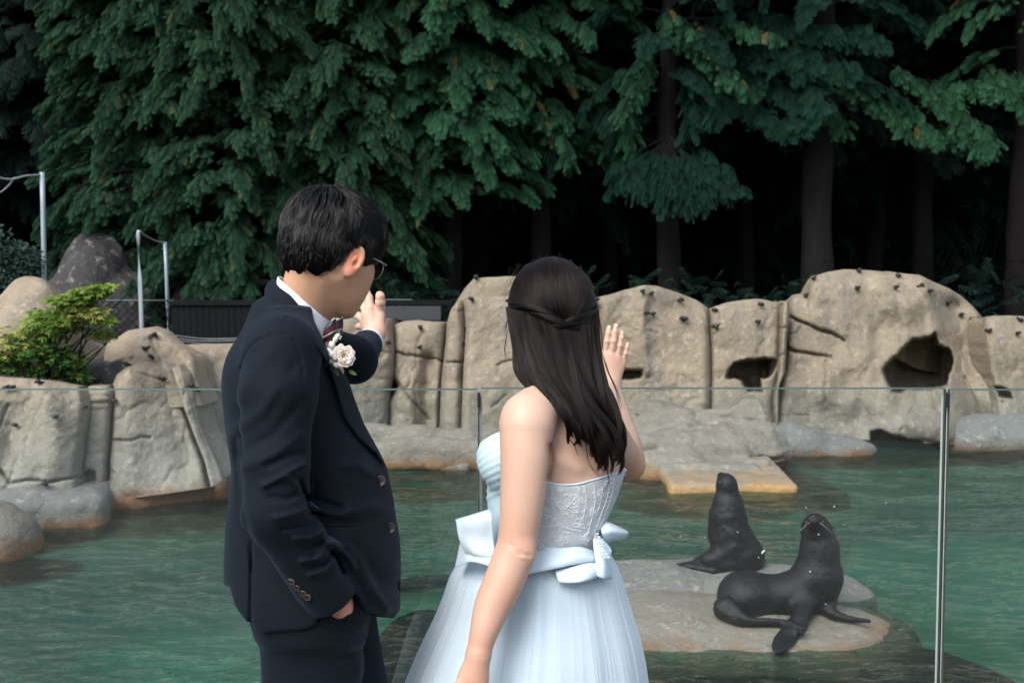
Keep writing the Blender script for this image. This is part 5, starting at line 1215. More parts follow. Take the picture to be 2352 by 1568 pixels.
    for i in range(m):
        Lc = (P - HO) @ HM
        lift = -.003 + (.0085 + .004 * vnoise(P0[:, 0] * 45, P0[:, 1] * 45, P0[:, 2] * 45)) * np.sin(np.pi * min(1, i / (m - 1) * .85 + .1)) + .0025 * np.sin(ph)
        for _ in range(2):
            x, y, z = P.T; g = hs_.grad(P, .002); P = P - g * (hs_.ev(x, y, z) - lift)[:, None] * .8
        out[:, i] = P
        v_ = Lc - crl; r2 = np.linalg.norm(v_, axis=1, keepdims=True) + 1e-6
        t_ = v_ / r2
        # whorl swirl + gravity
        sw = np.stack([-t_[:, 1], t_[:, 0], 0 * t_[:, 0]], 1) * np.clip(.45 - 2.4 * r2, 0, 1)
        cl = np.stack([vnoise(Lc[:, 0] * 34, Lc[:, 1] * 34, Lc[:, 2] * 34 + k * 20) for k in range(3)], 1)
        dr = t_ + sw + cl * .85 + np.array([0, .0, -.35]); dr = dr @ HM.T
        dr -= g * np.sum(dr * g, 1, keepdims=True); dr /= np.linalg.norm(dr, axis=1, keepdims=True) + 1e-6
        P = P + dr * (.0075 * ln)[:, None] + rs.normal(0, .0003, (n, 3))
    # drop strands that would hang over the face or neck
    Le = (out[:, -1] - HO) @ HM
    ok = Le[:, 2] > np.interp(Le[:, 1], iy, iz) - .014 - .008 * rs.random(len(Le))
    hair_curves('hair', out[ok], .00042, M_HAIR, hair)
    # --- glasses
    MET = simple_mat('thin_metal', (0.45, 0.42, 0.36), 0.25, 0.6, 0.9, var=.05)
    gl = []
    th = np.linspace(0, 2 * np.pi, 33)[:-1]
    g = empty('glasses', tuple(L(0, .1, 0))); tag(g, 'thin metal framed glasses worn by the man', 'glasses')
    for q in (-1, 1):
        ring = np.stack([L(q * .033 + .0215 * math.cos(a), .104 - .010 * (math.cos(a) * q > .3) * 0 - .004 * abs(math.cos(a)), -.006 + .0190 * math.sin(a)) for a in th]); ring = np.concatenate([ring, ring[:1]])
        link('rim', np_mesh('rim', *tube_np(ring, .0011, 6, False)), MET, g)
        tp = [L(q * .055, .100, .004), L(q * .074, .088, .004), L(q * .0790, .04, .004), L(q * .0835, .004, .006), L(q * .0825, -.012, -.004)]
        link('temple', np_mesh('temple', *tube_np(spline(tp, 16), .0011, 6)), MET, g)
        V_ = np.concatenate([ring[:-1], [L(q * .033, .1025, -.006)]]); T_ = np.array([(i, (i + 1) % 32, 32) for i in range(32)])
        b = NB('lens'); fr = b.n('Fresnel', IOR=1.6); tr = b.n('BsdfTransparent', Color=(.9, .95, .92)); gz = b.n('BsdfGlossy', Roughness=0.02); mx = b.n('MixShader', Fac=fr.outputs[0]); b.t.links.new(tr.outputs[0], mx.inputs[1]); b.t.links.new(gz.outputs[0], mx.inputs[2])
        link('lens', np_mesh('lens', V_, tris=T_), b.done(mx), g)
    link('bridge', np_mesh('bridge', *tube_np([L(-.012, .104, 0), L(0, .110, .003), L(.012, .104, 0)], .001, 6)), MET, g)
    # --- jacket
    ja = Shape()
    rows = ((715, 612, 735, .09), (745, 578, 752, .135), (780, 552, 762, .165), (820, 534, 772, .182), (860, 525, 790, .19), (900, 524, 803, .188), (970, 530, 830, .18), (1030, 537, 860, .172), (1070, 541, 884, .166), (1140, 534, 899, .166), (1250, 526, 917, .176), (1340, 525, 919, .186), (1400, 530, 918, .186), (1445, 536, 915, .186))
    L_ = [(at(0, y, YM)[2], (at(l, y, YM)[0] + at(r, y, YM)[0]) / 2, (at(r, y, YM)[0] - at(l, y, YM)[0]) / 2, YM, bb) for y, l, r, bb in rows]
    tor = Shape(); tor.add(loft(L_, 2.25), .02)
    tor.add(cap(at(676, 756, YM), at(650, 806, 1.885), .058, .070), .04)
    tor.add(cap(at(676, 756, YM), at(674, 806, 2.215), .058, .068), .04)
    tor.add(ell(at(628, 738, YM), (.040, .085, .052)), .04)
    f0, lo, hi = tor.ops[0][1][0], *tor.bounds()
    ja.add((lambda x, y, z: tor.ev(x, y, z), lo, hi), .01)
    # hem outline: everything below it goes; front panel held back by the arm
    ja.cut(poly_prim([(500, 1345), (526, 1345), (540, 1392), (560, 1418), (580, 1437), (604, 1452), (700, 1446), (762, 1420), (742, 1404), (764, 1388), (790, 1350), (806, 1362), (838, 1402), (868, 1412), (903, 1418), (917, 1402), (960, 1400), (960, 1560), (500, 1560)], 1.6, 2.02), .006)
    ja.cut(poly_prim([(500, 1345), (526, 1345), (540, 1392), (560, 1418), (580, 1437), (604, 1452), (760, 1452), (838, 1408), (868, 1414), (903, 1418), (917, 1402), (960, 1400), (960, 1560), (500, 1560)], 2.0, 2.6), .006)
    # neck opening and the V of the front
    V_open = [(700, 640), (716, 735), (735, 778), (751, 806), (775, 842), (797, 875), (803, 888), (830, 971), (862, 1031), (884, 1071), (960, 1071), (960, 640)]
    ja.cut((lambda x, y, z: np.maximum(np.maximum(poly_prim(V_open, 1.0, 3.0)[0](x, y, z), 0), 0) * 0 + poly_prim(V_open, 1.0, 3.0)[0](x, y, z) + .004, lo, hi), .004)
    ar = Shape()
    e1, w1 = at(634, 1168, 1.815), at(752, 1362, 1.885)
    ar.add(cap(at(648, 816, 1.872), at(641, 900, 1.845), .070, .068), .02)
    ar.add(cap(at(641, 900, 1.845), at(632, 1060, 1.825), .068, .059), .02)
    ar.add(cap(at(632, 1060, 1.825), e1, .059, .058), .02)
    ar.add(cap(e1, w1, .060, .050), .03)
    la = at(812, 826, 2.26)
    ar.add(cap(at(716, 806, 2.22), la, .070, .050), .03).add(cap(la, at(843, 792, 2.42), .049, .038), .025)
    lo2, hi2 = ar.bounds()
    def armf(x, y, z):
        d = ar.ev(x, y, z)
        return d
    ja.add((armf, lo2, hi2), .012)
    # open sleeve ends
    dz = (w1 - e1) / np.linalg.norm(w1 - e1)
    ja.cut(cap(w1 + dz * .045, w1 + dz * .12, .046), .004)
    dl = at(843, 792, 2.42) - la; dl /= np.linalg.norm(dl); le = at(843, 792, 2.42)
    ja.cut(cap(le + dl * .050, le + dl * .16, .050), .003)
    def Z2(x, y): return ((540 + x / 2.044) / 1.063, (900 + y / 2.044) / 1.063)
    def Za(x, y): return ((540 + x / 2.704) / 1.063, (420 + y / 2.704) / 1.063)
    W = [  # (polyline, width px, height m): + ridge, - valley
        ([Z2(75, 350), Z2(90, 600), Z2(130, 780), Z2(160, 1000)], 8, -.0045),
        ([Z2(210, 585), Z2(300, 540), Z2(370, 500), Z2(415, 478)], 7, .010), ([Z2(240, 480), Z2(330, 440), Z2(400, 420)], 9, -.006),
        ([Z2(330, 545), Z2(370, 570), Z2(385, 600)], 5, .010), ([Z2(390, 560), Z2(430, 660), Z2(445, 720)], 6, -.011),
        ([Z2(240, 640), Z2(330, 650), Z2(400, 620)], 7, -.006), ([Z2(270, 745), Z2(350, 730), Z2(430, 700)], 7, .007), ([Z2(300, 800), Z2(380, 790), Z2(450, 770)], 5, -.006),
        ([Z2(370, 850), Z2(440, 845), Z2(500, 815)], 6, .009), ([Z2(430, 900), Z2(490, 880), Z2(520, 850)], 4, -.007), ([Z2(400, 960), Z2(480, 950), Z2(530, 900), Z2(545, 860)], 6, .009), ([Z2(440, 1030), Z2(520, 1010), Z2(560, 950)], 5, .007), ([Z2(470, 985), Z2(520, 975), Z2(550, 920)], 4, -.006),
        ([Z2(450, 680), Z2(520, 720), Z2(600, 730), Z2(640, 710)], 6, .010), ([Z2(440, 640), Z2(500, 660), Z2(600, 690)], 6, -.008), ([Z2(620, 720), Z2(740, 690), Z2(800, 700)], 16, .007),
        ([Z2(520, 850), Z2(600, 900), Z2(660, 970), Z2(670, 1000)], 7, .013), ([Z2(540, 900), Z2(580, 960), Z2(610, 1020)], 6, -.011), ([Z2(560, 860), Z2(640, 890), Z2(700, 960), Z2(760, 1100), Z2(830, 1200)], 9, .010), ([Z2(690, 1060), Z2(740, 1180)], 7, -.006),
        ([Z2(620, 480), Z2(690, 480), Z2(740, 520)], 12, .006), ([Z2(650, 900), Z2(780, 1050), Z2(860, 1080)], 18, -.008), ([Z2(460, 1000), Z2(470, 560)], 6, -.003),
        ([Za(130, 1300), Za(160, 1200), Za(230, 1120), Za(330, 1075), Za(410, 1065), Za(480, 1110), Za(520, 1200), Za(540, 1340), Za(545, 1568)], 2.6, -.004),
        ([Za(400, 1060), Za(412, 1000), Za(440, 950)], 2, -.003), ([Za(120, 1500), Za(200, 1300), Za(330, 1180)], 16, .004), ([Za(330, 1568), Za(420, 1400), Za(480, 1280)], 12, -.004), ([Z2(80, 300), Z2(220, 200), Z2(330, 60)], 16, .006), ([Z2(100, 420), Z2(260, 330), Z2(400, 160)], 12, -.004), ([Z2(90, 500), Z2(250, 440), Z2(400, 330)], 10, .004),
        ([Z2(525, 765), Z2(700, 762)], 1.6, -.004), ([Z2(525, 783), Z2(700, 780)], 1.6, -.003),
        ([Z2(155, 860), Z2(150, 1060), Z2(148, 1280)], 4.5, -.007)]
    ja.mod(wrinkle(W, ymax=2.08))
    ja.mod(lambda d, x, y, z: d + .0016 * fbm(x, y, z, 14, 2))
    jk = shape_obj('jacket', ja, .0042, M_SUIT, body)
    # shirt under the V
    sh_ = Shape(); sh_.add((lambda x, y, z: tor.ev(x, y, z) + .013, lo, hi), .01); sh_.cut(poly_prim([(400, 1200), (1000, 1200), (1000, 1600), (400, 1600)], 1, 3), .004); sh_.cut(poly_prim([(400, 600), (1000, 600), (1000, 735), (400, 735)], 1, 3), .004)
    shape_obj('shirt', sh_, .007, M_SHIRT, body)
    # lapel and collar: cloth lying on the jacket
    tj = Shape(); tj.add((lambda x, y, z: tor.ev(x, y, z), lo, hi), .01)
    lap = [Za(690, 1150), Za(620, 1128), Za(632, 1165), Za(690, 1240), Za(740, 1370), Za(800, 1568), Z2(590, 170), Z2(625, 260), Z2(690, 350), Z2(770, 420), Z2(818, 486), (884, 1066), (862, 1028), (830, 968), (803, 884), (797, 872), (775, 838), (752, 803)]
    lp = Shape(); lp.add(within(tj, poly_prim(lap, 1.7, 2.05), .0095, .004), .003)
    shape_obj('lapel', lp, .003, M_SUIT, jk)
    # collar band round the neck: lofted ring with a fall
    def ring_band(p_back, p_front, Yc, wid, drop, flare, n=40, bulge=.0, close=1.0):
        pb, pf = at(*p_back, Yc), at(*p_front, Yc); c = (pb + pf) / 2; ax = (pf - pb) / 2
        th = np.linspace(-math.pi * close, math.pi * close, n)          # 0 = back
        rows = []
        for k in range(6):
            f = k / 5
            r_ = []
            for a in th:
                q = c - ax * (1 + flare * f) * math.cos(a) + np.array([0, 1, 0]) * (wid * (1 + flare * f)) * math.sin(a)
                q = q + np.array([0, 0, -drop * f + bulge * math.sin(a) ** 2])
                r_.append(q)
            rows.append(r_)
        return np.array(rows)
    def band_obj(name, G, th, mat, parent):
        V_, Q_ = grid_np(G); me = np_mesh(name, V_, Q_); o = link(name, me, mat, parent)
        md = o.modifiers.new('thickness', 'SOLIDIFY'); md.thickness = th; md.offset = 0
        md = o.modifiers.new('smooth', 'SUBSURF'); md.levels = 1; md.render_levels = 1
        return o
    band_obj('shirt_collar', ring_band((641, 634), (757, 734), YM, .0665, .052, .10, bulge=.008), .0035, M_SHIRT, body)
    cp = [Za(355, 690), Za(300, 770), Za(288, 805), Za(350, 840), Za(430, 880), Za(520, 955), Za(600, 1045), Za(622, 1128), Za(690, 1150), Za(640, 1080), Za(600, 990), Za(540, 890), Za(470, 800), Za(400, 730)]
    G = []
    inner = spline([at(634, 642, YM), at(660, 668, 1.995), at(690, 705, 1.972), at(712, 742, 1.975), at(733, 778, 1.955), at(752, 803, 1.935)], 18)
    outer = spline([at(604, 676, YM), at(628, 700, 1.985), at(660, 724, 1.945), at(690, 752, 1.935), at(722, 785, 1.925), at(733, 812, 1.915)], 18)
    def mirror(Pm): q = Pm.copy(); q[:, 1] = 2 * YM - q[:, 1]; return q
    inn = np.concatenate([mirror(inner)[::-1][:-1], inner]); ou = np.concatenate([mirror(outer)[::-1][:-1], outer])
    rows_ = []
    for f in (0, .15, .4, .7, 1.0):
        r_ = inn * (1 - f) + ou * f; r_[:, 2] += .012 * math.sin(math.pi * f) ; r_[:, 0] -= .006 * math.sin(math.pi * f); rows_.append(r_)
    low = inn.copy(); low[:, 2] -= .03; low[:, 0] += .004; rows_ = [low] + rows_
    band_obj('jacket_collar', np.array(rows_), .004, M_SUIT, jk)
    # buttons
    MB_ = simple_mat('horn_button', (0.055, 0.040, 0.036), 0.3, 0.5, var=.4, vscale=60)
    def button(p, nrm, r_, parent):
        F = frame((0, 0, 1), nrm) if abs(nrm[2]) < .9 else np.eye(3); n_ = np.array(nrm, float); n_ /= np.linalg.norm(n_)
        xx = np.cross([0, 0, 1.], n_); xx /= np.linalg.norm(xx); yy = np.cross(n_, xx); th = np.arange(20) / 20 * 2 * np.pi
        prof = [(0.0, .0012), (.30, .0012), (.62, .0010), (.74, .0022), (.92, .0026), (1.0, .0014), (1.0, -.001)]
        G_ = np.array([[np.asarray(p) + r_ * q * (math.cos(a) * xx + math.sin(a) * yy) + n_ * h_ for a in th] for q, h_ in prof])
        V_, Q_ = grid_np(G_, True); o = link('button', np_mesh('button', V_, Q_), MB_, parent)
        th2 = []
        for sx, sy in ((1, 1), (1, -1)):
            th2.append(tube_np([np.asarray(p) + n_ * .0018 + r_ * .2 * (xx * sx + yy * sy), np.asarray(p) + n_ * .0022, np.asarray(p) + n_ * .0018 - r_ * .2 * (xx * sx + yy * sy)], .0006, 4, False))
        link('thread', np_mesh('thread', *join_np(th2)), M_BLACK, parent)
    def on_jacket(px_, py_, Ya=1.6, Yb=2.1):
        Ys = np.linspace(Ya, Yb, 400); P_ = at(np.full(400, px_), np.full(400, py_), Ys); d = ja.ev(P_[:, 0], P_[:, 1], P_[:, 2]); k = np.argmax(d < 0); p = P_[k]; g_ = ja.grad(p[None], .004)[0]; return p, g_
    for q in ((874, 1103), (896, 1211)):
        p, g_ = on_jacket(*q); button(p + np.array([0, -.0035, 0]), np.array([.22, -1, .05]), .0110, jk)
    for X_, Y_ in ((352, 1060), (378, 1090), (408, 1118), (430, 1137)):
        p, g_ = on_jacket(*Z2(X_, Y_)); button(p + g_ * .0006, g_, .0080, jk)
    for yy_ in (763, 779):
        WP = np.array([on_jacket(*Z2(X_, yy_ + (X_ - 530) * -.01))[0] + [0, -.0012, 0] for X_ in np.linspace(528, 700, 14)])
        link('pocket_welt', np_mesh('pocket_welt', *tube_np(WP, .0022, 6)), M_SUIT, jk)
    # white cuff of the raised arm
    c0 = le + dl * .003; xx = np.cross(dl, [0, 0, 1.]); xx /= np.linalg.norm(xx); yy = np.cross(xx, dl); th = np.arange(28) / 28 * 2 * np.pi
    G_ = np.array([[c0 + dl * t_ + r_ * (math.cos(a) * xx + math.sin(a) * yy) for a in th] for t_, r_ in ((-.03, .034), (.014, .0355), (.026, .0358), (.0285, .0345), (.026, .0325), (.0, .032))])
    V_, Q_ = grid_np(G_, True); link('shirt_cuff', np_mesh('shirt_cuff', V_, Q_), M_SHIRT, body)
    # trousers
    tr = Shape()
    def leg(rows, Yc, b_):
        return loft([(float(at(0, y, Yc)[2]) if zz is None else zz, (at(l, y, Yc)[0] + at(r, y, Yc)[0]) / 2 if zz is None else l, (at(r, y, Yc)[0] - at(l, y, Yc)[0]) / 2 if zz is None else r, Yc, b_ * sc) for y, l, r, zz, sc in rows], 2.2)
    tr.add(leg([(1300, 560, 840, None, 1.0), (1400, 585, 842, None, 1.0), (1480, 600, 838, None, .8), (1568, 604, 830, None, .75), (0, -.41, .085, .35, .65), (0, -.41, .08, .06, .62)], 1.985, .105), .02)
    tr.add(leg([(1300, 640, 860, None, 1.0), (1400, 650, 858, None, 1.0), (1480, 655, 872, None, .8), (1568, 665, 888, None, .75), (0, -.27, .085, .35, .65), (0, -.25, .08, .06, .62)], 2.14, .13), .02)
    tr.add(loft([(at(0, y, YM)[2], (at(l, y, YM)[0] + at(r, y, YM)[0]) / 2, (at(r, y, YM)[0] - at(l, y, YM)[0]) / 2, YM, .165) for y, l, r in ((1180, 560, 840), (1300, 560, 850), (1420, 604, 842))]), .03)
    tr.mod(wrinkle([([Z2(600, 1180), Z2(640, 1260), Z2(700, 1290)], 6, .008), ([Z2(440, 1210), Z2(520, 1200), Z2(600, 1130)], 4, -.008), ([Z2(700, 1400), Z2(600, 1450)], 8, -.005), ([Z2(500, 1230), Z2(600, 1330), Z2(690, 1500)], 10, .006)]))
    shape_obj('trousers', tr, .008, M_SUIT, body)
    MSHOE = simple_mat('black_leather', (.012, .011, .010), .3)
    for xs, ys in ((-.38, 1.97), (-.22, 2.14)):
        f = Shape(); f.add(ell((xs, ys, .05), (.075, .045, .05)), .03).add(cap((xs + .03, ys, .035), (xs + .19, ys - .01, .028), .042, .032), .03); shape_obj('shoe', f, .008, MSHOE, body)
    # bow tie
    b = NB('bow_tie_silk'); sx_ = b.n('SeparateXYZ', Vector=b.coord()); dia = b.math('ADD', sx_.outputs[2], b.math('MULTIPLY', sx_.outputs[0], -0.55))
    st = b.math('FRACT', b.math('MULTIPLY', dia, 21.0)); white = b.math('LESS_THAN', b.math('ABSOLUTE', b.math('SUBTRACT', b.math('FRACT', b.math('MULTIPLY', st, 2.0)), .5)), .05)
    cc = b.mix(b.math('GREATER_THAN', st, 0.5), (0.012, 0.015, 0.028), (0.055, 0.012, 0.020)); cc = b.mix(b.math('MULTIPLY', white, .8), cc, (.6, .6, .62))
    MT = b.done(b.bsdf(cc, .4, .5))
    kn = at(766, 758, 2.0)
    bt = empty('bow_tie', tuple(kn)); tag(bt, 'navy and burgundy striped bow tie at the collar of the man', 'bow tie')
    up = np.array([.42, 0, .90]); ou_ = np.array([.90, 0, -.42])
    for q in (-1, 1):
        rows_ = []
        for t_ in np.linspace(0, 1, 9):
            hgt = .010 + .024 * (t_ ** .7) - .003 * max(0, t_ - .85) * 6; dep = .006 + .0045 * math.sin(math.pi * t_)
            ring = [kn + np.array([0, q * (.006 + .046 * t_), 0]) + up * hgt * math.sin(a) + ou_ * (dep * math.cos(a) + .004 * math.cos(3 * a) * t_) for a in np.arange(20) / 20 * 2 * np.pi]
            rows_.append(ring)
        rows_.append([np.mean(rows_[-1], 0) * .5 + np.array(p_) * .5 for p_ in rows_[-1]]); rows_.append([np.mean(rows_[-1], 0)] * 20)
        V_, Q_ = grid_np(np.array(rows_), True); link('bow_loop', np_mesh('bow_loop', V_, Q_), MT, bt)
    ks = Shape(); ks.add(rbox(kn + [.004, 0, 0], (.010, .010, .013), .005, rot(0, -25, 0))); link('knot', np_mesh('knot', *ks.net(.002)), MT, bt)
    # a second fold seen beside the first
    # boutonniere
    RC = at(789, 817, 1.93); axd = np.array([.55, -.80, .22]); axd /= np.linalg.norm(axd)
    bo = empty('boutonniere', tuple(RC)); tag(bo, 'boutonniere with one cream rose and small white buds on the lapel', 'boutonniere')
    b = NB('rose_petal'); d_ = b.n('TexCoord'); 
    pc = b.bsdf(b.mix(b.noise(b.coord(), 40, 3), (0.74, 0.63, 0.54), (0.78, 0.71, 0.64)), .55, .3); pc.inputs['Subsurface Weight'].default_value = .3; pc.inputs['Subsurface Radius'].default_value = (.01, .006, .004); MPET = b.done(pc)
    MPI = simple_mat('peach_petal', (.80, .50, .33), .55, .3)
    xx = np.cross([0, 0, 1.], axd); xx /= np.linalg.norm(xx); yy = np.cross(axd, xx)
    rs = np.random.default_rng(4)
    for ly, (cnt_, r0_, r1_, h_, cu_, wd_) in enumerate([(3, .002, .004, .012, .0, 1.6), (3, .0045, .008, .013, .001, 1.5), (4, .008, .0125, .015, .002, 1.3), (5, .010, .0165, .014, .003, 1.2), (5, .012, .0212, .010, .005, 1.15)]):
        for k in range(cnt_):
            a0 = (k + .37 * ly) / cnt_ * 2 * np.pi + rs.normal(0, .1); G_ = []
            for v_ in np.linspace(0, 1, 7):
                row = []
                for u_ in np.linspace(-1, 1, 8):
                    w_ = wd_ * (math.sin(math.pi * (.12 + .62 * v_))) ; a = a0 + u_ * w_ * .5 * 1.25
                    r_ = r0_ * .5 + (r1_ - r0_ * .5) * v_ ** .8 + cu_ * max(0, v_ - .75) * 2 + .0012 * math.sin(5 * u_ + ly) * v_ + .001 * ly * 0
                    z_ = h_ * math.sin(min(1, v_ * 1.15) * math.pi * .55) * (1 - .12 * abs(u_) ** 3) - .006
                    row.append(RC + xx * r_ * math.cos(a) + yy * r_ * math.sin(a) + axd * z_)
                G_.append(row)
            V_, Q_ = grid_np(np.array(G_)); o = link('petal', np_mesh('petal', V_, Q_), MPI if ly == 0 else MPET, bo)
            md = o.modifiers.new('thickness', 'SOLIDIFY'); md.thickness = .0008; md = o.modifiers.new('smooth', 'SUBSURF'); md.levels = 1; md.render_levels = 1
    MGR = leafy('sepal_green', (.10, .16, .06)); MWB = simple_mat('white_bud', (.80, .80, .74), .6, .3)
    for k, (px_, py_, r_) in enumerate([(762, 792, .0062), (770, 780, .005), (768, 803, .0075), (762, 815, .0065), (775, 772, .0045), (765, 828, .0075), (773, 838, .006), (757, 805, .006), (780, 776, .0035), (770, 822, .006)]):
        f = Shape(); c = at(px_, py_, 1.925 + .004 * (k % 3)); f.add(ell(c, (r_, r_, r_ * 1.25), rot(30 * k, 20 * k, 0)), .002); f.add(ell(c + [.003, -.002, .003], (r_ * .6,) * 3), .001); link('bud', np_mesh('bud', *f.net(.0016)), MWB, bo)
    LV, LT = leaf_blade(.02)
    for k, (px_, py_, dx, dz) in enumerate([(766, 786, .3, 1), (772, 776, .5, 1), (760, 824, -.6, -.8), (770, 843, .4, -1), (800, 850, 1, -.5), (756, 812, -1, .1)]):
        Mx = frame((dx, -.3, dz), (0, -1, .3)); link('leaf', np_mesh('leaf', at(px_, py_, 1.94) + LV @ Mx.T, tris=LT), MGR, bo)
man()
# ------------------------------------------------------------------ the woman
def woman():
    YW = 2.20
    def Z3w(X_, Y_): return ((1150 + X_ / 2.613) / 1.063, (600 + Y_ / 2.613) / 1.063)
    def Z4w(X_, Y_): return ((980 + X_ / 2.766) / 1.063, (1100 + Y_ / 2.766) / 1.063)
    hm = rot(0, 0, -12) @ rot(-6, 0, 0); HO = at(1268, 714, 2.21); L = lambda x, y, z: HO + hm @ np.array([x, y, z])
    s = Shape()
    # head
    s.add(ell(L(0, -.008, .018), (.072, .088, .084), hm), .01).add(ell(L(0, .03, -.03), (.058, .058, .078), hm), .03)
    for q in (-1, 1):
        s.add(cap(L(q * .048, -.005, -.048), L(q * .02, .058, -.094), .018, .017), .03).add(ell(L(q * .038, .054, -.022), (.024, .026, .024), hm), .025)
        s.add(ell(L(q * .075, -.002, -.014), (.007, .016, .028), hm @ rot(0, 0, -q * 22)), .005)
    s.add(ell(L(0, .07, -.097), (.018, .016, .015), hm), .02).add(cap(L(0, .088, .002), L(0, .106, -.028), .007, .010), .010)
    s.add(cap(L(-.034, .08, .018), L(.034, .08, .018), .009), .014)
    for q in (-1, 1): s.cut(ell(L(q * .030, .093, .000), (.016, .012, .011), hm), .008)
    s.add(ell(L(0, .09, -.060), (.022, .010, .006), hm), .005).add(ell(L(0, .088, -.070), (.018, .010, .007), hm), .005)
    s.add(cap(L(0, -.022, -.05), at(1292, 900, YW + .02), .047, .056), .03)
    # trunk
    def rows(R_): return [(at(0, y, yc)[2], (at(l, y, yc)[0] + at(r, y, yc)[0]) / 2, (at(r, y, yc)[0] - at(l, y, yc)[0]) / 2, yc, b_) for y, l, r, yc, b_ in R_]
    trunk = rows([(905, 1240, 1368, 2.215, .07), (935, 1205, 1392, 2.21, .095), (985, 1165, 1408, 2.21, .115), (1040, 1140, 1426, 2.21, .125), (1086, 1128, 1427, 2.21, .125), (1140, 1126, 1409, 2.21, .118), (1190, 1128, 1386, 2.21, .112), (1230, 1130, 1372, 2.21, .110), (1265, 1136, 1368, 2.22, .104), (1330, 1140, 1362, 2.23, .10), (1420, 1150, 1350, 2.24, .10)])
    s.add(loft(trunk, 2.15), .03)
    s.add(cap(at(1292, 892, YW), at(1213, 962, 2.065), .048, .0575), .035)
    s.add(cap(at(1295, 892, YW + .02), at(1372, 950, 2.36), .046, .052), .035)
    s.add(ell(at(1292, 1020, 2.118), (.055, .030, .072), rot(0, 18, 8)), .03)
    # near arm
    arm = [(1209, 985, 2.055, .0560), (1206, 1062, 2.04, .0515), (1199, 1154, 2.03, .0455), (1189, 1235, 2.022, .0405), (1178, 1280, 2.015, .0420), (1154, 1341, 2.00, .0405), (1131, 1392, 1.985, .0370), (1112, 1450, 1.965, .0290), (1099, 1502, 1.955, .0230)]
    s.add(limb([(at(*a[:3]), a[3]) for a in arm], 40), .012)
    s.add(ell(at(1202, 1268, 1.998), (.022, .016, .024)), .02)
    # near hand, hanging on the skirt
    w_ = at(1099, 1502, 1.955)
    hb = [at(1068, 1590, 1.945), at(1080, 1604, 1.94), at(1094, 1606, 1.942), at(1107, 1598, 1.95)]
    ht = [at(1048, 1672, 1.93), at(1062, 1690, 1.925), at(1080, 1690, 1.93), at(1098, 1672, 1.94)]
    for bb, r_ in zip(hb, (.0125, .0125, .012, .011)): s.add(cap(w_, bb, .0175, r_), .014)
    s.add(ell(at(1086, 1556, 1.948), (.028, .016, .036)), .014)
    for bb, tt, r_ in zip(hb, ht, (.0092, .0094, .009, .0080)): finger(s, bb, tt, r_, r_ * .82, (0, -.004, 0), .004)
    finger(s, at(1072, 1545, 1.95), at(1044, 1620, 1.93), .0115, .009, (-.006, -.002, 0), .01)
    # far arm, raised
    e2 = at(1441, 1064, 2.54)
    s.add(cap(at(1372, 960, 2.37), e2, .050, .044), .02)
    far = [(1441, 1064, 2.54, .0430), (1434, 1020, 2.56, .0435), (1424, 985, 2.575, .0400), (1413, 930, 2.59, .0300), (1405, 885, 2.60, .0225)]
    s.add(limb([(at(*a[:3]), a[3]) for a in far], 24), .014)
    s.mod(wrinkle([([(1388, 930), (1396, 1020), (1400, 1110)], 9, -.006), ([(1262, 1020), (1268, 1060), (1258, 1100)], 5, -.008), ([(1290, 1060), (1330, 1080)], 14, .003)], ymax=2.3))
    s.mod(wrinkle([([Z4w(770, 680), Z4w(800, 688), Z4w(850, 700), Z4w(880, 706)], 2.2, -.0022), ([Z4w(785, 705), Z4w(830, 712), Z4w(862, 708)], 2.0, -.0017), ([Z4w(800, 735), Z4w(830, 740)], 2.0, -.0010), ([Z4w(735, 630), Z4w(745, 645)], 5, -.0014), ([Z4w(500, 1388), Z4w(590, 1385)], 1.3, -.0012), ([Z4w(820, 722), Z4w(840, 722)], 4, .0020)], ymax=2.06))
    V1, Q1 = s.net(.0036)
    # raised hand, finer
    h = Shape(); YH = 2.61
    bz = lambda X_, Y_, dy=0: at(*Z3w(X_, Y_), YH + dy)
    w2 = at(1405, 884, 2.60); bases = [bz(853, 690), bz(895, 698, -.004), bz(935, 715, -.002), bz(967, 748, .004)]; tips = [bz(884, 506, .0), bz(928, 494, -.004), bz(966, 540, 0), bz(1001, 612, .006)]
    h.add(cap(at(1413, 930, 2.59), w2, .0292, .0222), .01)
    for bb, r_ in zip(bases, (.0115, .0115, .0112, .0100)): h.add(cap(w2, bb, .0155, r_), .014)
    h.add(ell(bz(895, 775, .003), (.027, .015, .034)), .012)
    for bb, tt, r_ in zip(bases, tips, (.0084, .0085, .0082, .0072)): finger(h, bb, tt, r_, r_ * .86, (0, -.0035, 0), .003)
    finger(h, bz(858, 800, .01), bz(812, 672, .03), .0115, .0088, (-.004, 0, 0), .01)
    for p0, p1 in ((bases[0], bases[1]), (bases[1], bases[2]), (bases[2], bases[3])): h.add(ell((p0 + p1) / 2 + [0, .003, -.003], (.007, .006, .010)), .006)
    V2, Q2 = h.net(.0016)
    V_, Q_ = join_np([(V1, Q1), (V2, Q2)])
    body = link('person', np_mesh('person', V_, Q_), M_SKINW); tag(body, 'woman in pale blue strapless gown with long dark hair, waving, seen from behind', 'person')
    blush(body, [(t_, .011, .75) for t_ in tips] + [(bz(895, 740), .028, .45), (bases[1], .016, .45), (bases[2], .014, .4), (bases[3], .013, .4), (at(1200, 1285, 1.97), .020, .22), (at(1458, 1070, 2.50), .045, .75), (at(1180, 1060, 2.0), .05, .12), (at(1085, 1560, 1.94), .05, .35), (at(1170, 1330, 1.96), .05, .2), (at(1190, 1240, 1.98), .06, .42), (at(1150, 1370, 1.95), .07, .42), (at(1110, 1480, 1.93), .06, .45), (at(1090, 1550, 1.92), .06, .45)])
    # nails of the raised hand
    MN = simple_mat('nail', (.72, .50, .43), .25, .5, var=.04)
    nl = Shape()
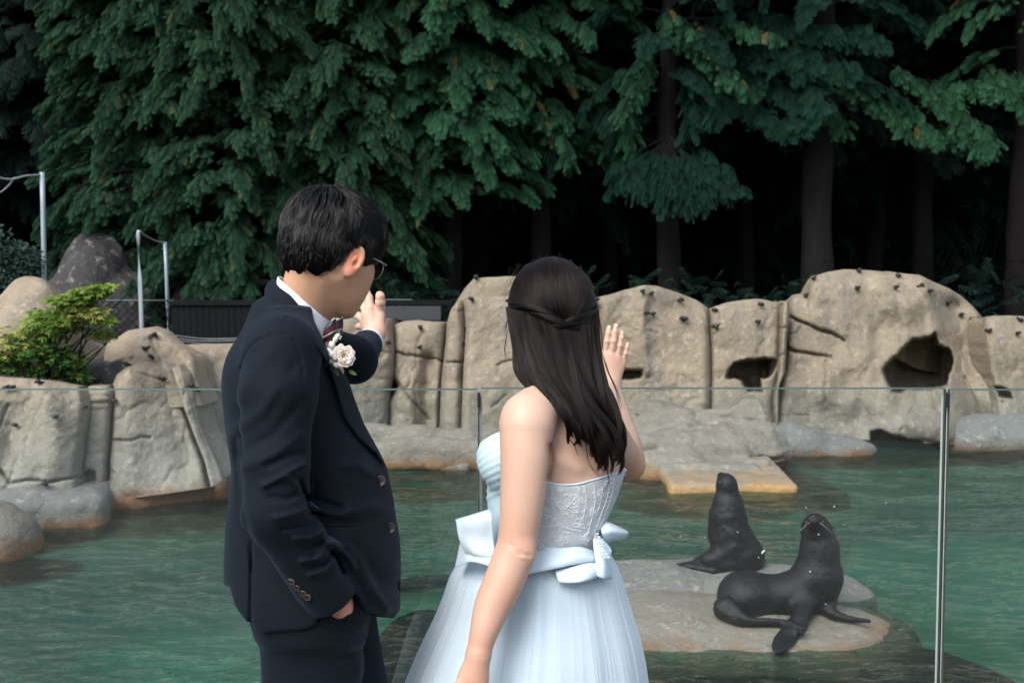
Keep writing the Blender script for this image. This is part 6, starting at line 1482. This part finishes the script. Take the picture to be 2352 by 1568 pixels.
    for t_, b_ in zip(tips, bases):
        d = (t_ - b_) / np.linalg.norm(t_ - b_); nl.add(ell(t_ - d * .0085 + [0, -.0058, 0], (.0046, .0022, .0066), rot(0, math.degrees(math.atan2(d[0], d[2])), 0)), .001)
    V_, Q_ = nl.net(.0008); link('nails', np_mesh('nails', V_, Q_), MN, body)

    # ---------------- hair
    hs_ = Shape()
    hs_.add(ell(L(0, -.006, .020), (.0915, .104, .0955), hm), .01)
    hs_.add(cap(at(1266, 740, 2.19), at(1285, 850, 2.155), .084, .056), .03)
    hs_.add(cap(at(1285, 850, 2.155), at(1322, 930, 2.105), .056, .030), .03)
    hs_.add(cap(at(1322, 930, 2.105), at(1352, 1010, 2.08), .028, .010), .02)
    def facecut(d, x, y, z):
        dx, dy, dz = x - HO[0], y - HO[1], z - HO[2]
        ly = hm[0, 1] * dx + hm[1, 1] * dy + hm[2, 1] * dz; lz = hm[0, 2] * dx + hm[1, 2] * dy + hm[2, 2] * dz
        e = np.minimum(ly - .045, .045 - lz)
        return np.maximum(d, e)
    hs_.mod(facecut)
    V_, Q_ = hs_.net(.004); hair = link('hair', np_mesh('hair', V_, Q_), M_HCAP, body)
    rs = np.random.default_rng(8)
    # dome: combed back and gathered at the twist
    n = 9000; d = rs.normal(size=(n, 3)); d[:, 2] = np.abs(d[:, 2]); d[:, 1] = -np.abs(d[:, 1]) + .55; d /= np.linalg.norm(d, axis=1, keepdims=True)
    P = np.stack([L(*(q * np.array([.09, .10, .09]) + np.array([0, 0, .02]))) for q in d]); m = 14; out = np.zeros((n, m, 3)); ph = rs.uniform(-1, 1, n)
    ln = rs.uniform(.5, 1.1, n); P00 = P.copy()
    tw = at(1290, 742, 2.09)
    for i in range(m):
        lift = .0016 + .0014 * ph + .0026 * vnoise(P00[:, 0] * 55, P00[:, 1] * 20, 4.4)
        for _ in range(2):
            x, y, z = P.T; g = hs_.grad(P, .002); P = P - g * (hs_.ev(x, y, z) - lift)[:, None] * .8
        out[:, i] = P
        Lc = (P - HO) @ hm
        tv = np.stack([tw[0] + (P[:, 0] - HO[0]) * .62 - P[:, 0], tw[1] - P[:, 1], tw[2] - .0 - P[:, 2]], 1); tv /= np.linalg.norm(tv, axis=1, keepdims=True) + 1e-6
        dr = tv + np.array([0, -.5, 0]) * np.clip((Lc[:, 1:2] + .0) * 12, 0, 1) + .10 * np.stack([vnoise(Lc[:, 0] * 60, k * 9, 1) for k in range(3)], 1)
        dr -= g * np.sum(dr * g, 1, keepdims=True); dr /= np.linalg.norm(dr, axis=1, keepdims=True) + 1e-6
        P = P + dr * (.0085 * ln)[:, None]
    px_, py_, _w = proj(out[:, :, 0], out[:, :, 1], out[:, :, 2])
    yt = np.interp(px_, [1168, 1200, 1235, 1290, 1330, 1366], [700, 705, 716, 745, 735, 705]) + 6
    # strands stop at the twist
    for i in range(1, m):
        bad = (py_[:, i] > yt[:, i]) & (out[:, i, 1] < HO[1] + .04); out[bad, i] = out[bad, i - 1]; py_[bad, i] = py_[bad, i - 1]
    hair_curves('combed_hair', out, .00038, M_HAIRW, hair)
    # twist: two ropes meeting
    ropes = ([(1167, 690, 2.20), (1178, 700, 2.150), (1205, 706, 2.110), (1240, 716, 2.092), (1275, 733, 2.086), (1305, 747, 2.088), (1330, 750, 2.095)], [(1367, 694, 2.21), (1362, 712, 2.155), (1345, 727, 2.118), (1322, 738, 2.096), (1292, 746, 2.088), (1268, 748, 2.092)])
    allst = []
    for ri, rp in enumerate(ropes):
        C = spline([at(*p) for p in rp], 26); T = np.gradient(C, axis=0); T /= np.linalg.norm(T, axis=1, keepdims=True); X = np.cross(T, [0, -1., 0.2]); X /= np.linalg.norm(X, axis=1, keepdims=True); Yv = np.cross(X, T)
        link('twist_core', np_mesh('twist_core', *tube_np(C, .0040 * np.sin(np.linspace(.5, 2.6, 26)) + .001, 10)), M_HCAP, hair)
        k = 1300; a0 = rs.uniform(0, 2 * np.pi, k); hh = (a0 // np.pi)
        for j in range(k):
            a = a0[j] + np.linspace(0, 9.0 if ri == 0 else -7.0, 26)
            # two plies, each round its own centre
            rr_ = .0095 * np.sin(np.linspace(.6, 2.5, 26)); ply = hh[j] * np.pi + np.linspace(0, 6.0 if ri == 0 else -5.0, 26)
            loc = .42 * rr_[:, None] * (np.cos(ply)[:, None] * X + np.sin(ply)[:, None] * Yv) + .62 * rs.uniform(.55, 1.05) * rr_[:, None] * (np.cos(a * 1.3)[:, None] * X + np.sin(a * 1.3)[:, None] * Yv)
            allst.append(C + loc + rs.normal(0, .0003, 3))
    hair_curves('twisted_hair', np.array(allst), .00042, M_HAIRW, hair)
    # long loose hair in locks
    G = [[(1171, 705, 2.175), (1175, 755, 2.165), (1184, 805, 2.155), (1194, 850, 2.14), (1228, 892, 2.10), (1268, 928, 2.075), (1290, 958, 2.065), (1294, 1000, 2.062), (1318, 1034, 2.06)],
         [(1192, 712, 2.13), (1200, 765, 2.125), (1218, 825, 2.11), (1252, 876, 2.085), (1292, 925, 2.068), (1312, 975, 2.06), (1322, 1010, 2.06), (1326, 1030, 2.06)],
         [(1235, 722, 2.105), (1248, 780, 2.10), (1280, 850, 2.085), (1318, 915, 2.07), (1345, 985, 2.06), (1362, 1050, 2.055), (1384, 1104, 2.055)],
         [(1285, 742, 2.095), (1296, 800, 2.092), (1318, 862, 2.082), (1340, 925, 2.07), (1362, 990, 2.06), (1380, 1050, 2.055), (1390, 1108, 2.055)],
         [(1328, 738, 2.11), (1338, 795, 2.105), (1356, 860, 2.095), (1368, 925, 2.08), (1388, 990, 2.07), (1408, 1050, 2.06), (1402, 1112, 2.055)],
         [(1363, 712, 2.16), (1369, 770, 2.155), (1378, 822, 2.145), (1390, 870, 2.13), (1393, 925, 2.115), (1408, 980, 2.10), (1428, 1030, 2.09), (1424, 1085, 2.085)]]
    GW = np.array([spline([at(*p) for p in g], 30) for g in G])
    def guide(sv):
        k = min(int(sv * 5), 4); f = sv * 5 - k; return GW[k] * (1 - f) + GW[k + 1] * f
    allst = []; tt = np.linspace(0, 1, 30)
    NL = 54
    for li in range(NL):
        sv = (li + rs.random()) / NL; dv = rs.uniform(-.15, .45) * min(1, 2 * sv + .1); SV = np.clip(sv + dv * tt ** 1.6, 0, .999)
        C = np.stack([guide(q_)[i_] for i_, q_ in enumerate(SV)]); lay = rs.uniform(0, 1)
        end = rs.uniform(.78, 1.0) if sv > .3 else rs.uniform(.80, 1.0)
        wv = rs.uniform(.008, .022); p_ = rs.uniform(0, 6.28); fq = rs.uniform(6, 10)
        C = C + np.stack([wv * tt * np.sin(fq * tt + p_), -.003 * lay - .016 * lay * np.sin(np.pi * tt) + wv * .6 * tt * np.cos(fq * tt + p_), 0 * tt], 1)
        C = C + np.stack([.013 * np.sin(np.pi * tt) ** .5 * np.sin(8.2 * tt + 2.2 * sv + .6) * np.clip(tt * 2, 0, 1), -.006 * np.cos(8.2 * tt + 2.2 * sv) * tt, 0 * tt], 1) * (1 if .06 < sv < .94 else .35)
        # resample to the lock's own end
        te = tt * end; Cx = np.stack([np.interp(te, tt, C[:, k]) for k in range(3)], 1) if end <= 1 else C
        k = 210; a = rs.uniform(0, 2 * np.pi, k); r0 = np.sqrt(rs.random(k))
        env = (.0102 * (1 - tt) ** .6 + .0016) * (1 - .2 * np.sin(np.pi * tt)) * (1 if sv > .12 else .8)
        tws = rs.uniform(-2.0, 2.0)
        for j in range(k):
            aa = a[j] + tws * tt * 2
            off = np.stack([np.cos(aa) * env * r0[j], np.sin(aa) * env * r0[j] * .55, 0 * tt], 1)
            jt = rs.normal(0, .0011, 3) * tt[:, None] ** 2
            q = Cx + off + jt; cutl = rs.uniform(.86, 1.0); te2 = tt * cutl
            allst.append(np.stack([np.interp(te2, tt, q[:, c_]) for c_ in range(3)], 1)[::2])
    hair_curves('long_hair', np.array(allst), .00042, M_HAIRW, hair)
    # flyaway wisps
    ws = []
    for pts in ([(1170, 740, 2.17), (1164, 770, 2.17), (1160, 800, 2.168), (1163, 822, 2.165)], [(1172, 720, 2.17), (1163, 745, 2.17), (1160, 765, 2.17)], [(1388, 820, 2.12), (1400, 860, 2.1), (1416, 900, 2.09), (1424, 950, 2.08), (1440, 1000, 2.07)], [(1380, 800, 2.12), (1395, 850, 2.1), (1420, 905, 2.09), (1428, 940, 2.08)],
                [(1362, 690, 2.2), (1376, 730, 2.17), (1384, 790, 2.14), (1382, 830, 2.12)], [(1300, 1000, 2.05), (1318, 1020, 2.05), (1330, 1048, 2.05)], [(1345, 1000, 2.05), (1352, 1060, 2.05), (1378, 1096, 2.05)], [(1390, 1060, 2.05), (1398, 1100, 2.05), (1394, 1126, 2.05)], [(1185, 830, 2.14), (1205, 880, 2.1), (1230, 905, 2.08)]):
        for k in range(9):
            C = spline([at(*p) for p in pts], 15); ws.append(C + rs.normal(0, .0022, 3) * np.linspace(0, 1, 15)[:, None])
    for k in range(140):
        a = rs.uniform(-1.4, 1.4); p0 = L(.090 * math.sin(a), rs.uniform(-.08, .02), .020 + .093 * math.cos(a)); d_ = p0 - L(0, 0, .02); d_ /= np.linalg.norm(d_)
        p1 = p0 + d_ * rs.uniform(.001, .005) + rs.normal(0, .004, 3); p2 = p0 + d_ * rs.uniform(0, .003) + np.array([d_[0] * .02, -.01, -.02]); ws.append(spline([p0, p1, p2], 15))
    hair_curves('stray_hair', np.array(ws), .00022, M_HAIRW, hair)
    er = Shape(); er.add(ell(at(1173, 757, 2.16), (.0022,) * 3), .001).add(ell(at(1175, 773, 2.158), (.003, .003, .0045)), .001); e_ = link('earring', np_mesh('earring', *er.net(.0009)), simple_mat('pearl', (.8, .8, .78), .1, .8)); tag(e_, 'small pearl drop earring glinting at the left side of the hair of the woman', 'earring')

    # ---------------- gown
    def cloth_mat(name, col, rough=.7, transl=.2, alpha=None, bump=.15):
        b = NB(name); v = b.coord(); n_ = b.bump(b.noise(v, 600, 2), bump, .0006)
        p = b.bsdf(b.mix(b.noise(v, 18, 4), tuple(x * .95 for x in col), tuple(min(1, x * 1.04) for x in col)), rough, .3, Normal=n_); p.inputs['Sheen Weight'].default_value = .2
        t = b.n('BsdfTranslucent', Color=col); m_ = b.n('MixShader', Fac=transl); b.t.links.new(p.outputs[0], m_.inputs[1]); b.t.links.new(t.outputs[0], m_.inputs[2])
        if alpha is None: return b.done(m_)
        lw = b.n('LayerWeight', Blend=.35); f_ = b.n('MapRange', Value=lw.outputs['Facing'], i3=alpha, i4=min(1, alpha + .55)).outputs[0]
        tr = b.n('BsdfTransparent'); m2 = b.n('MixShader', Fac=f_); b.t.links.new(tr.outputs[0], m2.inputs[1]); b.t.links.new(m_.outputs[0], m2.inputs[2]); return b.done(m2)
    M_SATIN = cloth_mat('ice_blue_satin', (.62, .80, .92), .45, 0.0)
    M_TULLE = cloth_mat('white_tulle', (.76, .87, .94), .8, .12, .40)
    M_ORG = cloth_mat('pale_blue_organza', (.66, .80, .89), .55, .06)
    M_RUCH = cloth_mat('blue_ruched_chiffon', (.52, .70, .80), .6, .05)
    M_SHEER = cloth_mat('sheer_back_panel', (.58, .63, .66), .6, .1)
    M_LACE = cloth_mat('white_lace', (.82, .87, .90), .6)
    # bodice
    bo = Shape(); bo.add(loft(trunk, 2.15), .03)
    bo.add(ell(at(1152, 1050, 2.14), (.048, .058, .058)), .03).add(ell(at(1160, 1050, 2.28), (.052, .058, .058)), .03)
    lo, hi = bo.bounds()
    edge = [(1088, 1020), (1104, 1014), (1128, 999), (1153, 988), (1175, 998), (1215, 1070), (1255, 1108), (1282, 1112), (1306, 1113), (1332, 1110), (1357, 1103), (1385, 1095), (1412, 1085), (1432, 1076), (1470, 1060), (1470, 1300), (1060, 1300), (1060, 1030)]
    bd = Shape(); bd.add((lambda x, y, z: np.maximum(np.maximum(bo.ev(x, y, z) - .0052, poly_prim(edge, 1.8, 2.6)[0](x, y, z)), -(bo.ev(x, y, z) + .004)), lo - .01, hi + .01), .004)
    ru = []
    for k in range(8):
        y0 = 1020 + k * 17; ru.append(([(1092, y0 + 24), (1118, y0 + 4), (1150, y0 - 10), (1190, y0 - 8)], 3.2, .0026))
    for (a, c) in (((1331, 1112), (1330, 1180)), ((1268, 1114), (1262, 1230)), ((1300, 1190), (1290, 1250))): ru.append(([a, c], 1.5, .0022))
    bd.mod(wrinkle(ru, ymax=2.3))
    V_, Q_ = bd.net(.0042); me = np_mesh('bodice', V_, Q_); me.materials.append(M_SHEER); me.materials.append(M_RUCH)
    cen = V_[Q_].mean(1); pxx, pyy, _ = proj(cen[:, 0], cen[:, 1], cen[:, 2]); me.polygons.foreach_set('material_index', (pxx < 1215).astype(np.int32))
    gown = empty('gown_part', (0, 0, 0)); COL.objects.unlink(gown); bpy.data.objects.remove(gown)
    bodice = link('bodice', me, None, body)
    def on_b(P2, off=.0062):
        P2 = np.asarray(P2, float); Ys = np.linspace(2.0, 2.34, 170); PP = at(P2[:, 0][:, None], P2[:, 1][:, None], Ys[None]); d = bo.ev(PP[..., 0], PP[..., 1], PP[..., 2]) - off
        k = np.argmax(d < 0, 1); ok = d.min(1) < 0; return PP[np.arange(len(P2)), k], ok
    ll = []
    def lace_line(pts, r_=.0011, close=False, n=None):
        pts = np.array(pts, float); C = spline(pts, n or max(6, 3 * len(pts)))
        W_, ok = on_b(C); 
        if ok.all(): ll.append(tube_np(W_, r_, 5, False))
    def petal(c, a, l, w, r_=.0011, veins=2):
        d = np.array([math.cos(a), math.sin(a)]); n_ = np.array([-d[1], d[0]]); c = np.array(c)
        lace_line([c, c + d * l * .35 + n_ * w, c + d * l * .8 + n_ * w * .7, c + d * l, c + d * l * .8 - n_ * w * .7, c + d * l * .35 - n_ * w, c], r_)
        for v_ in range(veins): o_ = (v_ - (veins - 1) / 2) * w * .6; lace_line([c + d * l * .15, c + d * l * .5 + n_ * o_, c + d * l * .85 + n_ * o_ * .6], r_ * .7)
    def flower(X_, Y_, Rr, n, rad=.0011, a0=0.):
        c = Z4w(X_, Y_)
        for k in range(n): petal(c, a0 + 2 * math.pi * k / n, Rr * rs.uniform(.85, 1.15), Rr * .34, rad, 2)
        lace_line([(c[0] + 2.2 * math.cos(t_), c[1] + 2.2 * math.sin(t_)) for t_ in np.linspace(0, 6.28, 9)], rad)
    flower(1130, 380, 27, 6, .0012, .3); flower(1180, 330, 17, 5); flower(1085, 590, 19, 5, .0012, -1.9); flower(1205, 500, 15, 5, .0011, .5); flower(1070, 268, 9, 5); flower(968, 410, 11, 5); flower(1330, 300, 12, 5); flower(1300, 420, 11, 5); flower(1240, 600, 12, 5)
    flower(945, 610, 12, 5); flower(1395, 220, 9, 5); flower(1000, 330, 9, 5)
    for st in ([(960, 300), (1000, 330), (1060, 350)], [(925, 500), (980, 515), (1050, 505), (1110, 520), (1180, 540)], [(960, 430), (1010, 450), (1060, 480), (1090, 540)], [(1240, 240), (1250, 330), (1235, 420), (1220, 480)], [(1300, 230), (1310, 330), (1290, 440), (1265, 540), (1240, 600)], [(1360, 240), (1350, 330), (1320, 430)]):
        pts = [Z4w(*p) for p in st]; lace_line(pts, .0012)
        C = spline(np.array(pts), 9)
        for k in range(1, 8): a = math.atan2(C[k + 1 if k < 8 else k][1] - C[k][1], C[k + 1 if k < 8 else k][0] - C[k][0]); petal(C[k], a + (1 if k % 2 else -1) * 1.0, rs.uniform(6, 9), 2.0, .0008, 0)
    lace = link('lace', np_mesh('lace', *join_np(ll)), M_LACE, bodice); lace['kind'] = 'stuff'
    # bound upper edge and the closing of the back
    ll.clear(); lace_line([(1256, 1107), (1282, 1112), (1306, 1113), (1332, 1110), (1357, 1103), (1385, 1095), (1410, 1086)], .0022, n=30); lace_line([(1331, 1112), (1331, 1145), (1329, 1180)], .0016)
    link('edge_piping', np_mesh('edge_piping', *join_np(ll)), M_ORG, bodice)
    ll.clear(); lace_line([(1411, 1096), (1404, 1140), (1390, 1180), (1372, 1225)], .0018, n=30); lace_line([(1402, 1094), (1395, 1140), (1381, 1180), (1364, 1225)], .0014, n=30)
    for k in range(13):
        f = k / 12; x_ = np.interp(f, [0, .4, .75, 1], [1411, 1401, 1386, 1371]); y_ = 1098 + f * 126; lace_line([(x_ - 9, y_ - 3), (x_ - 2, y_), (x_ - 9, y_ + 3)], .0013)
    link('lacing', np_mesh('lacing', *join_np(ll)), M_LACE, bodice)
    # lace scallops standing at the right end of the upper edge
    sc = []
    for k, (x_, y_) in enumerate([(1414, 1092), (1420, 1086), (1427, 1080), (1431, 1088), (1424, 1094), (1433, 1076)]):
        c = at(x_, y_, 2.19); th = np.linspace(0, 2 * np.pi, 12); sc.append(tube_np(np.stack([c[0] + .006 * np.cos(th), c[1] + .003 * np.sin(th), c[2] + .005 * np.sin(th + k)], 1), .0013, 5, False))
    link('lace_edge', np_mesh('lace_edge', *join_np(sc)), M_LACE, bodice)
    # skirt
    def skirt(name, scale, amp, nf, seed, mat, thick, zlow=0.02, hi=1.0):
        R_ = [(1236, 1126, 1376), (1262, 1098, 1388), (1290, 1064, 1402), (1320, 1042, 1420), (1365, 1022, 1438), (1409, 1004, 1452), (1457, 980, 1467), (1510, 955, 1478), (1568, 932, 1486)]
        Yc = 2.24; z_ = [at(0, y, Yc)[2] for y, _, _ in R_]; xl = [at(l, y, Yc)[0] for y, l, _ in R_]; xr = [at(r, y, Yc)[0] for y, _, r in R_]
        z_ += [.35, .02]; xl += [-.36, -.46]; xr += [.35, .42]
        z_, xl, xr = map(np.array, (z_, xl, xr)); o_ = np.argsort(z_); zs = np.linspace(z_[0], zlow, 110)
        XL, XR = np.interp(zs, z_[o_], xl[o_]), np.interp(zs, z_[o_], xr[o_])
        ker = np.ones(7) / 7; XL = np.convolve(np.pad(XL, 3, mode='edge'), ker, 'valid'); XR = np.convolve(np.pad(XR, 3, mode='edge'), ker, 'valid')
        th = np.arange(760) / 760 * 2 * np.pi; rr_ = np.random.default_rng(seed)
        ph = rr_.uniform(0, 6.28, 8); G_ = []
        for i, z in enumerate(zs):
            f = i / 109; a = (XR[i] - XL[i]) / 2; c = (XR[i] + XL[i]) / 2; b_ = .112 + (a - .115) * .80
            wob = th + .05 * np.sin(3 * th + ph[0]) + .03 * f * np.sin(5 * th + ph[1] + 2 * f)
            fo = sum(w_ * (1 - 2 * np.abs(np.sin(k * wob / 2 + p_ + dr * f)) ** .8) for w_, k, p_, dr in ((.45, nf, ph[2], .8), (.35, int(nf * 1.7), ph[3], -.6), (.28, int(nf * .45), ph[4], .3), (.22, int(nf * 2.9), ph[5], .5)))
            am = amp * (.30 + 1.1 * np.clip(f * 2.2, 0, 1)) * (.25 + 1.9 * np.abs(vnoise(2.6 * np.cos(th) + 5, 2.6 * np.sin(th) + 5, f * 1.2 + seed))); r1 = 1 + (fo * am) / max(a, .1) * .5
            pf = .010 * math.exp(-((f - .06) / .05) ** 2)
            G_.append(np.stack([c + (a * scale + pf) * r1 * np.cos(th), Yc + (b_ * scale + pf) * r1 * np.sin(th), np.full_like(th, z)], 1))
        V_, Q_ = grid_np(np.array(G_), True); o = link(name, np_mesh(name, V_, Q_[:, ::-1]), mat, body); return o
    skirt('skirt_lining', .975, .010, 15, 3, M_SATIN, .001)
    skirt('tulle_overskirt', .995, .013, 19, 4, M_TULLE, .001)
    skirt('outer_tulle', 1.010, .014, 13, 9, M_TULLE, .001)
    # bow and peplum of stiff organza
    def cloth(name, rows_, th=.0018, mat=M_ORG, n=26, wob=.002, parent=body):
        R_ = [spline([at(*p) for p in r_], n) for r_ in rows_]; R_ = np.array(R_)
        m_ = 14; G_ = np.stack([spline(R_[:, k], m_) for k in range(n)], 1)
        G_[..., 1] += wob * fbm(G_[..., 0], G_[..., 1], G_[..., 2], 28, 2)
        V_, Q_ = grid_np(G_); o = link(name, np_mesh(name, V_, Q_), mat, parent); md = o.modifiers.new('thickness', 'SOLIDIFY'); md.thickness = th; md.offset = 0; return o
    cloth('bow_wing', [[(1046, 1193, 2.12), (1082, 1182, 2.095), (1124, 1169, 2.11)], [(1049, 1205, 2.10), (1085, 1194, 2.07), (1130, 1186, 2.08)], [(1054, 1235, 2.095), (1086, 1236, 2.078), (1134, 1238, 2.08)], [(1068, 1268, 2.10), (1094, 1272, 2.07), (1138, 1280, 2.07)], [(1078, 1281, 2.12), (1100, 1284, 2.09), (1140, 1292, 2.08)]])
    cloth('bow_wing', [[(1058, 1240, 2.18), (1085, 1256, 2.10), (1140, 1262, 2.10)], [(1050, 1280, 2.15), (1082, 1282, 2.08), (1140, 1288, 2.06)], [(1045, 1303, 2.14), (1085, 1290, 2.075), (1140, 1305, 2.06)]])
    cloth('peplum_band', [[(1190, 1248, 2.11), (1232, 1252, 2.10), (1282, 1257, 2.095), (1330, 1256, 2.10), (1362, 1264, 2.13)], [(1190, 1280, 2.085), (1232, 1276, 2.080), (1282, 1272, 2.080), (1330, 1270, 2.09), (1368, 1274, 2.12)], [(1190, 1308, 2.062), (1225, 1304, 2.060), (1275, 1292, 2.066), (1325, 1282, 2.076), (1370, 1282, 2.108)], [(1190, 1322, 2.055), (1212, 1318, 2.055), (1262, 1308, 2.062), (1313, 1296, 2.075), (1368, 1288, 2.105)], [(1190, 1318, 2.075), (1215, 1312, 2.075), (1262, 1303, 2.08), (1313, 1292, 2.09), (1362, 1286, 2.12)]])
    cloth('bow_loop', [[(1276, 1306, 2.10), (1310, 1300, 2.09), (1345, 1294, 2.09), (1376, 1290, 2.12)], [(1276, 1312, 2.078), (1310, 1308, 2.070), (1345, 1302, 2.072), (1378, 1298, 2.10)], [(1280, 1328, 2.060), (1310, 1326, 2.052), (1345, 1320, 2.056), (1377, 1312, 2.09)], [(1284, 1338, 2.06), (1312, 1338, 2.05), (1345, 1334, 2.055), (1372, 1324, 2.09)], [(1284, 1330, 2.08), (1312, 1326, 2.08), (1345, 1322, 2.085), (1368, 1316, 2.11)]])
    cloth('bow_wing', [[(1376, 1203, 2.17), (1394, 1198, 2.16), (1416, 1207, 2.18), (1439, 1218, 2.22)], [(1382, 1222, 2.13), (1398, 1216, 2.12), (1420, 1220, 2.14), (1443, 1224, 2.19)], [(1386, 1240, 2.15), (1402, 1236, 2.14), (1420, 1236, 2.16), (1436, 1234, 2.20)], [(1388, 1250, 2.18), (1400, 1245, 2.18), (1416, 1240, 2.19), (1432, 1238, 2.21)]])
    cloth('bow_tail', [[(1362, 1236, 2.13), (1380, 1236, 2.12), (1392, 1246, 2.14)], [(1364, 1262, 2.10), (1384, 1260, 2.10), (1404, 1262, 2.13)], [(1368, 1290, 2.09), (1388, 1292, 2.09), (1403, 1278, 2.12)], [(1372, 1322, 2.08), (1390, 1330, 2.09), (1404, 1330, 2.13)]], mat=M_SATIN)
    # lace sprays on the bow
    sp = []
    for (X0, Y0, X1, Y1, Yd) in ((1330, 640, 1385, 720, 2.085), (905, 600, 950, 660, 2.085), (1310, 560, 1350, 640, 2.10)):
        a, c = np.array(Z4w(X0, Y0)), np.array(Z4w(X1, Y1))
        for k in range(9):
            f = k / 8; p = a * (1 - f) + c * f; ang = math.atan2(*(c - a)[::-1]) + (1.1 if k % 2 else -1.1); q = p + 8 * np.array([math.cos(ang), math.sin(ang)]); mid = (p + q) / 2 + [1.5, 1.5]
            sp.append(tube_np(spline([at(*p, Yd), at(*mid, Yd - .001), at(*q, Yd), at(*((p + q) / 2 - [1.5, 1.5]), Yd - .001), at(*p, Yd)], 12), .0009, 4, False))
    o = link('lace_spray', np_mesh('lace_spray', *join_np(sp)), M_LACE, body); o['kind'] = 'stuff'
woman()
